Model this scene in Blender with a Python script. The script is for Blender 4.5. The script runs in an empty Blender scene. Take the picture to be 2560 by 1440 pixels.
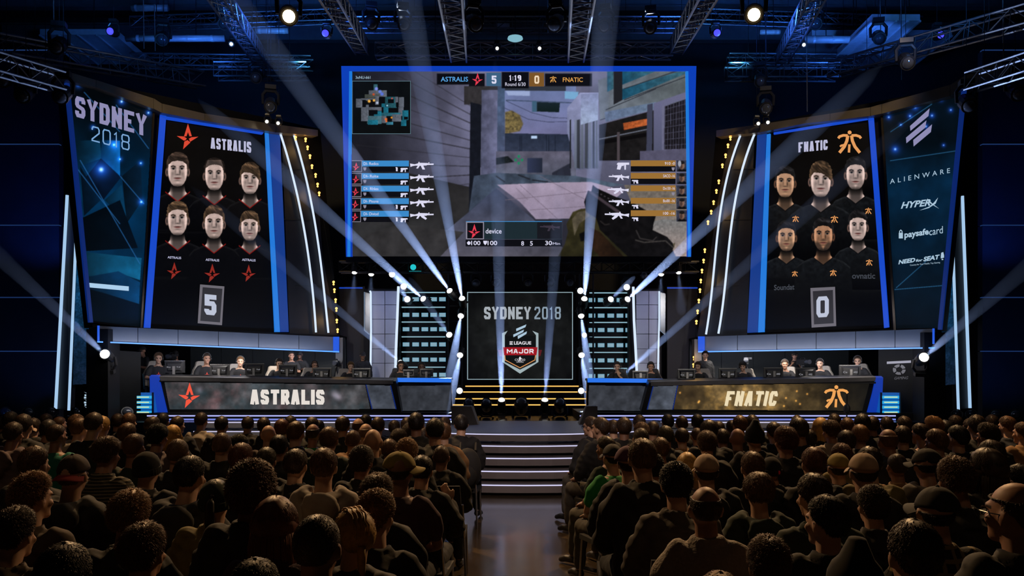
import bpy, bmesh, math, random
import numpy as np
from mathutils import Vector, Matrix, Euler
from mathutils.geometry import tessellate_polygon

sc = bpy.context.scene
COL = sc.collection
R = math.radians

# ------------------------------------------------------------------ camera, world, exposure
F = 2560 * 30.0 / 36.0            # focal length in photograph pixels
CX, CZ, HY = -0.2, 1.8, 935.0     # camera x, eye height, horizon line
cam_d = bpy.data.cameras.new('camera')
cam_d.lens = 30.0
cam_d.sensor_width = 36.0
cam_d.sensor_fit = 'HORIZONTAL'
cam_d.shift_y = (HY - 720.0) / 2560.0
cam_d.clip_end = 200
cam = bpy.data.objects.new('camera', cam_d)
COL.objects.link(cam)
cam.location = (CX, 0, CZ)
cam.rotation_euler = (R(90), 0, 0)
sc.camera = cam

w = bpy.data.worlds.new('world')
sc.world = w
w.use_nodes = True
w.node_tree.nodes['Background'].inputs[0].default_value = (0.0012, 0.0018, 0.004, 1)
w.node_tree.nodes['Background'].inputs[1].default_value = 0.6

sc.view_settings.view_transform = 'Standard'
sc.view_settings.look = 'None'
sc.view_settings.exposure = 0.0
sc.view_settings.gamma = 1.0
sc.view_settings.use_curve_mapping = False
sc.cycles.use_denoising = True
sc.cycles.use_adaptive_sampling = True
sc.cycles.adaptive_threshold = 0.04
sc.cycles.max_bounces = 4
sc.cycles.diffuse_bounces = 1
sc.cycles.glossy_bounces = 2
sc.cycles.transparent_max_bounces = 8
sc.cycles.volume_bounces = 0
sc.cycles.sample_clamp_indirect = 4.0


def light(name, kind, loc, aim, energy, color=(1, 1, 1), size=0.3, angle=45, blend=0.5):
    d = bpy.data.lights.new(name, kind)
    d.energy = energy
    d.color = color
    if kind == 'AREA':
        d.shape = 'RECTANGLE'
        d.size, d.size_y = (size if isinstance(size, tuple) else (size, size))
    else:
        d.shadow_soft_size = size
    if kind == 'SPOT':
        d.spot_size = R(angle)
        d.spot_blend = blend
    o = bpy.data.objects.new(name, d)
    COL.objects.link(o)
    o.location = loc
    o.rotation_euler = (Vector(aim) - Vector(loc)).to_track_quat('-Z', 'Y').to_euler()
    return o


# the big lights of the hall: stage keys on the desks, blue washes in the rig, amber house spots
light('stage_key', 'SPOT', (-5.6, 6.5, 4.9), (-5.2, 19.4, 1.5), 1500, (1, .93, .84), .15, 27, .55)
light('stage_key', 'SPOT', (5.6, 6.5, 4.9), (5.0, 19.4, 1.5), 1700, (1, .93, .84), .15, 27, .55)
for sx in (-1, 1):
    light('caster_key', 'SPOT', (sx * 1.9, 11.0, 4.4), (sx * 2.55, 19.7, 2.0), 1100, (1, .93, .86), .15, 9, .6)
for sx in (-1, 1):
    light('rig_wash', 'SPOT', (sx * 4.6, 18.2, 8.6), (sx * 5.6, 18.5, 12.6), 1500, (.04, .18, 1), .2, 140, .6)
    light('rig_wash', 'SPOT', (sx * 7.6, 15.2, 8.0), (sx * 7.0, 17.0, 11.6), 500, (.05, .3, 1), .2, 140, .6)
    light('rig_wash', 'SPOT', (sx * 2.9, 19.4, 10.0), (sx * 2.0, 18.4, 12.8), 480, (.6, .72, 1), .2, 140, .6)
    light('wall_wash', 'SPOT', (sx * 9.9, 17.9, 4.0), (sx * 11.0, 19.4, 5.6), 130, (.03, .13, 1), .1, 75, .8)
    light('wall_wash', 'SPOT', (sx * 10.9, 16.5, .95), (sx * 11.1, 19.5, 3.2), 40, (.03, .2, 1), .1, 80, .8)
    light('arch_wash', 'SPOT', (sx * 7.4, 12.6, 8.8), (sx * 6.6, 19.0, 7.4), 900, (1, .74, .4), .2, 34, .6)
light('pillar_wash', 'SPOT', (-3.4, 19.3, 4.25), (-3.35, 21.2, 2.6), 115, (.5, .58, 1), .1, 80, .7)
light('pillar_wash', 'SPOT', (3.4, 19.3, 4.25), (3.35, 21.2, 2.6), 115, (.62, .62, 1), .1, 80, .7)
for sx in (-1, 1):
    light('house_spot', 'SPOT', (sx * 3.45, 12.7, 7.3), (sx * 3.9, 6.4, .9), 2300, (1, .60, .27), .12, 84, .6)
for sx in (-1, 1):  # added spots below the ducts to brighten them
    light('duct_wash', 'SPOT', (sx * 8.2, 20.6, 9.2), (sx * 8.4, 22.2, 10.6), 150, (.04, .2, 1), .1, 110, .6)
    light('duct_wash', 'SPOT', (sx * 5.6, 21.6, 9.6), (sx * 5.7, 23.2, 11.2), 70, (.1, .5, 1), .1, 90, .6)
light('house_fill', 'SPOT', (-3.6, 2.0, 8.6), (-3.4, 8.4, .8), 105, (1, .66, .38), .5, 70, .9)
light('house_fill', 'SPOT', (3.6, 2.0, 8.6), (3.6, 8.4, .8), 105, (1, .66, .38), .5, 70, .9)
light('step_wash', 'SPOT', (0, 2.5, 5.6), (0, 13.2, .35), 1300, (1, .78, .7), .2, 24, .8)
light('aisle_wash', 'SPOT', (0, 6.0, 9.5), (0, 10.2, 0), 150, (1, .66, .4), .2, 34, .8)
light('deck_wash', 'SPOT', (0, 19.5, 4.3), (0, 16.3, .8), 60, (.05, .3, 1), .1, 40, .6)


# ------------------------------------------------------------------ pixel helpers: where a photographed point stands in the hall
def P(px, py, d):
    return Vector((CX + (px - 1280) * d / F, d, CZ - (py - HY) * d / F))


class Plane:
    """A real plane of the set; at() gives the point on it that the photograph shows at (px, py)."""
    def __init__(self, a, b, c):
        self.o = Vector(a)
        self.n = (Vector(b) - self.o).cross(Vector(c) - self.o).normalized()
        if self.n.y > 0:
            self.n = -self.n
    def at(self, px, py, off=0.0):
        e = Vector((CX, 0, CZ))
        d = Vector(((px - 1280) / F, 1, -(py - HY) / F))
        o = self.o + self.n * off
        t = (o - e).dot(self.n) / d.dot(self.n)
        return e + d * t


def front(d):
    return Plane((0, d, 0), (1, d, 0), (0, d, 1))


# ------------------------------------------------------------------ colours and materials
def lin(c):
    c = np.asarray(c, dtype=float)
    return np.where(c <= 0.04045, c / 12.92, ((c + 0.055) / 1.055) ** 2.4)


def hx(s):
    s = s.lstrip('#')
    return tuple(lin([int(s[i:i + 2], 16) / 255 for i in (0, 2, 4)]))


MATS = {}


def mat(name, base=(.02, .02, .02), rough=.5, metal=0.0, var=.25, scale=8.0, bump=0.0, emit=None, strength=1.0, spec=.5, sample=None, stretch=None):
    """Principled material whose colour wanders with a noise texture (wear, dirt, cloth grain)."""
    if name in MATS:
        return MATS[name]
    m = bpy.data.materials.new(name)
    m.use_nodes = True
    nt = m.node_tree
    b = nt.nodes['Principled BSDF']
    b.inputs['Roughness'].default_value = rough
    b.inputs['Metallic'].default_value = metal
    b.inputs['Specular IOR Level'].default_value = spec
    if emit is not None:
        b.inputs['Base Color'].default_value = (.01, .01, .01, 1)
        b.inputs['Emission Color'].default_value = (*emit, 1)
        b.inputs['Emission Strength'].default_value = strength
        if sample:
            m.cycles.emission_sampling = sample
    else:
        tc = nt.nodes.new('ShaderNodeTexCoord')
        nz = nt.nodes.new('ShaderNodeTexNoise')
        nz.inputs['Scale'].default_value = scale
        nz.inputs['Detail'].default_value = 4
        mix = nt.nodes.new('ShaderNodeMix')
        mix.data_type = 'RGBA'
        mix.inputs[6].default_value = (*[c * (1 - var) for c in base], 1)
        mix.inputs[7].default_value = (*[min(1, c * (1 + var)) for c in base], 1)
        if stretch:
            mp = nt.nodes.new('ShaderNodeMapping')
            mp.inputs['Scale'].default_value = stretch
            nt.links.new(tc.outputs['Object'], mp.inputs['Vector'])
            nt.links.new(mp.outputs['Vector'], nz.inputs['Vector'])
        else:
            nt.links.new(tc.outputs['Object'], nz.inputs['Vector'])
        nt.links.new(nz.outputs['Fac'], mix.inputs[0])
        nt.links.new(mix.outputs[2], b.inputs['Base Color'])
        if bump:
            bp = nt.nodes.new('ShaderNodeBump')
            bp.inputs['Strength'].default_value = bump
            bp.inputs['Distance'].default_value = .02
            nt.links.new(nz.outputs['Fac'], bp.inputs['Height'])
            nt.links.new(bp.outputs['Normal'], b.inputs['Normal'])
    MATS[name] = m
    return m


def glow(name, col, strength=1.0, sample=None):
    return mat(name, emit=hx(col) if isinstance(col, str) else col, strength=strength, sample=sample)


def picture_mat(name, strength=1.0):
    """A lit display: shows the colour stored in its own grid of pixels."""
    if name in MATS:
        return MATS[name]
    m = bpy.data.materials.new(name)
    m.use_nodes = True
    nt = m.node_tree
    b = nt.nodes['Principled BSDF']
    b.inputs['Base Color'].default_value = (.006, .006, .007, 1)
    b.inputs['Roughness'].default_value = .6
    b.inputs['Specular IOR Level'].default_value = .08
    a = nt.nodes.new('ShaderNodeAttribute')
    a.attribute_name = 'pixel'
    nt.links.new(a.outputs['Color'], b.inputs['Emission Color'])
    b.inputs['Emission Strength'].default_value = strength
    m.cycles.emission_sampling = 'NONE'
    MATS[name] = m
    return m


BLACK = mat('black_paint', (.004, .004, .005), .6, spec=.12)
DARK = mat('dark_metal', (.02, .021, .025), .38, .6)
STEEL = mat('truss_steel', (.16, .17, .19), .35, .8, bump=.1)
CHROME = mat('bright_metal', (.5, .5, .52), .25, .9)
PANEL = mat('set_panel', (.018, .019, .025), .5, .2, var=.3, scale=3, spec=.3)


# ------------------------------------------------------------------ object helpers
def tag(o, label=None, cat=None, group=None, kind=None):
    for k, v in (('label', label), ('category', cat), ('group', group), ('kind', kind)):
        if v:
            o[k] = v
    return o


def new(name, me, parent=None, loc=None):
    o = bpy.data.objects.new(name, me)
    COL.objects.link(o)
    if parent is not None:
        o.parent = parent
        o.location = -parent.location if loc is None else loc
    elif loc is not None:
        o.location = loc
    return o


def empty(name, loc, label=None, cat=None, group=None):
    o = bpy.data.objects.new(name, None)
    o.empty_display_size = .1
    COL.objects.link(o)
    o.location = loc
    return tag(o, label, cat, group)


class MB:
    """Collects shapes and links them as one mesh object (world coordinates)."""
    def __init__(self):
        self.v, self.f = [], []
    def add(self, vs, fs):
        n = len(self.v)
        self.v += [tuple(v) for v in vs]
        self.f += [tuple(i + n for i in f) for f in fs]
        return self
    def hexa(self, p):
        """Eight corners: four of the front face in turn, then the four behind them."""
        return self.add(p, [(0, 1, 2, 3), (7, 6, 5, 4), (0, 4, 5, 1), (1, 5, 6, 2), (2, 6, 7, 3), (3, 7, 4, 0)])
    def box(self, x0, x1, y0, y1, z0, z1):
        return self.hexa([(x0, y0, z0), (x1, y0, z0), (x1, y0, z1), (x0, y0, z1), (x0, y1, z0), (x1, y1, z0), (x1, y1, z1), (x0, y1, z1)])
    def obox(self, c, ax, ay, az):
        c, ax, ay, az = map(Vector, (c, ax, ay, az))
        q = []
        for sy in (-1, 1):
            for sx, sz in ((-1, -1), (1, -1), (1, 1), (-1, 1)):
                q.append(c + ax * sx + ay * sy + az * sz)
        return self.hexa(q)
    def slab(self, quad, nrm, t):
        """Quad (four points in turn) thickened by t behind its face."""
        nrm = Vector(nrm)
        return self.hexa([Vector(q) for q in quad] + [Vector(q) - nrm * t for q in quad])
    def tube(self, pts, r, n=6, cap=True):
        pts = [Vector(p) for p in pts]
        rs = r if isinstance(r, (list, tuple)) else [r] * len(pts)
        base = len(self.v)
        vs, fs = [], []
        up = None
        for i, p in enumerate(pts):
            t = (pts[min(i + 1, len(pts) - 1)] - pts[max(i - 1, 0)]).normalized()
            if up is None or abs(up.dot(t)) > .95:
                up = Vector((0, 0, 1)) if abs(t.z) < .9 else Vector((1, 0, 0))
            a = t.cross(up).normalized()
            b = a.cross(t)
            up = b
            for k in range(n):
                an = 2 * math.pi * k / n
                vs.append(p + (a * math.cos(an) + b * math.sin(an)) * rs[i])
        for i in range(len(pts) - 1):
            for k in range(n):
                k2 = (k + 1) % n
                fs.append((i * n + k, i * n + k2, (i + 1) * n + k2, (i + 1) * n + k))
        if cap:
            fs.append(tuple(range(n - 1, -1, -1)))
            fs.append(tuple((len(pts) - 1) * n + k for k in range(n)))
        return self.add(vs, fs)
    def lathe(self, c, axis, prof, n=16):
        """prof: (distance along axis, radius) pairs."""
        c, t = Vector(c), Vector(axis).normalized()
        up = Vector((0, 0, 1)) if abs(t.z) < .9 else Vector((1, 0, 0))
        a = t.cross(up).normalized()
        b = a.cross(t)
        vs, fs = [], []
        for h, r in prof:
            for k in range(n):
                an = 2 * math.pi * k / n
                vs.append(c + t * h + (a * math.cos(an) + b * math.sin(an)) * max(r, 1e-4))
        m = len(prof)
        for i in range(m - 1):
            for k in range(n):
                k2 = (k + 1) % n
                fs.append((i * n + k, i * n + k2, (i + 1) * n + k2, (i + 1) * n + k))
        fs.append(tuple(range(n - 1, -1, -1)))
        fs.append(tuple((m - 1) * n + k for k in range(n)))
        return self.add(vs, fs)
    def ball(self, c, rx, ry, rz, n=14, m=9):
        prof = []
        c = Vector(c)
        vs, fs = [], []
        for i in range(m + 1):
            th = math.pi * i / m
            for k in range(n):
                an = 2 * math.pi * k / n
                vs.append(c + Vector((rx * math.sin(th) * math.cos(an), ry * math.sin(th) * math.sin(an), rz * math.cos(th))))
        for i in range(m):
            for k in range(n):
                k2 = (k + 1) % n
                fs.append((i * n + k, (i + 1) * n + k, (i + 1) * n + k2, i * n + k2))
        return self.add(vs, fs)
    def mesh(self, name, m=None, smooth=False):
        me = bpy.data.meshes.new(name)
        me.from_pydata(self.v, [], self.f)
        me.validate()
        if m:
            for x in (m if isinstance(m, (list, tuple)) else [m]):
                me.materials.append(x)
        bm = bmesh.new()
        bm.from_mesh(me)
        bmesh.ops.recalc_face_normals(bm, faces=bm.faces)
        bm.to_mesh(me)
        bm.free()
        if smooth:
            me.shade_smooth()
        return me
    def obj(self, name, m=None, parent=None, smooth=False, **kw):
        o = new(name, self.mesh(name, m, smooth), parent)
        return tag(o, **kw)


def struct(name, mb, m, smooth=False):
    return tag(mb.obj(name, m, None, smooth), kind='structure')


# ------------------------------------------------------------------ flat shapes on a plane of the set
def prism(mb, pts, nrm, t):
    """Flat polygon given in world points, t thick."""
    pts = [Vector(p) for p in pts]
    tri = tessellate_polygon([pts])
    n = len(pts)
    fr = [p for p in pts]
    bk = [p - nrm * t for p in pts]
    fs = [tuple(x) for x in tri] + [tuple(i + n for i in reversed(x)) for x in tri]
    fs += [(i, (i + 1) % n, n + (i + 1) % n, n + i) for i in range(n)]
    mb.add(fr + bk, fs)


def flat(name, polys, pl, off, m, parent, t=.004, **kw):
    mb = MB()
    for q in polys:
        prism(mb, [pl.at(x, y, off) for x, y in q], pl.n, t)
    me = bpy.data.meshes.new(name)
    me.from_pydata(mb.v, [], mb.f)
    me.materials.append(m)
    return tag(new(name, me, parent), **kw)


def rect(x0, y0, x1, y1):
    return [(x0, y0), (x1, y0), (x1, y1), (x0, y1)]


GLY = {
    'A': [[(0, 0), (.36, 1), (.64, 1), (1, 0)], [(.2, .28), (.8, .28)]],
    'S': [[(1, .74), (1, .88), (.86, 1), (.14, 1), (0, .88), (0, .64), (.12, .55), (.88, .43), (1, .34), (1, .12), (.86, 0), (.14, 0), (0, .12), (0, .26)]],
    'T': [[(0, 1), (1, 1)], [(.5, 1), (.5, 0)]],
    'R': [[(0, 0), (0, 1), (.84, 1), (1, .88), (1, .58), (.84, .46), (0, .46)], [(.5, .46), (1, 0)]],
    'L': [[(0, 1), (0, 0), (1, 0)]],
    'I': [[(.5, 1), (.5, 0)]],
    'F': [[(1, 1), (0, 1), (0, 0)], [(0, .5), (.85, .5)]],
    'N': [[(0, 0), (0, 1)], [(1, 0), (1, 1)], [(0, 1), (1, 0)]],
    'C': [[(1, .7), (1, .86), (.84, 1), (.16, 1), (0, .86), (0, .14), (.16, 0), (.84, 0), (1, .14), (1, .3)]],
    'Y': [[(0, 1), (.5, .46), (1, 1)], [(.5, .5), (.5, 0)]],
    'D': [[(0, 0), (0, 1), (.8, 1), (1, .84), (1, .16), (.8, 0), (0, 0)]],
    'E': [[(1, 1), (0, 1), (0, 0), (1, 0)], [(0, .5), (.85, .5)]],
    '0': [[(.16, 0), (0, .14), (0, .86), (.16, 1), (.84, 1), (1, .86), (1, .14), (.84, 0), (.16, 0)]],
    '1': [[(.15, .82), (.55, 1), (.55, 0)]],
    '2': [[(0, .76), (0, .86), (.16, 1), (.84, 1), (1, .86), (1, .62), (0, .1), (0, 0), (1, 0)]],
    '5': [[(1, 1), (.04, 1), (.04, .58), (.84, .58), (1, .46), (1, .12), (.84, 0), (.16, 0), (0, .12), (0, .22)]],
    '8': [[(.16, 0), (0, .12), (0, .4), (.14, .52), (.86, .52), (1, .64), (1, .88), (.86, 1), (.14, 1), (0, .88), (0, .64), (.14, .52)], [(.86, .52), (1, .4), (1, .12), (.84, 0), (.16, 0)]],
    '9': [[(1, .5), (.16, .5), (0, .62), (0, .88), (.16, 1), (.84, 1), (1, .88), (1, .12), (.84, 0), (.1, 0)]],
    ':': [[(.5, .22), (.5, .32)], [(.5, .66), (.5, .76)]],
    'M': [[(0, 0), (0, 1)], [(1, 1), (1, 0)], [(0, 1), (.5, .35), (1, 1)]], 'J': [[(1, 1), (1, .14), (.84, 0), (.16, 0), (0, .14), (0, .3)]],
    'O': [[(.16, 0), (0, .14), (0, .86), (.16, 1), (.84, 1), (1, .86), (1, .14), (.84, 0), (.16, 0)]],
    'G': [[(1, .74), (1, .86), (.84, 1), (.16, 1), (0, .86), (0, .14), (.16, 0), (.84, 0), (1, .14), (1, .46), (.55, .46)]],
    'U': [[(0, 1), (0, .14), (.16, 0), (.84, 0), (1, .14), (1, 1)]],
    'H': [[(0, 0), (0, 1)], [(1, 0), (1, 1)], [(0, .5), (1, .5)]],
}


def stroke_quads(line, hw):
    """Mitred strip of half width hw along a polyline."""
    pts = [np.array(p, float) for p in line]
    closed = np.allclose(pts[0], pts[-1]) and len(pts) > 3
    n = len(pts)
    L, Rr = [], []
    for i in range(n):
        if closed:
            a, b = pts[(i - 1) % (n - 1)], pts[(i + 1) % (n - 1)]
        else:
            a, b = pts[max(i - 1, 0)], pts[min(i + 1, n - 1)]
        d1 = pts[i] - a if np.linalg.norm(pts[i] - a) > 1e-9 else b - pts[i]
        d2 = b - pts[i] if np.linalg.norm(b - pts[i]) > 1e-9 else pts[i] - a
        d1 = d1 / np.linalg.norm(d1)
        d2 = d2 / np.linalg.norm(d2)
        n1, n2 = np.array([-d1[1], d1[0]]), np.array([-d2[1], d2[0]])
        mm = n1 + n2
        ml = np.linalg.norm(mm)
        mm = n1 if ml < 1e-6 else mm / ml
        s = hw / max(.62, float(mm.dot(n1)))
        L.append(pts[i] + mm * s)
        Rr.append(pts[i] - mm * s)
    return [[L[i], Rr[i], Rr[i + 1], L[i + 1]] for i in range(n - 1)]


def letters(text, p0, p1, h, wt, gap=.28, slant=0.0, upv=None):
    """Block letters from p0 to p1 (baseline ends, pixels), h pixels tall; returns pixel polygons."""
    p0, p1 = np.array(p0, float), np.array(p1, float)
    wd = {'I': .32, '1': .6, ':': .25, ' ': .45, 'M': 1.35}
    ws = [wd.get(c, 1.0) for c in text]
    tot = sum(ws) + gap * (len(text) - 1)
    length = np.linalg.norm(p1 - p0)
    ex = (p1 - p0) / length
    ey = np.array((0, -1.0)) if upv is None else np.array(upv, float)
    cell = length / tot
    hw = wt / 2
    x = 0.0
    out = []
    for c, wc in zip(text, ws):
        if c in GLY:
            x0, x1 = x * cell + hw, (x + wc) * cell - hw
            if c in 'I:1':
                x0, x1 = x * cell, (x + wc) * cell
            for line in GLY[c]:
                pts = [(x0 + u * (x1 - x0) + slant * (hw + v * (h - 2 * hw)), hw + v * (h - 2 * hw)) for u, v in line]
                if len(pts) == 2 or not np.allclose(pts[0], pts[-1]):
                    # ends reach the outer edge of the letter
                    e = []
                    for a, b, (u, v) in ((pts[1], pts[0], line[0]), (pts[-2], pts[-1], line[-1])):
                        d = np.array(b) - np.array(a)
                        d = d / max(1e-6, np.linalg.norm(d))
                        flush = v in (0, 1) if abs(d[1]) > .5 else u in (0, 1)
                        e.append(tuple(np.array(b) + d * (hw if flush and not (c in 'NM' and abs(d[0]) > .25) else 0)))
                    pts = [e[0]] + pts[1:-1] + [e[1]]
                for q in stroke_quads(pts, hw * (.8 if c == 'N' and len(pts) == 2 and abs(pts[0][0] - pts[1][0]) > hw and abs(line[0][0] - line[1][0]) > .5 else 1)):
                    out.append([tuple(p0 + ex * a + ey * b) for a, b in q])
        x += wc + gap
    return out


def type_polys(text, bold=0.0, spacing=1.0):
    """Outline triangles of a line of ordinary type, normalised to a unit box."""
    cu = bpy.data.curves.new('type', 'FONT')
    cu.body = text
    cu.size = 1
    cu.offset = bold
    cu.space_character = spacing
    cu.resolution_u = 3
    o = bpy.data.objects.new('type', cu)
    COL.objects.link(o)
    dg = bpy.context.evaluated_depsgraph_get()
    me = o.evaluated_get(dg).to_mesh()
    vs = np.array([v.co[:2] for v in me.vertices])
    fs = [tuple(p.vertices) for p in me.polygons]
    o.evaluated_get(dg).to_mesh_clear()
    bpy.data.objects.remove(o)
    bpy.data.curves.remove(cu)
    a, b = vs.min(0), vs.max(0)
    return (vs - a) / (b - a), fs


def typeset(name, text, p0, p1, h, pl, off, m, parent, bold=0.0, spacing=1.0, slant=0.0, **kw):
    """A line of type whose box runs from p0 to p1 along its foot and is h pixels tall."""
    uv, fs = type_polys(text, bold, spacing)
    p0, p1 = np.array(p0, float), np.array(p1, float)
    mb = MB()
    pts = []
    for u, v in uv:
        q = p0 + (p1 - p0) * u + np.array((slant * v * h, -h * v))
        pts.append(pl.at(q[0], q[1], off))
    mb.add(pts, fs)
    me = bpy.data.meshes.new(name)
    me.from_pydata(mb.v, [], mb.f)
    me.materials.append(m)
    return tag(new(name, me, parent), **kw)


# ------------------------------------------------------------------ pictures for the displays
RNG = np.random.RandomState(7)


def vnoise(h, w, cell, seed, octv=4):
    rs = np.random.RandomState(seed)
    out = np.zeros((h, w))
    amp, tot = 1.0, 0
    for _ in range(octv):
        gh, gw = int(h / cell) + 3, int(w / cell) + 3
        g = rs.rand(gh, gw)
        ys, xs = np.arange(h) / cell, np.arange(w) / cell
        y0, x0 = ys.astype(int), xs.astype(int)
        fy, fx = ys - y0, xs - x0
        fy, fx = fy * fy * (3 - 2 * fy), fx * fx * (3 - 2 * fx)
        a = g[y0][:, x0] * (1 - fx) + g[y0][:, x0 + 1] * fx
        b = g[y0 + 1][:, x0] * (1 - fx) + g[y0 + 1][:, x0 + 1] * fx
        out += amp * (a * (1 - fy)[:, None] + b * fy[:, None])
        tot += amp
        amp *= .55
        cell = max(1.5, cell / 2)
    return out / tot


class Canvas:
    """A small painter for screen pictures; coordinates are photograph pixels."""
    def __init__(self, x0, y0, x1, y1, s=1.0, bg=(0, 0, 0)):
        self.x0, self.y0, self.s = x0, y0, s
        self.w, self.h = int((x1 - x0) * s), int((y1 - y0) * s)
        self.a = np.zeros((self.h, self.w, 3)) + np.array(bg)
        self.X, self.Y = np.meshgrid(x0 + (np.arange(self.w) + .5) / s, y0 + (np.arange(self.h) + .5) / s)
    def mask(self, poly, soft=0):
        p = np.array(poly, float)
        m = np.zeros_like(self.X)
        k = .25 / self.s
        for ox, oy in ((-k, -k), (k, -k), (-k, k), (k, k)):
            X, Y = self.X + ox, self.Y + oy
            c = np.zeros(X.shape, bool)
            for i in range(len(p)):
                (xa, ya), (xb, yb) = p[i], p[i - 1]
                if ya == yb:
                    continue
                t = (Y - ya) / (yb - ya)
                c ^= ((ya > Y) != (yb > Y)) & (X < xa + t * (xb - xa))
            m += c
        m /= 4
        for _ in range(soft):
            m = blur(m)
        return m
    def put(self, m, col):
        col = np.asarray(col, float)
        self.a = self.a * (1 - m[..., None]) + col * m[..., None]
    def poly(self, poly, col, col2=None, axis=1, soft=0, noise=0, cell=6, seed=1):
        m = self.mask(poly, soft)
        col = np.array(col, float)
        if col2 is not None:
            p = np.array(poly, float)
            lo, hi = p[:, axis].min(), p[:, axis].max()
            t = np.clip(((self.X, self.Y)[axis] - lo) / max(1, hi - lo), 0, 1)[..., None]
            col = col * (1 - t) + np.array(col2) * t
        if noise:
            col = col * (1 + noise * 2 * (vnoise(self.h, self.w, cell, seed)[..., None] - .5))
        self.put(m, col)
    def line(self, pts, wd, col, soft=0):
        for q in stroke_quads(pts, wd / 2):
            self.poly(q, col, soft=soft)
    def ell(self, cx, cy, rx, ry, soft=.25):
        r = np.sqrt(((self.X - cx) / rx) ** 2 + ((self.Y - cy) / ry) ** 2)
        return np.clip((1 + soft - r) / (2 * soft), 0, 1)


def blur(m):
    q = np.pad(m, 1, mode='edge')
    return (q[:-2, 1:-1] + q[2:, 1:-1] + q[1:-1, :-2] + q[1:-1, 2:] + 4 * q[1:-1, 1:-1]) / 8


def show(name, cv, pl, off, parent, strength=1.0, clip=None, **kw):
    """Hangs a picture on its plane as a grid of lit pixels."""
    h, w = cv.h, cv.w
    xs = cv.x0 + np.arange(w + 1) / cv.s
    ys = cv.y0 + np.arange(h + 1) / cv.s
    X, Y = np.meshgrid(xs, ys)
    o = pl.o + pl.n * off
    D = np.stack([(X - 1280) / F, np.ones_like(X), -(Y - HY) / F], -1)
    e = np.array((CX, 0, CZ))
    t = (np.array(o) - e).dot(np.array(pl.n)) / D.dot(np.array(pl.n))
    V = e + D * t[..., None]
    me = bpy.data.meshes.new(name)
    idx = np.arange((h + 1) * (w + 1)).reshape(h + 1, w + 1)
    q = np.stack([idx[1:, :-1], idx[1:, 1:], idx[:-1, 1:], idx[:-1, :-1]], -1).reshape(-1, 4)
    if clip is not None:
        ctr = np.ones((h, w), bool)
        ctr &= cv.mask(clip) > .5
        keep = ctr.reshape(-1)
        q = q[keep]
        cols = cv.a.reshape(-1, 3)[keep]
    else:
        cols = cv.a.reshape(-1, 3)
    nf = len(q)
    me.vertices.add(V.shape[0] * V.shape[1])
    me.vertices.foreach_set('co', V.reshape(-1))
    me.loops.add(nf * 4)
    me.loops.foreach_set('vertex_index', q.reshape(-1).astype(np.int32))
    me.polygons.add(nf)
    me.polygons.foreach_set('loop_start', np.arange(0, nf * 4, 4, dtype=np.int32))
    me.update(calc_edges=True)
    at = me.attributes.new('pixel', 'FLOAT_COLOR', 'CORNER')
    # smooth between pixels: average the picture to the corners
    pa = np.pad(lin(np.clip(cv.a, 0, 1)), ((1, 1), (1, 1), (0, 0)), mode='edge')
    vc = (pa[:-1, :-1] + pa[1:, :-1] + pa[:-1, 1:] + pa[1:, 1:]) / 4
    vc = vc.reshape(-1, 3)
    cc = np.ones((nf * 4, 4), np.float32)
    cc[:, :3] = vc[q.reshape(-1)]
    at.data.foreach_set('color', cc.reshape(-1))
    if clip is not None:
        bm = bmesh.new()
        bm.from_mesh(me)
        bmesh.ops.delete(bm, geom=[v for v in bm.verts if not v.link_faces], context='VERTS')
        bm.to_mesh(me)
        bm.free()
    me.materials.append(picture_mat('display_%g' % strength, strength))
    return tag(new(name, me, parent), **kw)
# ------------------------------------------------------------------ hall
concrete = mat('polished_concrete', (.062, .045, .029), .15, 0, var=.5, scale=2.2, bump=.03)
wallm = mat('black_wall', (.010, .011, .016), .7, var=.3, scale=2)
gloss = mat('black_gloss_deck', (.004, .008, .018), .07, .0, var=.3, scale=1.0, bump=1.0, stretch=(.8, 13, 1))
riser = mat('grey_riser', (.15, .128, .13), .5, var=.18, scale=5)
voidm = mat('dark_gap', (.004, .004, .005), .8)

struct('floor', MB().box(-16, 16, -4, 27, -.2, 0), concrete)
struct('ceiling', MB().box(-16, 16, -4, 27, 13, 13.3), mat('black_ceiling', (.005, .0052, .006), .8, var=.4, scale=1.5))
struct('wall_back', MB().box(-16, 16, 26.8, 27, 0, 13), wallm)
struct('wall_left', MB().box(-16.2, -16, -4, 27, 0, 13), wallm)
struct('wall_right', MB().box(16, 16.2, -4, 27, 0, 13), wallm)
struct('wall_rear', MB().box(-16, 16, -4.2, -4, 0, 13), wallm)


def edge_path(e, W, n=26, yl=17.5, r0=2.9, cy=16.9):
    """Front line of the stage, e metres out from its lip: straight wings and a round thrust between."""
    y = yl - e
    r = r0 + e
    xi = math.sqrt(r * r - (y - cy) ** 2)
    a0 = math.atan2(y - cy, -xi) % (2 * math.pi)
    a1 = math.atan2(y - cy, xi) % (2 * math.pi)
    if a1 < a0:
        a1 += 2 * math.pi
    return [(-W, y)] + [(r * math.cos(a0 + (a1 - a0) * i / n), cy + r * math.sin(a0 + (a1 - a0) * i / n)) for i in range(n + 1)] + [(W, y)]


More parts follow.
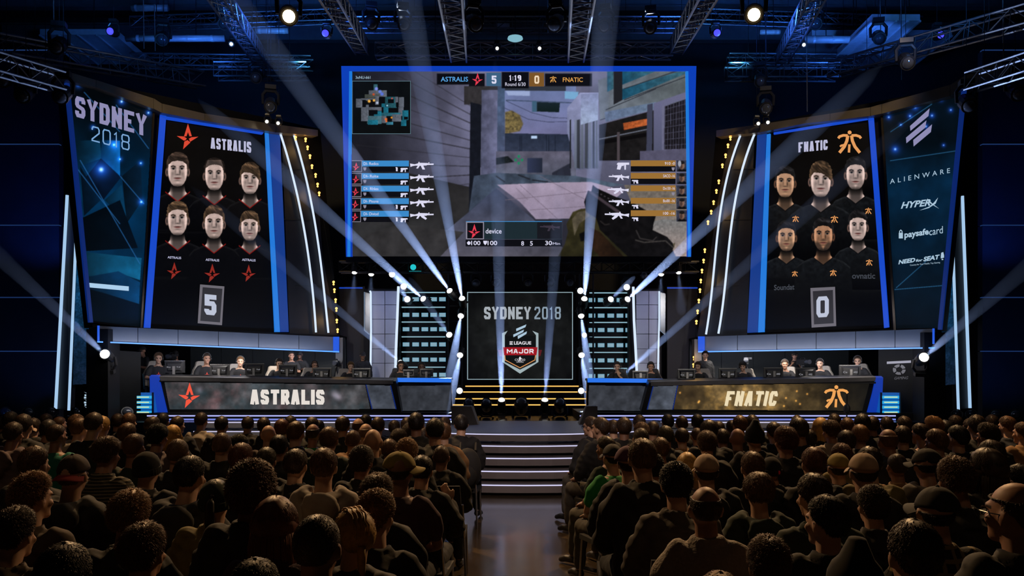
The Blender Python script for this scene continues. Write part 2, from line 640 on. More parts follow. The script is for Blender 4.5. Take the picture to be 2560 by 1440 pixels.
def deck(mb, path, yb, z0, z1):
    """Solid with the plan between a front path and a straight back line."""
    n = len(path)
    top = [(x, y, z1) for x, y in path] + [(x, yb, z1) for x, y in path]
    bot = [(x, y, z0) for x, y, z in top]
    fs = []
    for i in range(n - 1):
        fs += [(i, i + 1, n + i + 1, n + i), (2 * n + i + 1, 2 * n + i, 3 * n + i, 3 * n + i + 1), (i + 1, i, 2 * n + i, 2 * n + i + 1), (n + i, n + i + 1, 3 * n + i + 1, 3 * n + i)]
    fs += [(0, n, 3 * n, 2 * n), (n - 1, 3 * n - 1, 4 * n - 1, 2 * n - 1)]
    mb.add(top + bot, fs)


SZ = .81
mb = MB()
deck(mb, edge_path(-.04, 6.6), 23.5, 0, SZ)
stage = struct('stage_floor', mb, gloss)
struct('stage_floor', MB().box(-12.6, -6.62, 17.46, 23.5, 0, SZ), gloss)
struct('stage_floor', MB().box(6.62, 12.6, 17.46, 23.5, 0, SZ), gloss)

steps = empty('stage_steps', (0, 13.5, 0), 'wide curved stage steps with lit white nosings leading up from the aisle', 'steps')
led_lip = glow('led_nosing', (.62, .6, .85), 1.15)
for k in range(5):
    z = SZ - .162 * k
    e = .36 * k
    mb = MB()
    if k:
        deck(mb, edge_path(e, 6.6), 18.0, z - .115, z)
    else:
        deck(mb, edge_path(0, 6.6), 18.0, z - .115, z + .002)
    mb.obj('tread', riser, steps)
    mb = MB()
    deck(mb, edge_path(e - .1, 6.58), 18.0, z - .162, z - .115)
    mb.obj('riser_gap', voidm, steps)
    mb = MB()
    pth = edge_path(e + .004, 6.6)
    for (xa, ya), (xb, yb) in zip(pth[:-1], pth[1:]):
        mb.add([(xa, ya, z - .012), (xb, yb, z - .012), (xb, yb, z + .004), (xa, ya, z + .004)], [(0, 1, 2, 3)])
        mb.add([(xa, ya, z + .0045), (xb, yb, z + .0045), (xb, yb + .008, z + .0045), (xa, ya + .008, z + .0045)], [(0, 1, 2, 3)])
    mb.obj('led_strip', led_lip, steps, label='thin white lit strip along the step edge')

# desk risers with their lit edges
for s, who in ((-1, 'red star'), (1, 'gold emblem')):
    pr = empty('desk_riser', (s * 5, 18.3, SZ), 'low black platform with two lit blue-white edge strips under the %s desk' % who, 'platform', 'desk platforms')
    mb = MB().box(min(s * 1.25, s * 9.2), max(s * 1.25, s * 9.2), 18.25, 21.4, SZ, .965)
    mb.obj('platform', BLACK, pr)
    for z, c in ((.905, '#b8bcff'), (.83, '#7f8ff0')):
        mb = MB().box(min(s * 1.25, s * 8.0), max(s * 1.25, s * 8.0), 18.23, 18.249, z - .012, z + .014)
        mb.obj('led_strip', glow('edge_led' + c, c, 1.0), pr)

# ------------------------------------------------------------------ wing planes
WL = Plane((-9.09, 17.0, 0), (-5.8, 20.3, 0), (-9.09, 17.0, 5))
WR = Plane((9.11, 17.5, 0), (5.72, 20.36, 0), (9.11, 17.5, 5))
BLUE = glow('blue_edge_light', '#1448c8', 1.0)
CYAN = glow('cyan_edge_light', '#1e78d8', 1.0)
DIMBLUE = glow('dim_blue_edge', '#0a2468', 1.0)
WHITE_LED = glow('white_led_tube', '#cfe0f4', 1.1)
SILVER = glow('silver_print', '#b9b9d6', 1.0, 'NONE')
ICE = glow('pale_print', '#a9c4d8', 1.0, 'NONE')
REDP = glow('red_print', '#d8452f', 1.0, 'NONE')
ORP = glow('orange_print', '#e39a5a', 1.0, 'NONE')
WHITEP = glow('white_print', '#e6e2e8', 1.0, 'NONE')


def fquad(name, q, pl, off, m, parent, t, **kw):
    """Four pixel corners on a plane, a slab t thick behind."""
    mb = MB().slab([pl.at(x, y, off) for x, y in q], pl.n, t)
    return mb.obj(name, m, parent, **kw)


def star_mark(cx, cy, s):
    """Leaning star emblem of four blades around an open five-pointed star (pixel polygons)."""
    raw = [[(0, -1.0), (.28, -.02), (.12, -.02), (0, -.36), (-.06, -.1), (-.36, -.02)],
           [(-.95, -.06), (-.42, -.02), (-.14, .22), (-.28, .36)],
           [(.85, -.02), (.32, .0), (.1, .16), (.2, .42)],
           [(.2, .44), (-.42, .95), (-.3, .38), (-.02, .2)]]
    raw = [[(.0, -1.12), (.32, -.08), (.13, -.08), (.0, -.44), (-.12, -.08), (-.33, -.06)],
           [(-.92, -.1), (-.36, -.06), (-.1, .1), (-.21, .26), (-.34, .28)],
           [(.86, -.04), (.3, .0), (.08, .12), (.18, .38)],
           [(.2, .44), (-.4, 1.0), (-.3, .36), (-.04, .24)]]
    return [[(cx + x * s, cy + y * s) for x, y in p] for p in raw]


def curl_mark(cx, cy, s):
    """Rounded insect-like emblem: two curled strokes, a middle bar and a dot (pixel polygons)."""
    out = []
    for sg in (-1, 1):
        for ln, hw in (([(-.98, -.42), (-.86, -.58), (-.55, -.68), (-.16, -.66)], .11), ([(-.16, -.66), (-.24, -.2), (-.46, .3), (-.88, .82)], .13)):
            ln = [(sg * -x, y) if sg > 0 else (x, y) for x, y in ln]
            out += [[tuple((cx + a * s, cy + b * s)) for a, b in q] for q in stroke_quads(ln, hw)]
        if sg < 0:
            out += [[(cx + a * s, cy + b * s) for a, b in q] for q in stroke_quads([(-.3, .1), (-.72, .2), (-.82, .3)], .08)]
    out += [[(cx + a * s, cy + b * s) for a, b in q] for q in stroke_quads([(-.02, .1), (-.06, .8)], .1)]
    out.append([(cx + .0 * s + .17 * s * math.cos(t * math.pi / 5), cy - .93 * s + .17 * s * math.sin(t * math.pi / 5)) for t in range(10)])
    return out


def bars_mark(q):
    """Three slanting bars; q maps unit coordinates to pixels."""
    bars = [[(.22, .66), (1.0, 1.0), (.92, .78), (.24, .46)], [(.0, .2), (.82, .6), (.76, .4), (.02, .0)], [(.34, .1), (1.04, .46), (1.0, .26), (.36, -.14)]]
    return [[q(u, v) for u, v in b] for b in bars]


# ------------------------------------------------------------------ portraits
def portrait(cv, cx, top, hw, hair, skin, style='short', beard=0.0, jersey='red', tint=1.0, sh=2.6):
    """Head and shoulders on the team picture: hw is half the face width in pixels, top the crown of the hair."""
    X = (cv.X - cx) / hw
    Y = (cv.Y - top) / hw
    hair, skin = np.array(hair), np.array(skin)
    rs = np.random.RandomState(int(cx + top))
    # shoulders and jersey
    shy = np.interp(np.abs(X), [0, .8, 1.3, 2.1, sh, sh + .25], [4.3, 4.05, 4.2, 4.55, 5.1, 7.5])
    m = np.clip((Y - shy) * hw * .8, 0, 1)
    fold = vnoise(cv.h, cv.w, 9, int(cx) + 3)[..., None]
    jc = np.array((.018, .018, .024)) if jersey == 'red' else np.array((.055, .062, .07))
    jcol = jc * (.35 + 1.5 * fold)
    rim = np.clip(1 - np.abs(Y - shy - .1) * 5, 0, 1) * .05
    fade = np.clip((9.0 - Y) / 4.0, 0.0, 1)[..., None]
    cv.put(m, (jcol + rim[..., None]) * fade)
    # neck
    nw = np.interp(Y, [2.6, 3.3, 3.9, 4.3, 4.75], [.66, .7, .78, 1.05, 1.2])
    vn = 4.95 - np.abs(X) * .78
    m = np.clip((nw - np.abs(X)) * hw * .8, 0, 1) * np.clip((vn - Y) * hw * .6, 0, 1) * (Y > 2.5)
    side = np.clip((np.abs(X) - .38) / .4, 0, 1)
    sh_ = .28 + .62 * side ** 1.6 + .1 * np.clip(Y - 3.9, 0, 1)
    sh_ *= np.clip(.12 + (Y - 3.42) * 1.3, .10, 1)
    cv.put(m, skin * sh_[..., None])
    # collar
    cl = np.clip(1.2 - np.abs(Y - vn) * hw * .55, 0, 1) * (np.abs(X) < 1.22) * (Y > 3.75)
    cv.put(cl, (.55, .09, .07) if jersey == 'red' else (.02, .02, .025))
    # ears
    for sg in (-1, 1):
        e = cv.ell(cx + sg * 1.05 * hw, top + 2.02 * hw, .17 * hw, .42 * hw, .2)
        cv.put(e, skin * np.array((.50, .44, .42)))
        e = cv.ell(cx + sg * 1.05 * hw, top + 2.04 * hw, .08 * hw, .24 * hw, .4)
        cv.put(e, skin * .2)
    # face
    fw = np.interp(Y, [.3, .8, 1.3, 1.9, 2.4, 2.8, 3.15, 3.38, 3.46], [.72, .92, .98, 1.0, .95, .86, .66, .44, .0])
    face = np.clip((fw - np.abs(X)) * hw * .9, 0, 1) * (Y > .3)
    rel = np.abs(X) / np.maximum(fw, .05)
    s = .74 + .28 * np.clip((rel - .45) / .35, 0, 1) ** 1.5 * np.clip((3.0 - Y) / .7, 0, 1) - .5 * np.clip((rel - .9) / .1, 0, 1)
    s += .10 * np.exp(-((X / .18) ** 2)) * np.clip((2.2 - Y) * 2, 0, 1) * (Y > 1.4)
    s += .10 * np.exp(-(X / .5) ** 2 - ((Y - 1.1) / .3) ** 2)
    s -= .24 * np.exp(-((np.abs(X) - .40) / .26) ** 2 - ((Y - 1.58) / .14) ** 2)
    s -= .16 * np.exp(-((np.abs(X) - .52) / .2) ** 2 - ((Y - 2.15) / .22) ** 2)
    s -= .20 * np.exp(-((np.abs(X) - .22) / .08) ** 2 - ((Y - 1.95) / .28) ** 2) + .22 * np.exp(-((X - .24) / .1) ** 2 - ((Y - 2.0) / .25) ** 2)
    s -= .38 * np.exp(-(X / .22) ** 2 - ((Y - 2.26) / .07) ** 2)
    s -= .14 * np.exp(-((np.abs(X) - .62) / .14) ** 2 - ((Y - 2.5) / .35) ** 2)
    s -= .24 * np.exp(-(X / .3) ** 2 - ((Y - 2.86) / .07) ** 2)
    s -= .5 * np.clip((Y - 3.12) / .34, 0, 1)
    s += .1 * np.exp(-(X / .2) ** 2 - ((Y - 3.03) / .1) ** 2)
    s *= 1 + .12 * (vnoise(cv.h, cv.w, 4, int(cx)) - .5)
    col = skin * np.clip(s, .05, 1.05)[..., None]
    bz = np.clip((Y - 2.35) / .35, 0, 1) * np.clip((rel - .2) / .3 + (Y - 2.75) * 2, 0, 1) * beard
    bz = np.maximum(bz, beard * np.exp(-(X / .34) ** 2 - ((Y - 2.4) / .07) ** 2) * .9)
    col = col * (1 - .72 * bz[..., None]) + hair * .35 * (.72 * bz[..., None])
    cv.put(face, col)
    for sg in (-1, 1):
        cv.put(cv.ell(cx + sg * .42 * hw, top + 1.68 * hw, .2 * hw, .085 * hw, .3) * .8, (.42, .41, .41))
        cv.put(cv.ell(cx + sg * .42 * hw, top + 1.67 * hw, .10 * hw, .10 * hw, .3), (.04, .04, .045))
        bw = [(cx + sg * .2 * hw, top + 1.49 * hw), (cx + sg * .44 * hw, top + 1.39 * hw), (cx + sg * .68 * hw, top + 1.47 * hw)]
        cv.line(bw, .13 * hw, hair * .25 + .03, soft=1)
        cv.put(cv.ell(cx + sg * .42 * hw, top + 1.6 * hw, .22 * hw, .04 * hw, .5) * .75, (.05, .035, .03))
    cv.put(cv.ell(cx, top + 2.6 * hw, .34 * hw, .055 * hw, .5), np.array((.22, .09, .085)))
    cv.put(cv.ell(cx, top + 2.68 * hw, .27 * hw, .06 * hw, .6) * .75, np.array((.46, .25, .24)))
    # hair
    hl = {'short': .95, 'fringe': 1.05, 'buzz': .85, 'quiff': .9, 'sweep': 1.3, 'dark': .92}[style]
    up = {'short': .0, 'fringe': .0, 'buzz': .04, 'quiff': -.08, 'sweep': -.05, 'dark': -.02}[style]
    out = np.interp(Y, [up, up + .12, .4, .9, 1.5, 1.9], [.25, .55, .92, 1.1, 1.12, 1.02])
    inn = np.interp(Y, [0, hl - .25, hl, hl + .3, 1.8], [-1, -1, .5, .86, .97])
    if style == 'sweep':
        inn = np.interp(Y - X * .28, [0, hl - .35, hl - .05, hl + .25, 1.8], [-1, -1, .55, .86, .97])
    wob = (vnoise(cv.h, cv.w, 5, int(top) + 11) - .5) * .22
    hm = np.clip((out + wob - np.abs(X)) * hw * .8, 0, 1) * np.clip((np.abs(X) - inn + wob) * hw * .8, 0, 1) * (Y > up) * (Y < 1.95)
    tex = vnoise(200, 200, 3, int(cx) + 5, 2)
    sw = .9 if style in ('sweep', 'quiff', 'fringe') else .45
    uu = ((X * 1.0 + 2.5) * 9).astype(int) % 200
    vv = ((Y * 1.0 - sw * X + .35 * X * X + 4) * 22).astype(int) % 200
    st2 = blur(blur(tex[vv, uu]))
    lightn = .20 + .55 * (st2 - .25).clip(0, 1) + .62 * np.exp(-((Y - .30 - .12 * np.sin(X * 2.5)) / .2) ** 2) * st2 + .28 * np.clip((np.abs(X) - .75) / .3, 0, 1)
    if style == 'buzz':
        hm *= .75
    cv.put(hm, np.clip(hair[None, None] * lightn[..., None], 0, 1))


def team_picture(box, people, jersey):
    cv = Canvas(*box, s=1.25, bg=(.004, .004, .006))
    cv.a += (vnoise(cv.h, cv.w, 60, 3)[..., None] - .4).clip(0, 1) * np.array((.025, .025, .03))
    for p in people:
        portrait(cv, *p[:5], **{**p[5], 'jersey': jersey})
    return cv


PALE = (.92, .80, .76)
TAN = (.86, .66, .52)
OLIVE = (.80, .58, .44)
BROWN = (.40, .31, .26)
DBROWN = (.26, .20, .17)
INK = (.21, .20, .21)
FAIR = (.58, .44, .32)
team_a = [(444, 380, 25, BROWN, PALE, dict(style='short')), (536, 393, 24, DBROWN, PALE, dict(style='buzz')), (625, 406, 23, FAIR, PALE, dict(style='sweep')),
          (444, 502, 25, FAIR, PALE, dict(style='short')), (624, 526, 22, FAIR, PALE, dict(style='fringe', beard=.3)), (535, 514, 24, FAIR, PALE, dict(style='quiff', beard=.2))]
team_b = [(1963, 414, 23, INK, TAN, dict(style='dark')), (2139, 391, 24, INK, PALE, dict(style='dark', beard=.35)), (2052, 403, 26, FAIR, PALE, dict(style='sweep', sh=2.9)),
          (1966, 552, 22, INK, TAN, dict(style='quiff', beard=.4)), (2145, 526, 22, INK, PALE, dict(style='quiff')), (2058, 544, 24, INK, OLIVE, dict(style='dark', beard=.85, sh=2.8))]


# ------------------------------------------------------------------ side towers: sponsor panel, team panel, curved light wall
def smoke(box, base, amp, seed, cell=40, s=.6):
    cv = Canvas(*box, s=s)
    n = vnoise(cv.h, cv.w, cell * s, seed)
    n2 = vnoise(cv.h, cv.w, cell * s * .5, seed + 1)
    cv.a = np.array(base) * (1 - amp + 2 * amp * n[..., None]) * (.7 + .6 * n2[..., None])
    return cv


def lerp(a, b, t):
    return (a[0] + (b[0] - a[0]) * t, a[1] + (b[1] - a[1]) * t)


# --- red star tower
tw = empty('team_tower', (-7.2, 18.9, 1.9), 'tall angled tower with the red star team faces and score 5', 'display tower', 'team towers')
fquad('tower_body', [(160, 188), (800, 322), (850, 846), (232, 818)], WL, -.06, BLACK, tw, .5)
fquad('team_screen', [(404, 282), (672, 330), (694, 832), (362, 822)], WL, .0, BLACK, tw, .05)
box_a = (362, 284, 696, 834)
pic_a = team_picture(box_a, team_a, 'red')
show('team_picture', pic_a, WL, .004, tw, clip=[(411, 292), (666, 335), (686, 828), (372, 822)])
fquad('frame_light', [(402, 283), (416, 286), (376, 824), (361, 822)], WL, .05, BLUE, tw, .05, label='blue lit strip on the outer edge')
fquad('frame_light', [(664, 332), (672, 334), (700, 830), (688, 830)], WL, .05, CYAN, tw, .05, label='bright blue strip on the inner edge')
fquad('frame_light', [(416, 291), (660, 330), (656, 336), (416, 298)], WL, .05, BLUE, tw, .05, label='blue strip along the head')
fquad('side_return', [(673, 334), (700, 338), (722, 830), (701, 830)], WL, .02, glow('return_blue', '#0c3f9a', .75), tw, .05, label='blue glowing side return')
flat('team_logo', star_mark(470, 343, 30), WL, .012, REDP, tw, label='red star emblem')
flat('team_name', letters('ASTRALIS', (527, 371), (628, 382), 27, 4.9), WL, .012, SILVER, tw, label='name in pale block letters')
fquad('score_frame', [(501, 711), (561, 716), (555, 813), (495, 808)], WL, .02, glow('score_frame', '#6e6a72', .9, 'NONE'), tw, .02)
fquad('score_panel', [(507, 718), (556, 722), (550, 806), (501, 802)], WL, .026, glow('score_panel', '#242226', 1.0, 'NONE'), tw, .02)
flat('score_digit', letters('5', (511, 786), (541, 789), 51, 12), WL, .032, glow('score_white', '#b9bfd2', 1.0, 'NONE'), tw)
for cx_, cy_, sz_ in ((436, 678, 20), (531, 684, 22), (622, 684, 20)):
    flat('shirt_mark', star_mark(cx_, cy_, sz_), WL, .011, glow('shirt_red', '#8c2416', 1.0, 'NONE'), tw)
    typeset('shirt_lettering', 'ASTRALIS', (cx_ - 17, cy_ - 32), (cx_ + 17, cy_ - 30), 6, WL, .011, SILVER, tw, bold=.02)

sp = empty('event_panel', (-8.3, 17.8, 1.9), 'tall dark blue shard panel reading SYDNEY 2018', 'display panel', 'outer panels')
fquad('panel_body', [(166, 196), (384, 268), (352, 822), (226, 806)], WL, .02, BLACK, sp, .08)
cv = Canvas(168, 198, 386, 824, s=1.0, bg=(.006, .016, .03))
g = np.clip((cv.Y - 240) / 240, 0, 1) * np.clip((840 - cv.Y) / 200, .15, 1)
cv.a = np.stack([.008 + .0 * g, .02 + .13 * g, .035 + .23 * g], -1) * (.6 + .8 * vnoise(cv.h, cv.w, 70, 9)[..., None])
shard = [([(188, 352), (250, 350), (254, 396), (200, 415)], (.02, .14, .22)), ([(252, 396), (305, 440), (258, 500), (205, 455)], (.01, .05, .11)),
         ([(254, 350), (300, 352), (300, 440), (252, 395)], (.03, .25, .45)), ([(305, 440), (352, 400), (356, 500), (316, 560)], (.015, .08, .14)),
         ([(304, 462), (318, 558), (262, 500)], (.02, .15, .24)), ([(200, 415), (252, 500), (210, 540)], (.01, .07, .13)), ([(205, 545), (300, 500), (345, 620), (215, 628)], (.005, .035, .07)),
         ([(214, 630), (354, 645), (350, 700), (290, 680), (218, 695)], (.04, .26, .38)), ([(218, 692), (296, 678), (350, 706), (348, 760), (222, 720)], (.02, .16, .28)),
         ([(222, 722), (348, 760), (346, 800), (226, 790)], (.008, .05, .10))]
for p, c in shard:
    cv.poly(p, np.array(c) * .62, np.array(c) * 1.5, axis=0, noise=.3, cell=30, seed=len(p))
for a, b in (((178, 402), (300, 560)), ((300, 440), (360, 510)), ((200, 400), (350, 660)), ((210, 230), (300, 330)), ((290, 262), (372, 372))):
    cv.line([a, b], 1.4, (.16, .42, .68), soft=1)
for x, y, r in ((253, 424, 17), (196, 212, 7), (304, 254, 8), (371, 282, 6), (300, 398, 5), (285, 362, 8), (353, 505, 7), (352, 408, 5), (198, 250, 5), (232, 318, 5), (295, 290, 4)):
    d2 = np.sqrt((cv.X - x) ** 2 + (cv.Y - y) ** 2)
    cv.a = np.clip(cv.a + np.exp(-(d2 / r) ** 1.3)[..., None] * np.array((.12, .38, .9)) + np.exp(-(d2 / (r * .3)) ** 2)[..., None] * np.array((.7, .7, .4)), 0, 1)
show('panel_picture', cv, WL, .024, sp, clip=[(171, 204), (382, 270), (350, 818), (229, 802)])
fquad('edge_light', [(163, 194), (173, 197), (233, 806), (224, 806)], WL, .06, DIMBLUE, sp, .1)
silver_lt = glow('silver_letters', '#8d8ab2', 1.0, 'NONE')
flat('city_name', letters('SYDNEY', (188, 291), (366, 341), 52, 10, gap=.2), WL, .032, silver_lt, sp, label='large silver block letters')
flat('year', letters('2018', (229, 352), (324, 377), 38, 3.2, gap=.35), WL, .032, glow('outline_blue', '#7aa6d6', 1.0, 'NONE'), sp, label='thin outlined numerals')
flat('bright_bar', [[(221, 707), (322, 716), (322, 727), (222, 718)]], WL, .05, glow('pale_bar', '#a9cdea', 1.0), sp, t=.03)
fquad('trim_post', [(384, 268), (388, 269), (356, 822), (351, 822)], WL, .06, mat('bronze_edge', (.10, .08, .06), .3, .8), sp, .06)

# --- gold emblem tower
tw2 = empty('team_tower', (7.2, 19.0, 1.9), 'tall angled tower with the gold emblem team faces and score 0', 'display tower', 'team towers')
fquad('tower_body', [(1790, 330), (2416, 212), (2352, 826), (1745, 846)], WR, -.06, BLACK, tw2, .5)
fquad('team_screen', [(1924, 334), (2178, 290), (2224, 820), (1904, 832)], WR, .0, BLACK, tw2, .05)
box_b = (1900, 292, 2226, 834)
show('team_picture', team_picture(box_b, team_b, 'gold'), WR, .004, tw2, clip=[(1928, 338), (2172, 296), (2211, 820), (1912, 828)])
fquad('frame_light', [(2170, 292), (2183, 290), (2222, 818), (2210, 820)], WR, .05, BLUE, tw2, .05, label='blue lit strip on the outer edge')
fquad('frame_light', [(1917, 336), (1925, 334), (1910, 830), (1895, 831)], WR, .05, CYAN, tw2, .05, label='bright blue strip on the inner edge')
fquad('frame_light', [(1934, 331), (2168, 292), (2168, 299), (1934, 336)], WR, .05, BLUE, tw2, .05, label='blue strip along the head')
fquad('side_return', [(1893, 338), (1916, 334), (1894, 831), (1868, 832)], WR, .02, MATS['return_blue'], tw2, .05, label='blue glowing side return')
flat('team_logo', curl_mark(2124, 358, 29), WR, .012, ORP, tw2, label='orange curled emblem')
flat('team_name', letters('FNATIC', (1996, 381), (2069, 374), 25, 4.9), WR, .012, SILVER, tw2, label='name in pale block letters')
fquad('score_frame', [(2026, 720), (2087, 717), (2090, 815), (2029, 819)], WR, .02, MATS['score_frame'], tw2, .02)
fquad('score_panel', [(2032, 728), (2082, 725), (2084, 808), (2035, 811)], WR, .026, MATS['score_panel'], tw2, .02)
flat('score_digit', letters('0', (2041, 794), (2072, 792), 52, 10), WR, .032, MATS['score_white'], tw2)
for cx_, cy_, sz_ in ((1989, 548, 8), (2086, 549, 9), (2171, 528, 8), (1987, 685, 7), (2083, 683, 8), (2173, 657, 8)):
    flat('shirt_mark', curl_mark(cx_, cy_, sz_), WR, .011, ORP, tw2)
for tx, x0, y0, x1, y1 in (('Soundat', 1935, 726, 1986, 724), ('ovnatic', 2130, 697, 2188, 697)):
    typeset('shirt_lettering', tx, (x0, y0), (x1, y1), 14, WR, .011, glow('shirt_grey', '#3a3e46', 1, 'NONE'), tw2, bold=.02)

sp2 = empty('sponsor_panel', (8.3, 18.2, 1.9), 'tall dark blue panel of sponsor names below three slanting bars', 'display panel', 'outer panels')
fquad('panel_body', [(2203, 284), (2414, 216), (2350, 824), (2238, 826)], WR, .02, BLACK, sp2, .08)
cv = Canvas(2200, 214, 2416, 828, s=1.0)
g = np.clip((cv.Y - 330) / 120, .22, 1) * np.clip((900 - cv.Y) / 420, .2, 1)
cv.a = np.stack([.012 + .01 * g, .03 + .10 * g, .05 + .17 * g], -1) * (.55 + .9 * vnoise(cv.h, cv.w, 60, 19)[..., None])
for a, b in (((2225, 402), (2398, 376)), ((2236, 724), (2356, 714)), ((2240, 720), (2330, 640)), ((2226, 330), (2330, 260))):
    cv.line([a, b], 1.3, (.18, .42, .6), soft=1)
for x, y, r in ((2288, 268, 8), (2238, 373, 9), (2222, 293, 6), (2275, 290, 6), (2330, 289, 6), (2377, 275, 5), (2315, 316, 6), (2353, 249, 5), (2252, 312, 4), (2359, 363, 4)):
    d2 = np.sqrt((cv.X - x) ** 2 + (cv.Y - y) ** 2)
    cv.a = np.clip(cv.a + np.exp(-(d2 / r) ** 1.3)[..., None] * np.array((.10, .28, .75)) + np.exp(-(d2 / (r * .3)) ** 2)[..., None] * np.array((.5, .5, .3)), 0, 1)
show('panel_picture', cv, WR, .024, sp2, clip=[(2207, 288), (2404, 226), (2346, 820), (2240, 822)])
fquad('edge_light', [(2404, 218), (2415, 215), (2353, 824), (2344, 824)], WR, .06, DIMBLUE, sp2, .1)
fquad('trim_post', [(2201, 285), (2206, 284), (2240, 826), (2234, 826)], WR, .06, MATS['bronze_edge'], sp2, .06)
flat('bars_logo', [[(2275, 315), (2324, 271), (2321, 290), (2276, 327)], [(2265, 344), (2316, 301), (2313, 319), (2266, 358)], [(2283, 350), (2330, 311), (2327, 330), (2284, 366)]], WR, .03, silver_lt, sp2, label='three slanting silver bars')
typeset('sponsor_lettering', 'ALIENWARE', (2225, 460), (2375, 432), 12, WR, .03, ICE, sp2, spacing=1.7, label='wide spaced thin capitals')
typeset('sponsor_lettering', 'HYPER', (2252, 522), (2326, 514), 17, WR, .03, ICE, sp2, bold=.03, slant=.35, label='slanted bold capitals')
flat('sponsor_swoosh', [[(2318, 496), (2330, 508), (2348, 522), (2336, 515), (2322, 506)], [(2345, 494), (2339, 509), (2322, 520), (2299, 526), (2324, 516), (2335, 506)]], WR, .03, ICE, sp2)
flat('padlock_mark', [rect(2247, 582, 2257, 596)] + [[tuple(p) for p in q] for q in stroke_quads([(2249, 582), (2249, 578), (2252, 575), (2255, 578), (2255, 582)], 1.0)], WR, .03, ICE, sp2)
typeset('sponsor_lettering', 'paysafe', (2261, 600), (2322, 591), 21, WR, .03, ICE, sp2, bold=.03, label='bold lower-case part')
typeset('sponsor_lettering', 'card', (2323, 589), (2357, 583), 18, WR, .03, ICE, sp2, label='thin lower-case part')
typeset('sponsor_lettering', 'NEED', (2246, 661), (2287, 655), 11, WR, .03, ICE, sp2, bold=.04, slant=.2)
typeset('sponsor_lettering', 'for', (2289, 655), (2306, 653), 7, WR, .03, ICE, sp2, bold=.03, slant=.2)
typeset('sponsor_lettering', 'SEAT', (2308, 654), (2347, 648), 12, WR, .03, ICE, sp2, bold=.04, slant=.2)
flat('seat_mark', [[(2353, 632), (2358, 630), (2360, 638), (2360, 644), (2352, 646), (2352, 640)], rect(2354, 647, 2358, 650)], WR, .03, ICE, sp2)
typeset('sponsor_lettering', 'Country for Your Health, Top Gaming', (2275, 666), (2350, 659), 5, WR, .03, ICE, sp2)

# ------------------------------------------------------------------ roof beams along the tower heads, curved light walls
bronze = mat('brushed_bronze', (.30, .25, .18), .35, .75, var=.25, scale=3)
for pl, pts, lab in ((WL, [(98, 150, 176), (165, 178, 200), (240, 200, 218), (384, 246, 272), (405, 259, 282), (512, 284, 302), (690, 311, 331), (795, 325, 340)], 'red star'),
                     (WR, [(1790, 326, 342), (1898, 311, 331), (2015, 293, 308), (2075, 284, 302), (2176, 268, 290), (2204, 260, 284), (2375, 212, 240), (2414, 188, 214), (2505, 150, 174)], 'gold emblem')):
    bm_ = empty('roof_beam', pl.at(pts[3][0], pts[3][1]), 'brushed metal roof beam capping the %s tower' % lab, 'beam', 'tower roof beams')
    for (xa, ta, ba), (xb, tb, bb) in zip(pts[:-1], pts[1:]):
        fquad('beam_panel', [(xa + .6, ta), (xb - .4, tb), (xb - .4, bb), (xa + .6, ba)], pl, .22, bronze, bm_, .5)


def arcpts(pts, n=22):
    """Smooth curve through a few pixel points."""
    xs = np.array([p[0] for p in pts], float)
    ys = np.array([p[1] for p in pts], float)
    t = np.linspace(0, 1, n)
    s = (ys - ys[0]) / (ys[-1] - ys[0])
    co = np.polyfit(s, xs, min(3, len(pts) - 1))
    return [(float(np.polyval(co, k)), float(ys[0] + k * (ys[-1] - ys[0]))) for k in t]


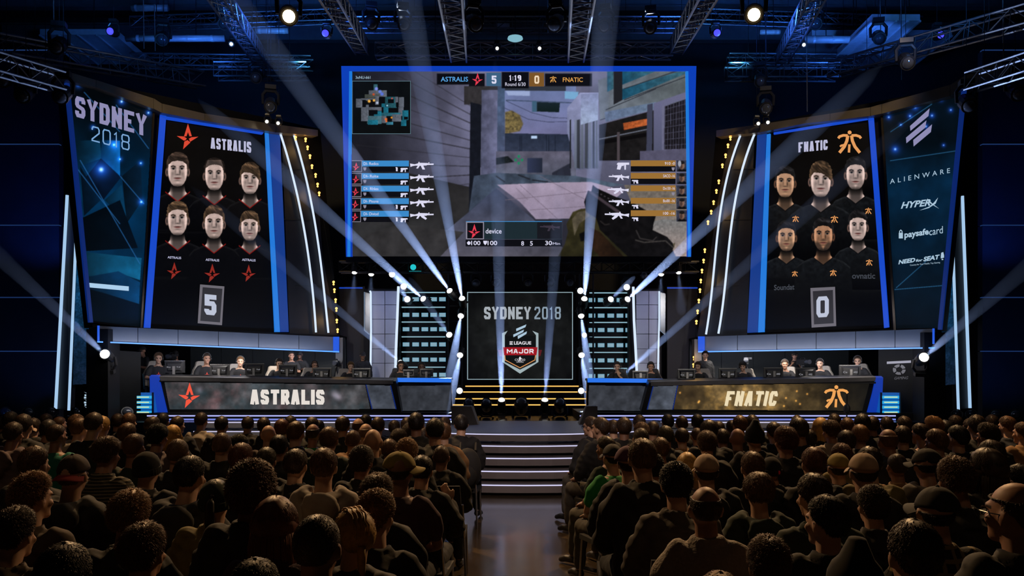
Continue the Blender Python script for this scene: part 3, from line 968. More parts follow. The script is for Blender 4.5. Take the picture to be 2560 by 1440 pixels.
warm = glow('warm_bulb', (1.0, .46, .09), 3.2, 'NONE')
for pl, c1, c2, edge, bulbs, lab in (
        (WL, [(695, 316), (733, 445), (768, 620), (790, 831)], [(729, 320), (766, 450), (797, 620), (821, 832)], [(704, 330), (760, 330), (797, 500), (806, 640), (846, 846), (724, 838)],
         [(739, 343), (764, 347), (769, 367), (775, 389), (780, 414), (789, 436), (794, 460), (798, 482), (834, 705), (836, 724), (839, 749), (841, 771), (842, 800), (844, 824)], 'red star'),
        (WR, [(1893, 320), (1850, 445), (1822, 620), (1796, 834)], [(1858, 322), (1816, 450), (1790, 620), (1765, 836)], [(1886, 336), (1826, 340), (1795, 500), (1775, 640), (1742, 846), (1868, 838)],
         [(1826, 343), (1820, 362), (1814, 387), (1806, 412), (1797, 452), (1791, 476), (1784, 504), (1778, 528), (1770, 554), (1762, 624), (1759, 650), (1755, 675), (1752, 700), (1750, 724), (1747, 750), (1744, 777), (1741, 803), (1735, 893), (1734, 911)], 'gold emblem')):
    cw = empty('light_wall', pl.at(c1[-1][0], c1[-1][1], -.05), 'dark curved wall with two white light tubes beside the %s faces' % lab, 'stage wall', 'curved light walls')
    mb = MB()
    prism(mb, [pl.at(x, y, -.02) for x, y in edge], pl.n, .3)
    mb.obj('wall_panel', PANEL, cw)
    for k, yk in enumerate((420, 547, 713)):
        a = lerp(c1[0], c1[-1], (yk - 316) / 515)
        sx = 1 if pl is WL else -1
        flat('panel_seam', [[(a[0] - sx * 30, yk), (a[0] + sx * 40, yk + 2), (a[0] + sx * 40, yk + 4), (a[0] - sx * 30, yk + 2)]], pl, .0, voidm, cw)
    for c in (c1, c2):
        MB().tube([pl.at(x, y, .05) for x, y in arcpts(c)], .026, 6).obj('light_tube', WHITE_LED, cw, smooth=True)
    bl = empty('bulb_string', pl.at(*bulbs[0], .1), 'string of amber bulbs down the edge beside the %s wall' % lab, 'bulb string', 'amber bulb strings')
    MB().tube([pl.at(x, y, .06) for x, y in bulbs], .008, 4).obj('cable', BLACK, bl)
    for x, y in bulbs:
        b = MB().ball(pl.at(x, y, .1), .032, .032, .032, 8, 6)
        b.ball(pl.at(x, y + 6, .1), .024, .024, .024, 8, 6)
        b.obj('bulb', warm, bl, smooth=True)
    for x, y in bulbs[2::5]:
        ld = bpy.data.lights.new('bulb_light', 'POINT')
        ld.energy, ld.color, ld.shadow_soft_size = 6, (1, .6, .2), .06
        lo = bpy.data.objects.new('bulb_light', ld)
        COL.objects.link(lo)
        lo.location = pl.at(x, y, .35)
        lo.parent = bl
        lo.location -= bl.location

# ------------------------------------------------------------------ player booths under the towers
slate = mat('frosted_panel', (.085, .09, .10), .45, .0, var=.25, scale=1.5)
boothm = mat('booth_wall', (.006, .011, .013), .6, var=.3, scale=2)
for s, pl, q, lab in ((-1, WL, [(244, 815), (848, 843), (848, 878), (244, 853)], 'red star'), (1, WR, [(1745, 842), (2336, 822), (2336, 868), (1745, 878)], 'gold emblem')):
    bt = empty('player_booth', (s * 6.4, 20, SZ), 'dark booth with a lit grey canopy over the %s players' % lab, 'booth', 'player booths')
    n = 6
    for i in range(n):
        a, b = lerp(q[0], q[1], i / n), lerp(q[0], q[1], (i + 1) / n)
        c, d = lerp(q[3], q[2], (i + 1) / n), lerp(q[3], q[2], i / n)
        fquad('canopy_panel', [(a[0] + .8, a[1]), (b[0] - .8, b[1]), (c[0] - .8, c[1]), (d[0] + .8, d[1])], pl, .14, slate, bt, .12)
    fquad('canopy_light', [q[3], q[2], (q[2][0], q[2][1] + 3), (q[3][0], q[3][1] + 3)], pl, .22, glow('canopy_blue', '#4a8cf4', 1.6), bt, .03, label='blue line of light along the canopy foot')
    c0, c1 = pl.at(*q[3], .6), pl.at(*q[2], .6)
    mid = (c0 + c1) / 2
    ln = (c1 - c0).length
    for nm, pos, aim, en, colr, wdt in (('canopy_glow', mid + Vector((0, 0, -.05)), mid - pl.n * .6 + Vector((0, 0, .25)), 20, (.25, .45, 1), .12), ('canopy_fill', mid + pl.n * 1.4 + Vector((0, 0, .9)), mid - pl.n * .5, 13, (.85, .85, 1), .3),
                                        ('booth_fill', mid + pl.n * .1 + Vector((0, 0, -.12)), mid + Vector((0, .75, -.9)), 48, (1, .92, .84), .3)):  # added area lamps that brighten the canopy panels and the players
        lo = light(nm, 'AREA', pos, aim, en, colr, (ln * (.86 if nm == 'booth_fill' else 1), wdt))
        ex_ = Vector(((c1 - c0).normalized()))
        fw = (Vector(aim) - Vector(pos))
        fw = (fw - ex_ * fw.dot(ex_)).normalized()
        lo.matrix_world = Matrix((ex_, (-fw).cross(ex_), -fw)).transposed().to_4x4()
        lo.location = pos
        lo.parent = bt
        lo.location -= bt.location
    ends = [(q[0], 5), (q[1], -14)] if s < 0 else [(q[0], 16), (q[1], -5)]
    for e, dx in ends:
        fquad('canopy_end', [(e[0], e[1] - 1), (e[0] + dx, e[1] - 1), (e[0] + dx, e[1] + 38), (e[0], e[1] + 38)], pl, .17, glow('end_blue', '#1650d0', 1.1), bt, .02)
    mb = MB()
    tp = [pl.at(*q[0], .12), pl.at(*q[1], .12)]
    zt = tp[0].z
    mb.add([(tp[0].x, tp[0].y, zt), (tp[1].x, tp[1].y, zt), (tp[1].x - s * 0, 22.4, zt), (tp[0].x, 22.4, zt)] +
           [(tp[0].x, tp[0].y, zt - .06), (tp[1].x, tp[1].y, zt - .06), (tp[1].x, 22.4, zt - .06), (tp[0].x, 22.4, zt - .06)],
           [(0, 1, 2, 3), (7, 6, 5, 4), (0, 1, 5, 4), (1, 2, 6, 5), (2, 3, 7, 6), (3, 0, 4, 7)])
    mb.obj('canopy_roof', BLACK, bt)
    xs = sorted((tp[0].x, tp[1].x))
    for i in range(5):
        xa = xs[0] + (xs[1] - xs[0]) * i / 5
        MB().box(xa + .004, xa + (xs[1] - xs[0]) / 5 - .004, 22.3, 22.4, SZ, zt - .06).obj('back_panel', boothm, bt)
    xo = tp[0].x if s < 0 else tp[1].x
    yo = tp[0].y if s < 0 else tp[1].y
    MB().box(xo - .22, xo + .22, yo - .02, yo + .5, SZ, zt - .06).obj('post', BLACK, bt)
    xi_, yi_ = (tp[1].x, tp[1].y) if s < 0 else (tp[0].x, tp[0].y)
    MB().box(xi_ - .09, xi_ + .09, yi_ + .0, yi_ + .3, SZ, zt - .06).obj('post', mat('booth_post', (.06, .055, .05), .5), bt)

# ------------------------------------------------------------------ outer side: seamed walls, light columns, shard screens
for s in (-1, 1):
    wx = sorted((s * 10.55, s * 15.97))
    wl_ = empty('side_panels', (s * 12.5, 19.6, 0), 'dark seamed wall panels washed blue beyond the %s tower' % ('red star' if s < 0 else 'gold emblem'), 'wall panels', 'blue washed side walls')
    zs = [0, 2.32, 3.55, 5.2, 7.05, 9.2]
    for z0, z1 in zip(zs[:-1], zs[1:]):
        MB().box(wx[0], wx[1], 19.5, 19.7, z0 + .012, z1 - .012).obj('panel', mat('side_wall_panel', (.03, .035, .05), .42, .2, var=.3, scale=2), wl_)
        MB().box(wx[0], wx[1], 19.485, 19.6, z1 - .01, z1 + .01).obj('seam_strip', glow('seam_blue', '#1c3566', .8, 'NONE'), wl_)  # panel seam given an even blue glow

for s, tubes, lab in ((-1, [((168, 488), (139, 1022), 18.8), ((192, 545), (172, 1026), 18.6)], 'red star'), (1, [((2406, 490), (2425, 1020), 18.8), ((2381, 582), (2396, 1024), 18.6)], 'gold emblem')):
    lc = empty('light_column', P((tubes[0][1][0] + tubes[1][1][0]) / 2, 1030, 18.7), 'slim dark column edged by two leaning white light tubes beyond the %s tower' % lab, 'light column', 'outer light columns')
    (a0, a1, da), (b0, b1, db) = tubes
    top_b = (b0[0], a0[1])
    q = [P(*a0, da + .05), P(*top_b, db + .05), P(*b1, db + .05), P(*a1, da + .05)]
    q2 = [v + Vector((0, .25, 0)) for v in q]
    MB().hexa(q + q2).obj('column_body', PANEL, lc)
    for (c0, c1, d), r in zip(tubes, (.034, .03)):
        MB().tube([P(*c0, d), P(*c1, d)], r, 8).obj('light_tube', glow('icy_led_tube', '#a4c8ea', 1.0), lc, smooth=True)
crystal_l = Canvas(176, 560, 226, 966, s=.8)
for s, q, lab in ((-1, [(197, 560), (222, 700), (222, 960), (182, 962), (186, 760)], 'red star'), (1, [(2384, 590), (2398, 720), (2398, 960), (2352, 964), (2354, 760)], 'gold emblem')):
    pl = front(18.75)
    x0, x1 = min(p[0] for p in q) - 2, max(p[0] for p in q) + 2
    cv = Canvas(x0, 556, x1, 968, s=1.0)
    n = vnoise(cv.h, cv.w, 16, 31 + s)
    n2 = vnoise(cv.h, cv.w, 3, 41 + s)
    gg = np.clip((980 - cv.Y) / 330, .15, 1)
    cv.a = np.stack([.02 + .10 * n2 * n, .08 + .34 * n * gg, .14 + .52 * n * gg], -1) * (.5 + n2[..., None])
    sh = empty('shard_screen', pl.at((x0 + x1) / 2, 960), 'narrow crystal patterned blue screen between the %s tower and its light column' % lab, 'display panel', 'shard screens')
    mb = MB()
    prism(mb, [pl.at(x, y, -.004) for x, y in q], pl.n, .12)
    mb.obj('screen_body', BLACK, sh)
    show('shard_picture', cv, pl, .0, sh, clip=q)
# ------------------------------------------------------------------ the big hanging game screen
MS = Plane(P(865, 643, 21.0), P(1728, 643, 21.0), P(853, 165, 20.4))
scr = empty('big_screen', MS.at(1297, 640, -.1), 'huge hanging screen showing a shooter game alley framed in blue light', 'screen')
fquad('screen_body', [(852, 165), (1741, 165), (1728, 655), (865, 655)], MS, -.03, BLACK, scr, .4)
blue_frame = glow('frame_blue', '#0b3cb4', 1.0)
for q, lb in (([(853, 165), (1741, 165), (1740, 177), (854, 177)], 'blue lit head of the frame'), ([(853, 165), (876, 165), (880, 642), (865, 642)], 'blue lit side of the frame'),
              ([(1720, 165), (1741, 165), (1728, 642), (1718, 642)], 'blue lit side of the frame')):
    fquad('frame_light', q, MS, .09, blue_frame, scr, .1, label=lb)
for q in ([(873, 178), (879, 178), (876, 642), (868, 642)], [(1715, 178), (1721, 178), (1727, 642), (1720, 642)]):
    fquad('inner_light', q, MS, .1, CYAN, scr, .1, label='cyan inner edge')

G = Canvas(876, 177, 1720, 642, s=.75, bg=(.2, .2, .23))
nz = vnoise(G.h, G.w, 40, 5)[..., None]
wallc = np.array((.40, .40, .50)) * np.clip(.38 + (G.X - 960) / 330, .30, 1.05)[..., None] * np.clip(1.35 - (G.Y - 330) / 260, .40, 1)[..., None]
G.a = wallc * (.72 + .55 * nz)
for i in range(13):                      # boards of the alley wall run towards the end of the street
    y0 = 150 + i * 34
    G.line([(890, 330 + (y0 - 330) * 1.35), (1182, 380 + (y0 - 330) * .62)], 1.3 + .5 * (i % 3), (.16, .155, .18), soft=1)
G.poly([(876, 390), (1010, 430), (1185, 470), (1185, 545), (1000, 642), (876, 642)], (.13, .125, .13), (.2, .2, .205), axis=1, noise=.35, cell=30)
G.poly([(876, 365), (892, 375), (910, 402), (876, 402)], (.25, .25, .33))
G.poly(rect(1160, 215, 1250, 262), (.2, .19, .2), noise=.2)
G.poly([(1176, 255), (1204, 262), (1200, 530), (1172, 530)], (.085, .095, .13), noise=.2)
G.poly([(1204, 225), (1246, 225), (1240, 440), (1240, 500), (1202, 530)], (.30, .31, .40), (.42, .42, .54), axis=0, noise=.3, cell=12)
G.poly([(1244, 215), (1263, 215), (1262, 400), (1242, 420)], (.28, .36, .48), (.25, .27, .36), noise=.3, cell=9)
G.poly([(1262, 215), (1440, 215), (1440, 340), (1262, 340)], (.44, .50, .68), (.46, .46, .62), axis=1, noise=.12, cell=40)
G.poly([(1262, 215), (1415, 215), (1415, 228), (1262, 226)], (.2, .22, .26))
G.poly([(1264, 228), (1325, 228), (1325, 240), (1270, 238)], (.62, .68, .84), soft=1)
G.poly([(1265, 249), (1440, 256), (1440, 259), (1265, 252)], (.28, .33, .44))
G.poly(rect(1330, 253, 1342, 280), (.25, .38, .48))
G.poly([(1342, 255), (1400, 257), (1398, 281), (1342, 279)], (.10, .15, .18), (.07, .12, .12), axis=1)
G.poly([(1412, 228), (1446, 230), (1444, 248), (1412, 247)], (.48, .68, .84), soft=1)
G.line([(1265, 252), (1330, 282), (1380, 294), (1430, 296)], 1.2, (.16, .18, .26))
G.line([(1262, 270), (1320, 298), (1370, 305), (1430, 304)], 1.2, (.16, .18, .26))
bush = G.mask([(1263, 280), (1280, 276), (1300, 288), (1308, 310), (1300, 328), (1263, 335)], 2)
tn = vnoise(G.h, G.w, 4, 77)[..., None]
G.put(bush * .9, np.array((.42, .36, .20)) * (.35 + 1.3 * tn))
G.poly([(1262, 333), (1440, 336), (1440, 380), (1262, 380)], (.15, .18, .25), (.2, .23, .31), axis=1, noise=.15)
for x in (1300, 1304, 1366, 1372, 1388):
    G.line([(x, 338), (x, 378)], 1.2, (.09, .11, .16))
G.poly(rect(1328, 340, 1343, 346), (.75, .85, .98), soft=1)
G.poly([(1240, 378), (1440, 378), (1440, 445), (1240, 460)], (.36, .35, .42), (.36, .38, .45), axis=1, noise=.25, cell=16)
G.poly([(1240, 395), (1270, 390), (1286, 405), (1240, 412)], (.10, .12, .13), soft=1, noise=.5, cell=4)
G.poly(rect(1318, 395, 1356, 432), (.20, .23, .34), (.14, .16, .22), axis=0, soft=1)
G.poly([(1380, 432), (1425, 408), (1428, 445), (1380, 440)], (.16, .17, .22), soft=1)
# street
G.poly([(1240, 432), (1440, 440), (1560, 462), (1500, 470), (1240, 470), (1172, 530), (1185, 440)], (.24, .28, .35), (.30, .36, .43), axis=0, noise=.35, cell=14)
for a, b in (((1295, 437), (1325, 448)), ((1330, 450), (1370, 455)), ((1240, 440), (1262, 455))):
    G.line([a, b], 3, (.12, .12, .15), soft=1)
G.poly([(1172, 530), (1240, 470), (1330, 545), (1430, 642), (1000, 642), (1100, 590)], (.22, .25, .34), (.34, .33, .38), axis=1, noise=.3, cell=24)
G.poly([(1243, 462), (1400, 456), (1478, 455), (1560, 478), (1480, 545), (1340, 548), (1300, 505)], (.66, .60, .69), (.58, .53, .62), axis=1, noise=.14, cell=18)
for a, b in (((1300, 462), (1395, 548)), ((1262, 500), (1480, 478)), ((1350, 440), (1475, 505)), ((1325, 525), (1480, 515)), ((1290, 470), (1320, 500))):
    G.line([a, b], 1.2, (.45, .40, .46))
G.poly([(876, 600), (1000, 560), (1160, 580), (1100, 642), (876, 642)], (.20, .195, .20), noise=.3, cell=20)
# buildings on the far side of the street
G.poly([(1418, 270), (1450, 232), (1496, 232), (1496, 420), (1440, 425), (1418, 330)], (.60, .62, .78), (.36, .38, .48), axis=1, noise=.15, cell=14)
for x, w_, c in ((1424, 4, .2), (1436, 6, .62), (1442, 8, .30), (1452, 7, .55), (1462, 9, .38), (1472, 6, .6), (1481, 6, .28), (1489, 5, .5)):
    G.poly([(x, 300), (x + w_, 298), (x + w_, 422), (x, 420)], (c * .8, c * .85, c), (c * .6, c * .65, c * .75), axis=1)
G.poly([(1452, 235), (1495, 233), (1495, 300), (1452, 312)], (.52, .55, .70), (.62, .68, .8), axis=1, noise=.15)
G.poly([(1495, 200), (1720, 130), (1720, 250), (1500, 300)], (.42, .45, .50), (.36, .39, .40), axis=0, noise=.22, cell=16)
for q in ([(1518, 178), (1534, 178), (1534, 222), (1518, 230)], [(1556, 178), (1640, 178), (1556, 212)], [(1556, 222), (1700, 178), (1720, 178), (1720, 182), (1556, 250)]):
    G.poly(q, (.10, .30, .40), (.24, .40, .46), axis=0, noise=.25)
G.poly([(1534, 178), (1556, 178), (1556, 250), (1534, 262)], (.13, .13, .15))
for a, b in (((1500, 300), (1720, 236)), ((1514, 275), (1640, 222)), ((1560, 222), (1720, 168)), ((1560, 250), (1720, 190))):
    G.line([a, b], 2, (.16, .17, .2))
G.poly([(1512, 280), (1640, 255), (1640, 272), (1514, 305)], (.38, .44, .56), (.42, .5, .6), axis=0, noise=.2)
G.poly([(1498, 312), (1640, 274), (1640, 400), (1498, 402)], (.12, .11, .11), (.10, .095, .10), axis=1, noise=.4, cell=10)
G.poly([(1558, 308), (1617, 297), (1617, 313), (1560, 325)], (.66, .32, .16), (.74, .38, .2), axis=0, noise=.3, cell=3)
G.line([(1498, 348), (1625, 322)], 2.4, (.42, .44, .5))
G.poly([(1498, 352), (1625, 330), (1625, 340), (1498, 362)], (.05, .045, .05))
for x, w_ in ((1543, 6), (1546, 3)):
    G.poly(rect(x, 330, x + w_, 402), (.30, .27, .29))
G.poly([(1618, 262), (1632, 258), (1630, 380), (1616, 380)], (.25, .26, .34))
G.poly([(1634, 258), (1655, 252), (1655, 378), (1634, 378)], (.42, .42, .55), (.34, .35, .45), axis=1)
G.poly([(1652, 252), (1720, 228), (1720, 246), (1655, 266)], (.42, .42, .54))
G.poly([(1662, 266), (1720, 246), (1720, 372), (1660, 374)], (.11, .10, .12), noise=.4, cell=6)
for i in range(9):
    G.line([(1663 + i * 7, 262 - i * 2), (1662 + i * 7, 374)], .9, (.34, .34, .42))
for i in range(7):
    G.line([(1661, 274 + i * 15), (1720, 258 + i * 17)], .9, (.34, .34, .42))
G.poly([(1600, 378), (1720, 372), (1720, 402), (1600, 402)], (.34, .33, .42), noise=.1)
# far right ground, gun and gloved hand
G.poly([(1560, 462), (1720, 470), (1720, 642), (1690, 640), (1600, 560)], (.42, .39, .36), (.60, .55, .52), axis=1, noise=.22, cell=5)
G.poly([(1600, 560), (1660, 548), (1720, 552), (1720, 642), (1690, 642)], (.46, .46, .46), (.66, .58, .55), axis=1, noise=.22, cell=4)
G.poly([(1395, 642), (1412, 610), (1420, 580), (1416, 560), (1424, 545), (1432, 530), (1452, 522), (1474, 520), (1500, 545), (1540, 590), (1590, 642)], (.24, .22, .13), (.15, .14, .08), axis=1, noise=.4, cell=12, soft=1)
G.poly([(1430, 548), (1445, 530), (1468, 526), (1474, 540), (1448, 560), (1436, 590)], (.34, .31, .25), soft=1, noise=.3)
G.poly([(1448, 585), (1462, 578), (1466, 600), (1452, 604)], (.04, .04, .04), soft=1)
G.poly([(1472, 566), (1500, 580), (1560, 642), (1500, 642), (1470, 610)], (.20, .13, .08), (.1, .07, .05), axis=0, soft=1, noise=.3)
G.poly([(1460, 505), (1470, 476), (1478, 480), (1482, 462), (1492, 470), (1540, 492), (1580, 505), (1640, 540), (1634, 560), (1632, 575), (1668, 592), (1686, 612), (1682, 625), (1690, 642), (1570, 642), (1500, 575), (1490, 545), (1466, 530)], (.05, .045, .05), (.075, .07, .075), axis=0, noise=.5, cell=8)
G.poly([(1470, 480), (1478, 478), (1550, 528), (1548, 536)], (.26, .22, .25), soft=1)
for i in range(6):
    G.line([(1492 + i * 9, 480 + i * 5), (1496 + i * 9, 482 + i * 5)], 2.4, (.26, .24, .26))
G.line([(1590, 575), (1600, 596), (1632, 602), (1642, 592)], 2, (.26, .24, .24), soft=1)
G.line([(1588, 600), (1610, 606), (1664, 602), (1684, 620)], 2.2, (.30, .28, .27), soft=1)
G.poly([(1682, 610), (1688, 606), (1686, 622)], (.34, .31, .24))
G.line([(1500, 552), (1512, 562), (1524, 560)], 2, (.2, .18, .18), soft=1)
for p in ((1297, 391), (1297, 408), (1289, 400), (1305, 400)):
    G.put(G.ell(p[0], p[1], 3, 3.4, .5), (.10, .55, .36))
# heads-up strips baked in the picture: the dark score strip
G.poly(rect(1092, 184, 1172, 212), (.05, .05, .07), soft=1)
G.poly(rect(1172, 184, 1212, 216), (.06, .055, .08))
G.poly(rect(1254, 180, 1322, 221), (.05, .05, .075))
G.poly(rect(1362, 184, 1480, 216), (.06, .06, .085), soft=1)
G.a *= (1 + .05 * (np.random.RandomState(3).rand(G.h, G.w)[..., None] - .5))
show('game_picture', G, MS, .012, scr, strength=.92, clip=[(878, 178), (1719, 178), (1717, 641), (876, 641)])


def plate(name, q, m, off=.02, **kw):
    return fquad(name, q if len(q) == 4 and not isinstance(q[0], (int, float)) else rect(*q), MS, off, m, scr, .006, **kw)


hud_dark = glow('hud_dark', '#0b0b10', 1.0, 'NONE')
hud_blue = glow('hud_blue', '#3a88c8', 1.0, 'NONE')
hud_blue2 = glow('hud_sky', '#5aa8e8', 1.0, 'NONE')
hud_gold = glow('hud_gold', '#9a6f34', 1.0, 'NONE')
hud_gold2 = glow('hud_amber', '#dfa050', 1.0, 'NONE')
hud_white = glow('hud_white', '#dcdaf0', 1.0, 'NONE')
hud_grey = glow('hud_grey', '#8a8696', 1.0, 'NONE')
hud_red = glow('hud_red', '#e23c50', 1.0, 'NONE')
plate('score_tile', (1216, 182, 1253, 215), glow('tile_blue', '#3a5f7e', 1, 'NONE'), label='blue score tile')
plate('score_tile', (1323, 182, 1360, 216), glow('tile_gold', '#7a5426', 1, 'NONE'), label='brown score tile')
typeset('team_name', 'ASTRALIS', (1102, 204), (1170, 204), 12, MS, .02, hud_blue2, scr, bold=.01)
flat('team_mark', star_mark(1194, 199, 15), MS, .02, hud_red, scr)
flat('score_digit', letters('5', (1229, 209), (1241, 209), 20, 4.2), MS, .034, hud_white, scr)
flat('score_digit', letters('0', (1336, 209), (1348, 209), 20, 4), MS, .034, glow('digit_gold', '#f0d8b8', 1, 'NONE'), scr)
flat('round_clock', letters('1:19', (1273, 202), (1303, 202), 14, 3.2, gap=.3), MS, .02, hud_white, scr)
typeset('round_text', 'Round 6/30', (1263, 215), (1314, 215), 9, MS, .02, hud_white, scr)
flat('team_mark', curl_mark(1383, 199, 8), MS, .02, hud_gold2, scr)
typeset('team_name', 'FNATIC', (1407, 205), (1457, 205), 11.5, MS, .02, hud_gold2, scr, bold=.01)
typeset('map_title', '3eNU-661', (889, 197), (926, 197), 7, MS, .02, ICE, scr)
plate('map_frame', (880, 202, 1027, 335), glow('map_edge', '#5c7884', .8, 'NONE'), .016)
M = Canvas(881.5, 203.5, 1025.5, 333.5, s=1.5, bg=(.045, .055, .06))
M.a *= (.7 + .6 * vnoise(M.h, M.w, 30, 3)[..., None])
grey, teal = (.34, .36, .40), (.10, .38, .46)
for r_, c in ((rect(934, 211, 944, 226), (.2, .36, .4)), (rect(922, 226, 967, 238), grey), (rect(912, 236, 967, 245), (.27, .29, .27)), (rect(890, 247, 906, 269), grey), (rect(902, 246, 947, 252), grey),
              (rect(903, 268, 922, 303), grey), (rect(915, 262, 922, 300), grey), (rect(938, 240, 947, 262), grey), (rect(947, 232, 967, 244), grey), (rect(920, 268, 954, 277), grey),
              (rect(954, 259, 985, 268), teal), (rect(963, 242, 992, 270), (.13, .3, .34)), (rect(988, 242, 995, 258), grey), (rect(997, 243, 1010, 268), grey), (rect(996, 268, 1009, 290), grey),
              (rect(959, 268, 971, 290), teal), (rect(950, 282, 1002, 290), (.15, .36, .42)), (rect(1006, 276, 1021, 300), teal), (rect(935, 278, 954, 300), teal), (rect(918, 290, 954, 310), (.25, .38, .42)),
              (rect(906, 290, 920, 302), grey), (rect(920, 300, 945, 312), teal), (rect(954, 290, 966, 308), grey), (rect(980, 286, 1003, 304), grey), (rect(966, 305, 983, 312), (.2, .42, .5)), (rect(1003, 300, 1016, 315), teal)):
    M.poly(r_, np.array(c) * .9, np.array(c) * 1.15, axis=0, noise=.2, cell=5)
for x0, y0, x1, y1 in ((906, 250, 915, 268), (923, 249, 938, 267), (948, 242, 963, 259), (970, 248, 985, 258), (972, 270, 996, 281), (990, 256, 996, 268), (922, 275, 944, 286), (968, 292, 980, 304), (1010, 292, 1020, 299)):
    M.poly(rect(x0, y0, x1, y1), (.04, .042, .05))
for x, y, r_, c in ((923, 253, 3.6, (.95, .7, .3)), (935, 251, 3, (.95, .7, .3)), (934, 236, 2.8, (.75, .3, .16)), (965, 298, 3.2, (.9, .42, .2)), (966, 303, 2.4, (.9, .42, .2)), (979, 294, 2.4, (.85, .55, .15)),
                   (941, 222, 4, (.5, .55, .9)), (950, 229, 4, (.4, .5, .85)), (955, 235, 4, (.35, .45, .85)), (943, 257, 3, (.7, .75, .85)), (968, 264, 2, (.6, .8, .9)), (980, 246, 2, (.8, .3, .25))):
    M.put(M.ell(x, y, r_, r_, .4), c)
show('map_picture', M, MS, .022, scr)


def rifle(x, y, ln, flip=False, kind=0):
    """Side silhouette of a rifle or pistol icon, ln pixels long (pixel polygons)."""
    if kind == 2:
        u = [[(0, .08), (.9, .08), (.98, .2), (1, .34), (.92, .36), (1.0, .95), (.72, 1.0), (.6, .5), (.45, .5), (.42, .36), (0, .36)], [(.26, .36), (.4, .36), (.38, 1.0), (.27, 1.0)]]
        k = ln
        hgt = ln * .62
    else:
        mag = [(.44, .4), (.55, .4), (.64, .98), (.53, 1.0)] if kind == 0 else [(.42, .4), (.56, .4), (.72, .82), (.66, 1.0), (.5, .7)]
        u = [[(0, .2), (.2, .3), (.32, .2), (.36, .1), (.62, .12), (.76, .14), (.78, .22), (1.0, .2), (1.0, .38), (.72, .4), (.7, .46), (.42, .5), (.22, .48), (.1, .55), (.02, .66)], mag,
             [(.34, .46), (.42, .46), (.34, .86), (.26, .84)], rect(.36, -.02, .4, .12), rect(.78, .04, .82, .2)]
        hgt = ln * .32
    return [[(x + (ln * (1 - a) if flip else ln * a), y + hgt * b) for a, b in p] for p in u]


for i, nm in enumerate(('DI- Redics', 'DI- Rolte', 'DI- Rhles', 'DI- Phione', 'DI- Diviod')):
    y = 401 + i * 31.4
    dx = -i * .7
    plate('avatar_frame', (877 + dx, y, 905 + dx, y + 28.5), hud_grey, .018)
    plate('avatar_tile', (879 + dx, y + 1.5, 903.5 + dx, y + 27), hud_dark, .022)
    flat('team_mark', star_mark(890.5 + dx, y + 16, 10), MS, .03, hud_red, scr)
    plate('name_bar', (905 + dx, y + .5, 1022, y + 15), hud_blue, .022, label='blue player bar')
    plate('kit_bar', (905 + dx, y + 15, 1022, y + 28.5), hud_dark, .022, label='dark equipment bar')
    typeset('player_text', nm, (909, y + 11.5), (946, y + 11.5), 7, MS, .034, hud_white, scr)
    flat('shield_mark', [[(908, y + 17.5), (916, y + 17.5), (915, y + 23), (912, y + 26), (909, y + 23)]], MS, .034, hud_grey, scr)
    flat('gun_mark', rifle(1025, y + 4, 59, False, 1 if i == 4 else 0), MS, .03, hud_white, scr)
    flat('kit_mark', rifle(1001, y + 18, 18, True, 2), MS, .034, hud_white, scr)
    if i in (0, 3, 4):
        flat('kit_mark', [rect(990, y + 18, 994, y + 27), rect(989, y + 17, 993, y + 19)], MS, .034, hud_white, scr)
for i, nm in enumerate(('910 -0', 'SACO -16', 'Dn130 -16', 'Bo00 -16', '100 -16')):
    y = 401 + i * 31.2
    plate('name_bar', (1577, y, 1689, y + 14.5), hud_gold, .022, label='gold player bar')
    if i < 2:
        plate('kit_bar', (1577, y + 14.5, 1689, y + 28), hud_dark, .022, label='dark equipment bar')
    typeset('player_text', nm, (1658 if i else 1662, y + 11), (1687, y + 11), 7, MS, .034, hud_white, scr)
    A = Canvas(1691, y, 1717, y + 28, s=2, bg=(.2, .21, .27))
    A.a *= .6 + .9 * vnoise(A.h, A.w, 4, 60 + i)[..., None]
    A.put(A.ell(1705, y + 27, 11, 7), (.05, .05, .06))
    A.put(A.ell(1705, y + 13, 6.5, 9.5), (.50, .38, .32))
    A.put(A.ell(1703, y + 15, 3.4, 6), (.30, .22, .2))
    A.put(A.ell(1705, y + 5.5, 6.6, 4), (.10, .09, .09))
    if i == 0:
        A.put(A.ell(1699, y + 8, 4, 8), (.62, .63, .68))
    show('avatar_picture', A, MS, .024, scr)
    flat('gun_mark', rifle(*((1542, y + 4, 31, True, 2), (1522, y + 4, 51, True), (1519, y + 5, 53, True, 1), (1522, y + 4, 51, True), (1512, y + 4, 61, True, 1))[i]), MS, .03, hud_white, scr)
    if i in (1, 3, 4):
        flat('kit_mark', rifle(1580, y + 17, 16, False, 2), MS, .034, hud_white, scr)
    else:
        flat('shield_mark', [[(1679, y + 17.5), (1687, y + 17.5), (1686, y + 23), (1683, y + 26), (1680, y + 23)]], MS, .034, hud_grey, scr)
plate('player_card', (1165, 553, 1405, 598), glow('card_teal', '#1c2a30', 1, 'NONE'), .018)
plate('card_edge', (1165, 553, 1405, 554.6), hud_blue, .024)
plate('avatar_frame', (1165, 554, 1210, 598), hud_grey, .022)
plate('avatar_tile', (1168, 557, 1207.5, 596), hud_dark, .026)
flat('team_mark', star_mark(1186, 579, 17), MS, .034, hud_red, scr)
typeset('player_text', 'device', (1214, 584), (1254, 584), 12.5, MS, .03, hud_white, scr, bold=.008)
plate('weapon_tile', (1343, 556, 1404, 597), glow('weapon_tile', '#16171d', 1, 'NONE'), .024)
flat('weapon_mark', rifle(1350, 562, 50, True, 0), MS, .032, glow('weapon_dark', '#3a3340', 1, 'NONE'), scr)
plate('status_bar', (1164, 599, 1405, 616), hud_dark, .024)
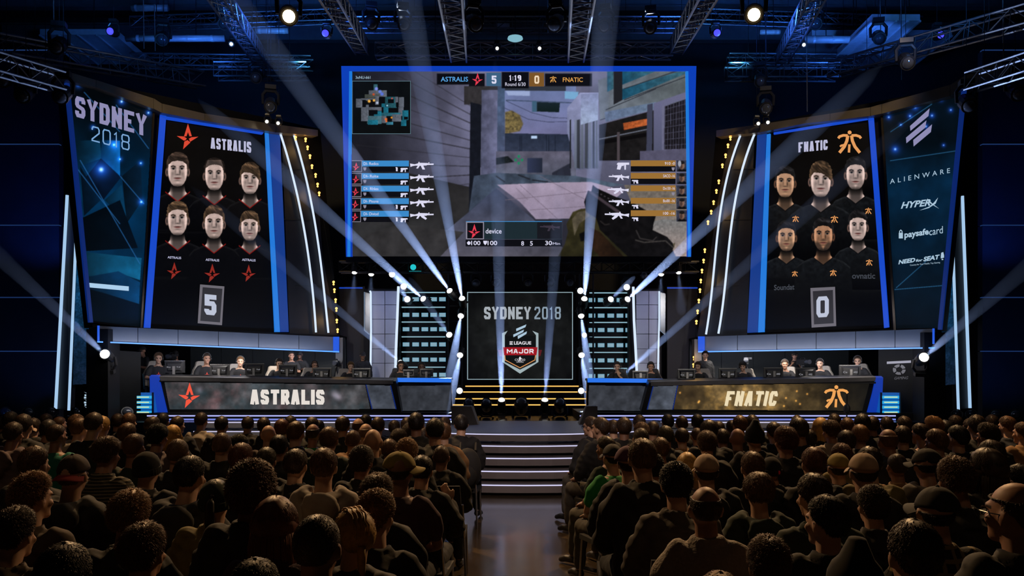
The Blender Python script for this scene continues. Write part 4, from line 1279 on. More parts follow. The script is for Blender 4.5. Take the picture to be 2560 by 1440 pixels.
typeset('status_text', '100', (1178, 613), (1201, 613), 11, MS, .03, hud_white, scr, bold=.015)
typeset('status_text', '100', (1219, 613), (1243, 613), 11, MS, .03, hud_white, scr, bold=.015)
typeset('status_text', '8', (1303, 614), (1310, 614), 11, MS, .03, hud_white, scr, bold=.01)
typeset('status_text', '5', (1325, 614), (1332, 614), 11, MS, .03, hud_white, scr, bold=.01)
typeset('status_text', '30', (1363, 613), (1380, 613), 11, MS, .03, hud_white, scr, bold=.015)
typeset('status_text', 'Min', (1382, 612), (1400, 612), 6, MS, .03, hud_white, scr)
flat('status_mark', [[(1167, 607), (1172, 602), (1177, 607), (1174, 612), (1170, 612)], [(1208, 602), (1218, 602), (1217, 608), (1213, 613), (1209, 608)]], MS, .03, hud_white, scr)
sg = light('screen_glow', 'AREA', MS.at(1297, 420, .5), MS.at(1297, 420, 5), 45, (.75, .82, 1), (8.2, 4.4))
sg.parent = scr
sg.location -= scr.location

# ------------------------------------------------------------------ centre screen and amber stair
CS = front(22.2)
cs = empty('centre_screen', CS.at(1300, 950), 'dark square screen reading SYDNEY 2018 over a silver shield emblem', 'screen')
fquad('screen_body', [(1160, 724), (1440, 724), (1440, 962), (1160, 962)], CS, -.02, BLACK, cs, .3)
cv = smoke((1170, 732, 1431, 948), (.125, .125, .13), .35, 51, 30, 1.0)
vg = np.clip(1.15 - ((cv.X - 1300) / 200) ** 2 - ((cv.Y - 850) / 190) ** 2, .45, 1.1)
cv.a = cv.a * vg[..., None] * np.array((.95, 1.0, .97))
show('screen_picture', cv, CS, .0, cs, strength=.72)
edge = glow('screen_edge_line', '#a9c2cc', .8, 'NONE')
for q in (rect(1169, 730, 1431, 731.6), rect(1169, 947.4, 1431, 949), rect(1168, 730, 1169.8, 949), rect(1430.4, 730, 1432.2, 949)):
    fquad('edge_line', q, CS, .01, edge, cs, .02)
sil = glow('silver_grain', '#a6adb4', 1.0, 'NONE')
flat('city_name', letters('SYDNEY', (1210, 798), (1327, 798), 31, 6.2, gap=.2), CS, .012, sil, cs, label='heavy silver block letters')
flat('year', letters('2018', (1336, 798), (1402, 798), 31, 4.2, gap=.3), CS, .012, glow('silver_thin', '#8899a8', 1, 'NONE'), cs, label='thin numerals')
sx0, sy0 = 1300.5, 870
flat('shield', [[(1255, 833), (1269, 827), (1262, 838), (1262, 905), (1300, 924), (1300, 934), (1256, 905)], [(1346, 833), (1331, 827), (1340, 838), (1340, 905), (1300, 924), (1300, 934), (1346, 905)]], CS, .012, glow('shield_silver', '#9fb0b4', 1, 'NONE'), cs, label='silver shield rim')
flat('shield_line', [[tuple(p) for p in q] for q in stroke_quads([(1262, 888), (1263, 900), (1300, 919.5), (1337, 900), (1339, 888)], .9)], CS, .016, ORP, cs)
flat('shield_field', [[(1263, 840), (1338, 840), (1338, 899), (1300, 918), (1263, 899)]], CS, .01, glow('shield_black', '#0c0f0f', 1, 'NONE'), cs)
flat('bars_logo', bars_mark(lambda u, v: (1283 + u * 33, 843 - v * 32)), CS, .014, ICE, cs, label='three slanting bars')
flat('ribbon_end', [[(1245, 875), (1258, 874), (1258, 892), (1249, 890)], [(1355, 875), (1343, 874), (1343, 892), (1351, 890)]], CS, .008, glow('ribbon_dark', '#5a1a20', 1, 'NONE'), cs)
flat('ribbon', [[(1257, 868), (1344, 868), (1341, 888), (1260, 888)]], CS, .016, glow('ribbon_red', '#9c1620', 1, 'NONE'), cs, label='red ribbon band')
typeset('emblem_text', 'LEAGUE', (1285, 861.5), (1328, 861.5), 8.2, CS, .02, WHITEP, cs, bold=.02)
flat('emblem_mark', [rect(1274, 853.5, 1282, 855.5), rect(1274, 857, 1281, 858.8), rect(1274, 860, 1282, 861.8)], CS, .02, WHITEP, cs)
flat('emblem_text', letters('MAJOR', (1267, 883.5), (1334, 883.5), 11, 2.5, gap=.24), CS, .022, WHITEP, cs)
typeset('emblem_text', 'CS', (1287, 902), (1296, 902), 5, CS, .02, WHITEP, cs)
typeset('emblem_text', 'GO', (1304, 902), (1313, 902), 5, CS, .02, WHITEP, cs)
flat('emblem_figure', [[(1299, 892), (1302, 892), (1302, 895), (1305, 896), (1301, 899), (1304, 904), (1302, 904), (1300, 900), (1298, 904), (1296, 904), (1298, 898), (1297, 896)]], CS, .02, WHITEP, cs)
typeset('emblem_text', 'OFFENSIVE', (1291, 906.5), (1309, 906.5), 2.4, CS, .02, WHITEP, cs)

am = empty('amber_stair', (0.1, 21, SZ), 'black stair with thin amber light lines below the square centre screen', 'stair')
amber = glow('amber_line', (1.0, .52, .12), 1.3)
for k, (d, zt, xa, xb) in enumerate(((20.7, 1.06, -1.75, 1.85), (21.0, 1.20, -1.6, 1.75), (21.3, 1.36, -1.5, 1.7), (21.6, 1.50, -1.38, 1.5))):
    MB().box(xa, xb, d, 23.2, SZ, zt).obj('stair_block', BLACK, am)
    MB().box(xa, xb, d - .012, d, zt - .022, zt + .004).obj('amber_line', amber, am)

# ------------------------------------------------------------------ window towers and grey pillars either side
cell = glow('window_cyan', (.22, .36, .44), 1.0, 'NONE')
cedge = glow('window_edge', (.10, .32, .46), 1.0, 'NONE')
for s, x0, x1, xs, rows, lines in ((-1, 998, 1117, (1015, 1039, 1062, 1084, 1106), (748, 787, 823, 861, 899, 937), (731, 768, 805, 842, 880, 918)), (1, 1468, 1588, (1480, 1503, 1527, 1550, 1572), (750, 789, 825, 863, 901, 940), (732, 769, 806, 843, 881, 921))):
    pl = front(22.0)
    t = empty('window_tower', pl.at((x0 + x1) / 2, 1030), 'black set tower with rows of small pale blue windows behind the %s casters' % ('red star side' if s < 0 else 'gold emblem side'), 'set tower', 'window towers')
    fquad('tower_body', rect(x0, 726, x1, 1040), pl, -.02, BLACK, t, .4)
    for y in lines:
        fquad('light_bar', rect(x0 + 6, y - 1.3, x1 - 4, y + 1.3), pl, .03, glow('bar_cyan', '#8fb8c8', .85), t, .04)
    for y in rows:
        for x in xs:
            fquad('window_frame', rect(x - 8.2, y - 5.0, x + 8.2, y + 5.0), pl, .006, cedge, t, .02)
            fquad('window_pane', rect(x - 7.2, y - 4.2, x + 7.2, y + 4.2), pl, .012, cell, t, .02)
pil = mat('pillar_fabric', (.30, .31, .36), .5, 0, var=.15, scale=2.5)
for s, x0, xm, x1, yb in ((-1, 927, 962, 994, 946), (1, 1590, 1622, 1650, 942)):
    pl = front(21.4)
    t = empty('grey_pillar', pl.at(xm, 1030), 'tall curved grey panelled pillar with white light edges beside the %s window tower' % ('red star' if s < 0 else 'gold emblem'), 'pillar', 'grey pillars')
    fquad('pillar_core', rect(x0 - 18, 722, x1 + 4, 1040), pl, -.16, BLACK, t, .3)
    ys = [727, 762, 798, 835, 872, 908, 945]
    for ya, yb_ in zip(ys[:-1], ys[1:]):
        for xa, xb, o1, o2 in ((x0, xm, -.02, .06), (xm, x1, .06, -.02)):
            mb = MB()
            q = [pl.at(xa + .8, ya + .6, o1), pl.at(xb - .6, ya + .6, o2), pl.at(xb - .6, yb_ - .6, o2), pl.at(xa + .8, yb_ - .6, o1)]
            mb.hexa(q + [v + Vector((0, .1, 0)) for v in q]).obj('pillar_panel', pil, t)
    if s < 0:
        e1 = [(925, 727), (927, 732), (927.5, 830), (926, 945)]
        e2 = [(996, 716), (993, 800), (990, 872), (988, 945)]
    else:
        e1 = [(1583, 717), (1585, 800), (1589, 872), (1592, 932)]
        e2 = [(1648, 728), (1648, 800), (1646, 870), (1645, 930)]
    for e, r_ in ((e1, .026), (e2, .034) if s < 0 else (e2, .022)):
        MB().tube([pl.at(x, y, .12) for x, y in e], r_ * (1.3 if e is e1 and s > 0 else 1), 6).obj('light_tube', WHITE_LED, t, smooth=True)
    gx = x0 - 16 if s < 0 else x1
    fquad('glass_fin', [(gx, 730), (gx + 14, 734), (gx + 13, 838), (gx, 828)], pl, .02, mat('fin_dark', (.05, .06, .08), .15, .3), t, .02)
    MB().tube([pl.at(*p, .04) for p in ((gx, 730), (gx, 826), (gx + 12, 836))], .012, 5).obj('fin_edge', glow('fin_edge', '#7f93ac', .7, 'NONE'), t)
    fb = empty('blue_line_wall', front(22.4).at(880 if s < 0 else 1706, 1030), 'dark flat wall with one short blue light line beside the %s pillar' % ('red star' if s < 0 else 'gold emblem'), 'wall', 'blue line walls')
    xx = (848, 912) if s < 0 else (1668, 1744)
    fquad('wall_panel', rect(xx[0], 716, xx[1], 1030), front(22.4), 0, wallm, fb, .1)
    fquad('blue_line', rect(xx[0], 718.5, xx[1] - (6 if s < 0 else 0), 721), front(22.4), .03, BLUE, fb, .02)

# ------------------------------------------------------------------ desks with their display fronts
DF = Plane(P(408, 950, 18.35), P(983, 950, 18.35), P(420, 1029, 18.6))
deskm = mat('desk_black', (.014, .014, .016), .3, .3)
lipm = mat('desk_lip', (.14, .13, .13), .3, .6)


def team_desk(s, label, body, lip, disp, grey_q, side, picture, top_y):
    t = empty('team_desk', DF.at((body[0][0] + body[1][0]) / 2, 1029), label, 'desk', 'team desks')
    fquad('desk_body', body, DF, -.015, deskm, t, .22)
    fquad('desk_lip', lip, DF, .05, lipm, t, .08, label='brushed grey front lip')
    a, b = DF.at(*lip[0]), DF.at(*lip[1])
    z = min(a.z, b.z) + .005
    MB().box(min(a.x, b.x), max(a.x, b.x), 18.33, 19.0, z - .04, z).obj('worktop', deskm, t)
    for x in (min(a.x, b.x) + .1, (a.x + b.x) / 2, max(a.x, b.x) - .1):
        MB().box(x - .03, x + .03, 18.9, 18.98, .966, z - .04).obj('leg', deskm, t)
    show('display_front', picture, DF, .0, t, strength=.95, clip=disp)
    cvg = smoke((min(p[0] for p in grey_q), min(p[1] for p in grey_q), max(p[0] for p in grey_q), max(p[1] for p in grey_q)), (.27, .29, .33), .35, 61 + s, 30, .8)
    show('grey_front', cvg, DF, .0, t, clip=grey_q)
    q = grey_q if s > 0 else grey_q
    for e in ((grey_q[0], grey_q[3]), (grey_q[1], grey_q[2])):
        fquad('blue_edge', [e[0], (e[0][0] + 2.4, e[0][1]), (e[1][0] + 2.4, e[1][1]), e[1]], DF, .006, DIMBLUE if s < 0 else DIMBLUE, t, .01)
    fquad('side_panel', side, DF, .02, glow('desk_side_blue', '#0d37a8', .9), t, .1, label='glowing blue end panel')
    return t


A_ = smoke((405, 950, 930, 1026), (.25, .25, .26), .55, 71, 34, .9)
c1_ = vnoise(A_.h, A_.w, 30, 72)
A_.a += np.clip(c1_ - .52, 0, 1)[..., None] * np.array((.55, .22, .22)) * np.exp(-((A_.X - 560) / 260) ** 2)[..., None] + np.clip(.5 - c1_, 0, 1)[..., None] * np.array((-.12, .02, .06))
for x, y in ((835, 985), (848, 995), (842, 990), (500, 975)):
    A_.a += np.exp(-(((A_.X - x) / 9) ** 2 + ((A_.Y - y) / 9) ** 2))[..., None] * np.array((.2, .18, .2))
td = team_desk(-1, 'long team desk with smoky display front, red star emblem and ASTRALIS name', [(399, 944), (990, 953), (1004, 1033), (420, 1033)], [(398, 942), (982, 951), (983, 960), (402, 952)],
               [(411, 955), (913, 962), (926, 1023), (424, 1024)], [(914, 962), (975, 964), (989, 1023), (929, 1023)], [(374, 941), (396, 941), (418, 1034), (376, 1034)], A_, 0)
flat('desk_logo', star_mark(474, 990, 30), DF, .012, glow('desk_red', '#f0543c', 1, 'NONE'), td, label='bright red star emblem')
flat('desk_name', letters('ASTRALIS', (626, 1011), (811, 1011.5), 37, 9.2, gap=.22), DF, .012, glow('desk_white', '#e4dcd4', 1, 'NONE'), td, label='large white block letters')
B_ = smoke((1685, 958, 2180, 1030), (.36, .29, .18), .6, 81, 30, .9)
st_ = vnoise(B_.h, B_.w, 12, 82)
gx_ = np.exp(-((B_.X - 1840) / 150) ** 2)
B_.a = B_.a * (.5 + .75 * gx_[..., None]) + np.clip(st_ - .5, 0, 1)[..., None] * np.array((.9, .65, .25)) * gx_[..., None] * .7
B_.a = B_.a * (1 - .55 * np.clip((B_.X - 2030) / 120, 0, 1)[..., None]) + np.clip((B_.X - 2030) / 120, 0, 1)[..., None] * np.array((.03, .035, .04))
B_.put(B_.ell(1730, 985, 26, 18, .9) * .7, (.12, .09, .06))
for x, y in ((1748, 1003), (1965, 995), (1990, 1002), (1992, 978), (2018, 985), (2000, 1010), (1700, 982), (1746, 1006), (1960, 1015)):
    B_.a += np.exp(-(((B_.X - x) / 2.2) ** 2 + ((B_.Y - y) / 2.2) ** 2))[..., None] * np.array((.75, .5, .2))
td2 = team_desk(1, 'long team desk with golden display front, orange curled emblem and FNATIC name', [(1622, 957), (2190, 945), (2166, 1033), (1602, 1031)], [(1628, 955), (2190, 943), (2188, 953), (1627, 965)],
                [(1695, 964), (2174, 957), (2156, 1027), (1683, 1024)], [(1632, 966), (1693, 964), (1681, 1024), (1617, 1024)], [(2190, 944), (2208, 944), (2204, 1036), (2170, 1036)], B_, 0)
flat('desk_name', letters('FNATIC', (1811, 1015), (1939, 1015), 37, 8.2, gap=.26, slant=.2), DF, .012, glow('desk_cream', '#ead9b4', 1, 'NONE'), td2, label='large cream block letters')
flat('desk_logo', curl_mark(2091, 995, 29), DF, .012, glow('desk_orange', '#eda357', 1, 'NONE'), td2, label='orange curled emblem')

DC = Plane(P(990, 960, 18.9), P(1128, 960, 18.9), P(1000, 1028, 19.05))
for s, body, top, pan, lab in ((-1, [(984, 957), (1128, 957), (1131, 1029), (1001, 1031)], [(955, 945), (1128, 946), (1128, 956), (955, 955)], [(992, 965), (1126, 963), (1128, 1026), (1005, 1027)], 'red star'),
                               (1, [(1468, 957), (1624, 957), (1604, 1031), (1466, 1029)], [(1469, 946), (1658, 948), (1658, 957), (1469, 956)], [(1472, 963), (1620, 965), (1602, 1027), (1470, 1026)], 'gold emblem')):
    t = empty('caster_desk', DC.at((body[0][0] + body[1][0]) / 2, 1029), 'grey fronted caster desk with blue lit top edge next to the %s desk' % lab, 'desk', 'caster desks')
    fquad('desk_body', body, DC, -.015, deskm, t, .2)
    cvg = smoke((min(p[0] for p in pan), 962, max(p[0] for p in pan), 1028), (.20, .21, .235), .25, 91 + s, 30, .8)
    show('grey_front', cvg, DC, .0, t, clip=pan)
    a, b = DC.at(*top[0]), DC.at(*top[1])
    MB().box(a.x, b.x, 18.82, 19.5, a.z - .05, a.z).obj('worktop', deskm, t)
    MB().box(a.x + .2, a.x + .27, 19.4, 19.48, .966, a.z - .05).obj('leg', deskm, t)
    MB().box(b.x - .27, b.x - .2, 19.4, 19.48, .966, b.z - .05).obj('leg', deskm, t)
    fquad('blue_light', top, DC, .09, glow('desk_edge_blue', '#2a6fe0', 1.1), t, .03, label='bright blue lit top edge')
    ex = (pan[0], pan[3]) if s < 0 else (pan[1], pan[2])
    fquad('blue_edge', [ex[0], (ex[0][0] + 2, ex[0][1]), (ex[1][0] + 2, ex[1][1]), ex[1]], DC, .004, DIMBLUE, t, .01)

# glowing computer racks at the desk ends, panels by the booths
for s, x0, x1, lab in ((-1, 334, 382, 'red star'), (1, 2203, 2254, 'gold emblem')):
    pl = front(18.3)
    t = empty('computer_rack', pl.at((x0 + x1) / 2, 1040), 'open blue glowing rack of stacked computers at the outer end of the %s desk' % lab, 'computer rack', 'computer racks')
    fquad('rack_back', rect(x0, 982, x1, 1042), pl, -.05, glow('rack_blue', '#0a4f9e', 1.0), t, .3)
    for xx in (x0, x1 - 2.5):
        fquad('rack_post', rect(xx, 981, xx + 2.5, 1042), pl, .03, DARK, t, .06)
    for y in (993, 1006, 1018, 1031):
        fquad('computer', rect(x0 + 6, y - 3.4, x1 - 6, y + 3.6), pl, .02, glow('rack_cyan', '#2aa4dc', 1.0), t, .2)
        fquad('light_bar', rect(x0 + 8, y - 1.4, x1 - 10, y + 1.2), pl, .03, glow('rack_white', '#cfe4b0', 1.0, 'NONE'), t, .02)
for s, pl, q, b, lab in ((-1, WL, [(241, 857), (287, 859), (287, 906), (241, 906)], [(290, 876), (352, 880), (352, 1040), (290, 1040)], 'red star'), (1, WR, [(2287, 866), (2333, 864), (2333, 908), (2287, 908)], [(2196, 872), (2286, 868), (2286, 1040), (2196, 1040)], 'gold emblem')):
    t = empty('booth_side', pl.at((b[0][0] + b[1][0]) / 2, 1036, -.3), 'black side screen and square of painted blue light, outer end of the %s booth' % lab, 'panel', 'booth side screens')
    fquad('side_screen', b, pl, -.3, mat('booth_side_black', (.0018, .002, .0025), .6, spec=.1), t, .06)
    fquad('blue_square', q, pl, -.1, glow('painted_canopy_light', '#2434a4', 1.0), t, .05)  # panel glows in place of the blue canopy light falling on it
    if s > 0:
        fquad('white_bar', [(2217, 904), (2277, 901), (2277, 907), (2217, 910)], pl, -.27, glow('bar_pale', '#8c8c9c', 1, 'NONE'), t, .02)
        lg = glow('faint_print', '#54545c', 1, 'NONE')
        flat('round_logo', [[(2248 + r0 * math.cos(a), 924 + r0 * .82 * math.sin(a)) for a in np.linspace(0 + k * 1.26, 1.0 + k * 1.26, 6)] + [(2248 + r1 * math.cos(a), 924 + r1 * .82 * math.sin(a)) for a in np.linspace(1.0 + k * 1.26, k * 1.26, 6)] for k in range(5) for r0, r1 in ((16, 8),)], pl, -.28, lg, t)
        typeset('side_text', 'GAMING', (2235, 949), (2269, 948), 7, pl, -.28, lg, t, slant=.3)
for s, x, y0, y1, lab in ((-1, 213, 980, 1022, 'red star'), (1, 2357, 985, 1030, 'gold emblem')):
    t = empty('vertical_sign', front(17.9).at(x, 1035), 'slim black post with vertical white lettering outside the %s booth' % lab, 'sign', 'vertical signs')
    fquad('sign_post', rect(x - 9, 966, x + 8, 1053), front(17.9), 0, BLACK, t, .1)
    flat('lettering', [rect(x - 3 + (k % 2) * 1.4, y0 + k * (y1 - y0) / 7, x + 3.4, y0 + (k + .72) * (y1 - y0) / 7) if k % 3 else [(x - 3, y0 + k * (y1 - y0) / 7), (x + 3.4, y0 + k * (y1 - y0) / 7 + 2), (x + 3, y0 + (k + .7) * (y1 - y0) / 7), (x + 1, y0 + (k + .3) * (y1 - y0) / 7)] for k in range(7)], front(17.9), .004, ICE, t)
# ------------------------------------------------------------------ moving heads, their beams, and the rig
casing = mat('fixture_casing', (.016, .016, .018), .35, .2)
lens_on = glow('lens_lit', (1.0, .97, .9), 7.0, 'NONE')
lens_blue = glow('lens_blue', (.06, .06, 1.0), 1.6, 'NONE')
lens_off = mat('lens_dark', (.05, .055, .07), .08, .2)
haze_mat = None


def haze():
    """Haze put only inside the beam cones: scatters whatever light runs through it."""
    global haze_mat
    if haze_mat is None:
        haze_mat = bpy.data.materials.new('beam_haze')
        haze_mat.use_nodes = True
        nt = haze_mat.node_tree
        nt.nodes.remove(nt.nodes['Principled BSDF'])
        vs = nt.nodes.new('ShaderNodeVolumeScatter')
        vs.inputs['Color'].default_value = (.9, .93, 1, 1)
        vs.inputs['Density'].default_value = .09
        nt.links.new(vs.outputs['Volume'], nt.nodes['Material Output'].inputs['Volume'])
    return haze_mat


def fixture(label, px, py, d, aim=None, lit=True, size=.15, mount=(0, 0, 1), lens=None, group='moving head lamps', name='moving_head', lensd=None, hang=None, arm=None):
    """Moving head lamp whose lens stands where the photograph shows it; aim is a point of the hall."""
    p = P(px, py, d)
    a = (Vector(aim) - p).normalized() if aim is not None else Vector((0, -1, -.25)).normalized()
    mnt = Vector(mount).normalized()
    piv = p - a * size * 1.1
    r = size * .62
    t = empty(name, piv + mnt * size * 1.75, label, 'stage light', group)
    hd = MB().lathe(p - a * size * 2.2, a, [(0, r * .45), (size * .15, r * .8), (size * .7, r * .98), (size * 1.3, r), (size * 1.9, r * 1.02), (size * 2.2, r * .98), (size * 2.2, r * .8), (size * 2.12, r * .78)], 14)
    hd.obj('lamp_head', casing, t, smooth=False)
    lr = (lensd or size * .95) / 2
    MB().lathe(p - a * size * .05, a, [(-size * .1, lr * 1.02), (size * .08, lr), (size * .2, lr * .86), (size * .3, lr * .55), (size * .34, lr * .15)], 14).obj('lens', lens or (lens_on if lit else lens_off), t, smooth=True)
    side = mnt.cross(a)
    if side.length < .1:
        side = mnt.cross(Vector((1, 0, .1)))
    side.normalize()
    yk = MB()
    for sg in (-1, 1):
        yk.tube([piv + side * sg * r * 1.15, piv + side * sg * r * 1.2 + mnt * size * .9, piv + side * sg * r * .7 + mnt * size * 1.3], [r * .2, r * .24, r * .24], 6)
    yk.tube([piv - side * r * .75 + mnt * size * 1.3, piv + side * r * .75 + mnt * size * 1.3], r * .24, 6)
    yk.obj('yoke', casing, t)
    f2 = mnt.cross(side).normalized()
    MB().obox(piv + mnt * size * 1.6, side * r * .85, f2 * r * .7, mnt * size * .2).obj('base', casing, t)
    if arm is None and mnt.y > .9:
        arm = .12
    if arm:
        c = piv + mnt * size * 1.7
        MB().tube([c, c + Vector((0, arm, 0))], .02, 6).obj('bracket', casing, t)
    if hang:
        c = piv + mnt * size * 1.7
        MB().tube([c, (c.x, c.y, hang)], .006, 4).obj('hanger', DARK, t)
    return p, a, t


def beam(px, py, d, aim, length, label, power=1500, half=1.25, color=(.40, .56, 1), r0=.055, t=None):
    """The lamp's own narrow spot and the shaft of lit haze it draws."""
    p = P(px, py, d)
    a = (Vector(aim) - p).normalized()
    r1 = r0 + length * math.tan(R(half))
    up = Vector((0, 0, 1)) if abs(a.z) < .9 else Vector((1, 0, 0))
    prof = [(0, r0)]
    for k in range(9):                       # cone closes to a tip so the beam seems to fade
        u = .62 + .38 * k / 8
        prof.append((length * u, (r0 + (r1 - r0) * u) * math.sqrt(max(0.0, 1 - (k / 8) ** 2)) + .001))
    mb = MB().lathe(p + a * .03, a, prof, 20)
    tag(mb.obj('light_beam', haze()), label, 'light beam', 'light beams in the haze', 'stuff')
    l = light('beam_light', 'SPOT', p + a * .055, p + a * length, power, color, .03, max(11.0, half * 2.5), .35)
    if t is not None:
        l.parent = t
        l.location -= t.location
    else:
        pass
    return l


def beam_fix(label, px, py, d, tx, ty, td, length=11, power=1500, half=1.2, blabel='', lit=True, mount=(0, 1, .2), **kw):
    aim = P(tx, ty, td)
    p, a, t = fixture(label, px, py, d, aim, lit, mount=mount, **kw)
    beam(px, py, d, aim, length, blabel, power, half, t=t)


PW = 12500
# lamps of the two ladders beside the centre screen, and their shafts of light
RS, GS = 'on the ladder, red star side', 'on the ladder, gold emblem side'
beam_fix('lit moving head, inner of the topmost pair ' + RS, 1155, 746, 21, 1098, 430, 18.0, 10.5, PW, 1.5, 'steep pale beam rising inward of the red star tower to the roof')
beam_fix('lit moving head, outer of the topmost pair ' + RS, 1124, 727, 21, 999, 556, 19.2, 9.0, PW, 1.6, 'pale beam slanting over the game screen corner on the red star side')
beam_fix('lit moving head in front of the first window row, red star side, inner', 1058, 747, 21, 850, 563, 18.4, 7.4, PW * .9, 1.35, 'pale slanting beam low across the foot of the game screen, red star side', arm=.8)
beam_fix('lit moving head in front of the first window row, red star side, outer', 1018, 748, 21, 1001, 722, 20.0, 1.2, PW * .1, 1.0, 'short faint beam above the red star window tower', arm=.8)
beam_fix('small lit lamp above the window tower, red star side', 1009, 716, 20.8, 985, 690, 19.8, 1.2, PW * .1, 1.0, 'second short faint beam above the red star window tower', arm=1.0)
beam_fix('lit moving head, third from the top ' + RS, 1152, 790, 21, 1127, 930, 19.2, 4.4, PW * .6, 1.5, 'downward beam from the third lamp of the red star side ladder')
beam_fix('lit moving head at mid height, outer lamp ' + RS, 1123, 837, 21, 1059, 746, 19.2, 3.0, PW * .07, 1.1, 'faint beam crossing the red star window tower')
beam_fix('lit moving head, fifth from the top ' + RS, 1150, 888, 21, 1132, 975, 19.6, 3.2, PW * .45, 1.4, 'downward beam from the fifth lamp of the red star side ladder')
fixture('lowest lit moving head ' + RS, 1149, 977, 21, P(1130, 960, 5), True, mount=(0, 1, 0))
beam_fix('lit moving head, inner of the topmost pair ' + GS, 1461, 747, 21, 1478, 520, 18.7, 10.5, PW, 1.5, 'steep pale beam rising inward of the gold emblem tower to the roof')
fixture('lit moving head, outer of the topmost pair ' + GS, 1451, 727, 21, P(1450, 800, 5), True, mount=(0, 1, 0))
beam_fix('lit moving head in front of the first window row, gold emblem side, outer', 1569, 748, 21, 1750, 581, 18.2, 8.6, PW, 1.35, 'pale beam climbing outward across the gold emblem tower foot', arm=.8)
beam_fix('lit moving head in front of the first window row, gold emblem side, inner', 1527, 748, 21, 1578, 700, 20.0, 1.3, PW * .12, 1.0, 'short faint beam above the gold emblem window tower', arm=.8)
fixture('small lit lamp above the window tower, gold emblem side', 1567, 718, 20.8, P(1540, 800, 5), True, mount=(0, 0, 1), arm=1.0)
beam_fix('lit moving head, third from the top ' + GS, 1453, 790, 21, 1484, 1010, 19.2, 3.4, PW * .6, 1.5, 'downward beam from the third lamp of the gold emblem side ladder')
fixture('lit moving head at mid height ' + GS, 1461, 838, 21, P(1440, 800, 5), True, mount=(0, 1, 0), size=.12)
beam_fix('lit moving head, fifth from the top ' + GS, 1454, 888, 21, 1474, 1010, 19.2, 3.0, PW * .45, 1.4, 'downward beam from the fifth lamp of the gold emblem side ladder')
fixture('lowest lit moving head ' + GS, 1453, 977, 21, P(1440, 960, 5), True, mount=(0, 1, 0))
for x0, lab in ((1138, 'red star'), (1466, 'gold emblem')):
    t = empty('lamp_ladder', P(x0, 1030, 21.3), 'black upright frame carrying moving heads on the %s side of the centre screen' % lab, 'lamp stand', 'lamp ladders')
    for dx in (-.17, .17):
        MB().tube([(P(x0, 0, 21.35).x + dx, 21.35, SZ), (P(x0, 0, 21.35).x + dx, 21.35, 4.3)], .025, 6).obj('upright', DARK, t)
    for k in range(9):
        z = SZ + .3 + k * .4
        MB().tube([(P(x0, 0, 21.35).x - .17, 21.35, z), (P(x0, 0, 21.35).x + .17, 21.35, z)], .014, 5).obj('rung', DARK, t)
# lamps standing on the stage in front of the amber stair
beam_fix('lit floor lamp on the stage, under the word SYDNEY', 1254, 1000, 19.4, 1247, 641, 17.6, 7.4, PW * .75, 1.2, 'upright beam in front of the centre screen, under the word SYDNEY', mount=(0, 0, -1))
beam_fix('lit floor lamp on the stage, under the number 2018', 1362, 1000, 19.4, 1384, 690, 18.0, 5.4, PW * .3, 1.2, 'faint upright beam in front of the centre screen, under the number 2018', mount=(0, 0, -1))
for x, sz, lab in ((1216, .2, 'unlit floor lamp beside the lit floor lamp under SYDNEY'), (1303, .26, 'large unlit floor lamp between the two lit floor lamps'), (1400, .22, 'unlit floor lamp outside the lit floor lamp under 2018'), (1172, .2, 'unlit floor lamp nearest the wedge on the red star side')):
    fixture(lab, x, 1006, 19.5, P(x, 700, 14), False, size=sz, mount=(0, 0, -1))
# booth lamps with long beams over the crowd
beam_fix('lit moving head in the blue square of the red star booth', 262, 885, 17.2, 0, 643, 12.5, 9, PW * .2, .8, 'long dim beam from the red star booth lamp over the crowd', mount=(0, .2, -1), size=.19)
beam_fix('lit moving head in the blue square of the gold emblem booth', 2310, 893, 17.3, 2560, 676, 12.5, 9, PW * .2, .8, 'long dim beam from the gold emblem booth lamp over the crowd', mount=(0, .2, -1), size=.19)
# beams that start behind the pillars
beam_fix('moving head half hidden behind the red star pillar light tube', 1000, 905, 21.0, 640, 603, 18.2, 6.4, PW * .22, 1.2, 'thin dim beam crossing the red star bulb string and light wall', mount=(0, 1, 0), size=.12, arm=.95)
beam_fix('moving head half hidden behind the gold emblem pillar light tube', 1560, 936, 20.9, 2050, 500, 17.6, 8.5, PW * .36, 1.2, 'thin dim beam crossing the gold emblem bulb string and team faces', mount=(0, 1, 0), size=.12, arm=.95)
# row of lamps below the game screen
for x, y, lit, tx, lab in ((886, 681, True, 880, 'small lit downlight, outermost under the game screen on the red star side'), (928, 686, True, 926, 'small lit downlight, second under the game screen on the red star side'),
                           (980, 686, True, 965, 'lit lamp with dangling cable under the game screen on the red star side'), (1697, 681, True, 1704, 'small lit downlight, outermost under the game screen on the gold emblem side'),
                           (1653, 686, True, 1650, 'small lit downlight, second under the game screen on the gold emblem side'), (1610, 690, False, 1600, 'unlit lamp with bright edge under the game screen, gold emblem side')):
    if lit and x != 980:
        beam_fix(lab, x, y, 21.5, tx, 780, 21.3, 1.1, PW * .012, 7, 'short soft downlight cone under the game screen beside lamp %s' % ('outermost red star' if x == 886 else 'second red star' if x == 928 else 'outermost gold' if x == 1697 else 'second gold'), size=.14, mount=(0, .1, 1))
    else:
        fixture(lab, x, y, 21.5, P(tx, 760, 18), lit, size=.15, mount=(0, .1, 1))
for k, x in enumerate((1190, 1240, 1320, 1375, 1425)):
    fixture('unlit dark lamp %s in the row above the centre screen' % ('first', 'second', 'third', 'fourth', 'fifth')[k], x, 708, 21.6, P(x, 860, 17), False, size=.17, mount=(0, 0, 1), hang=4.45)


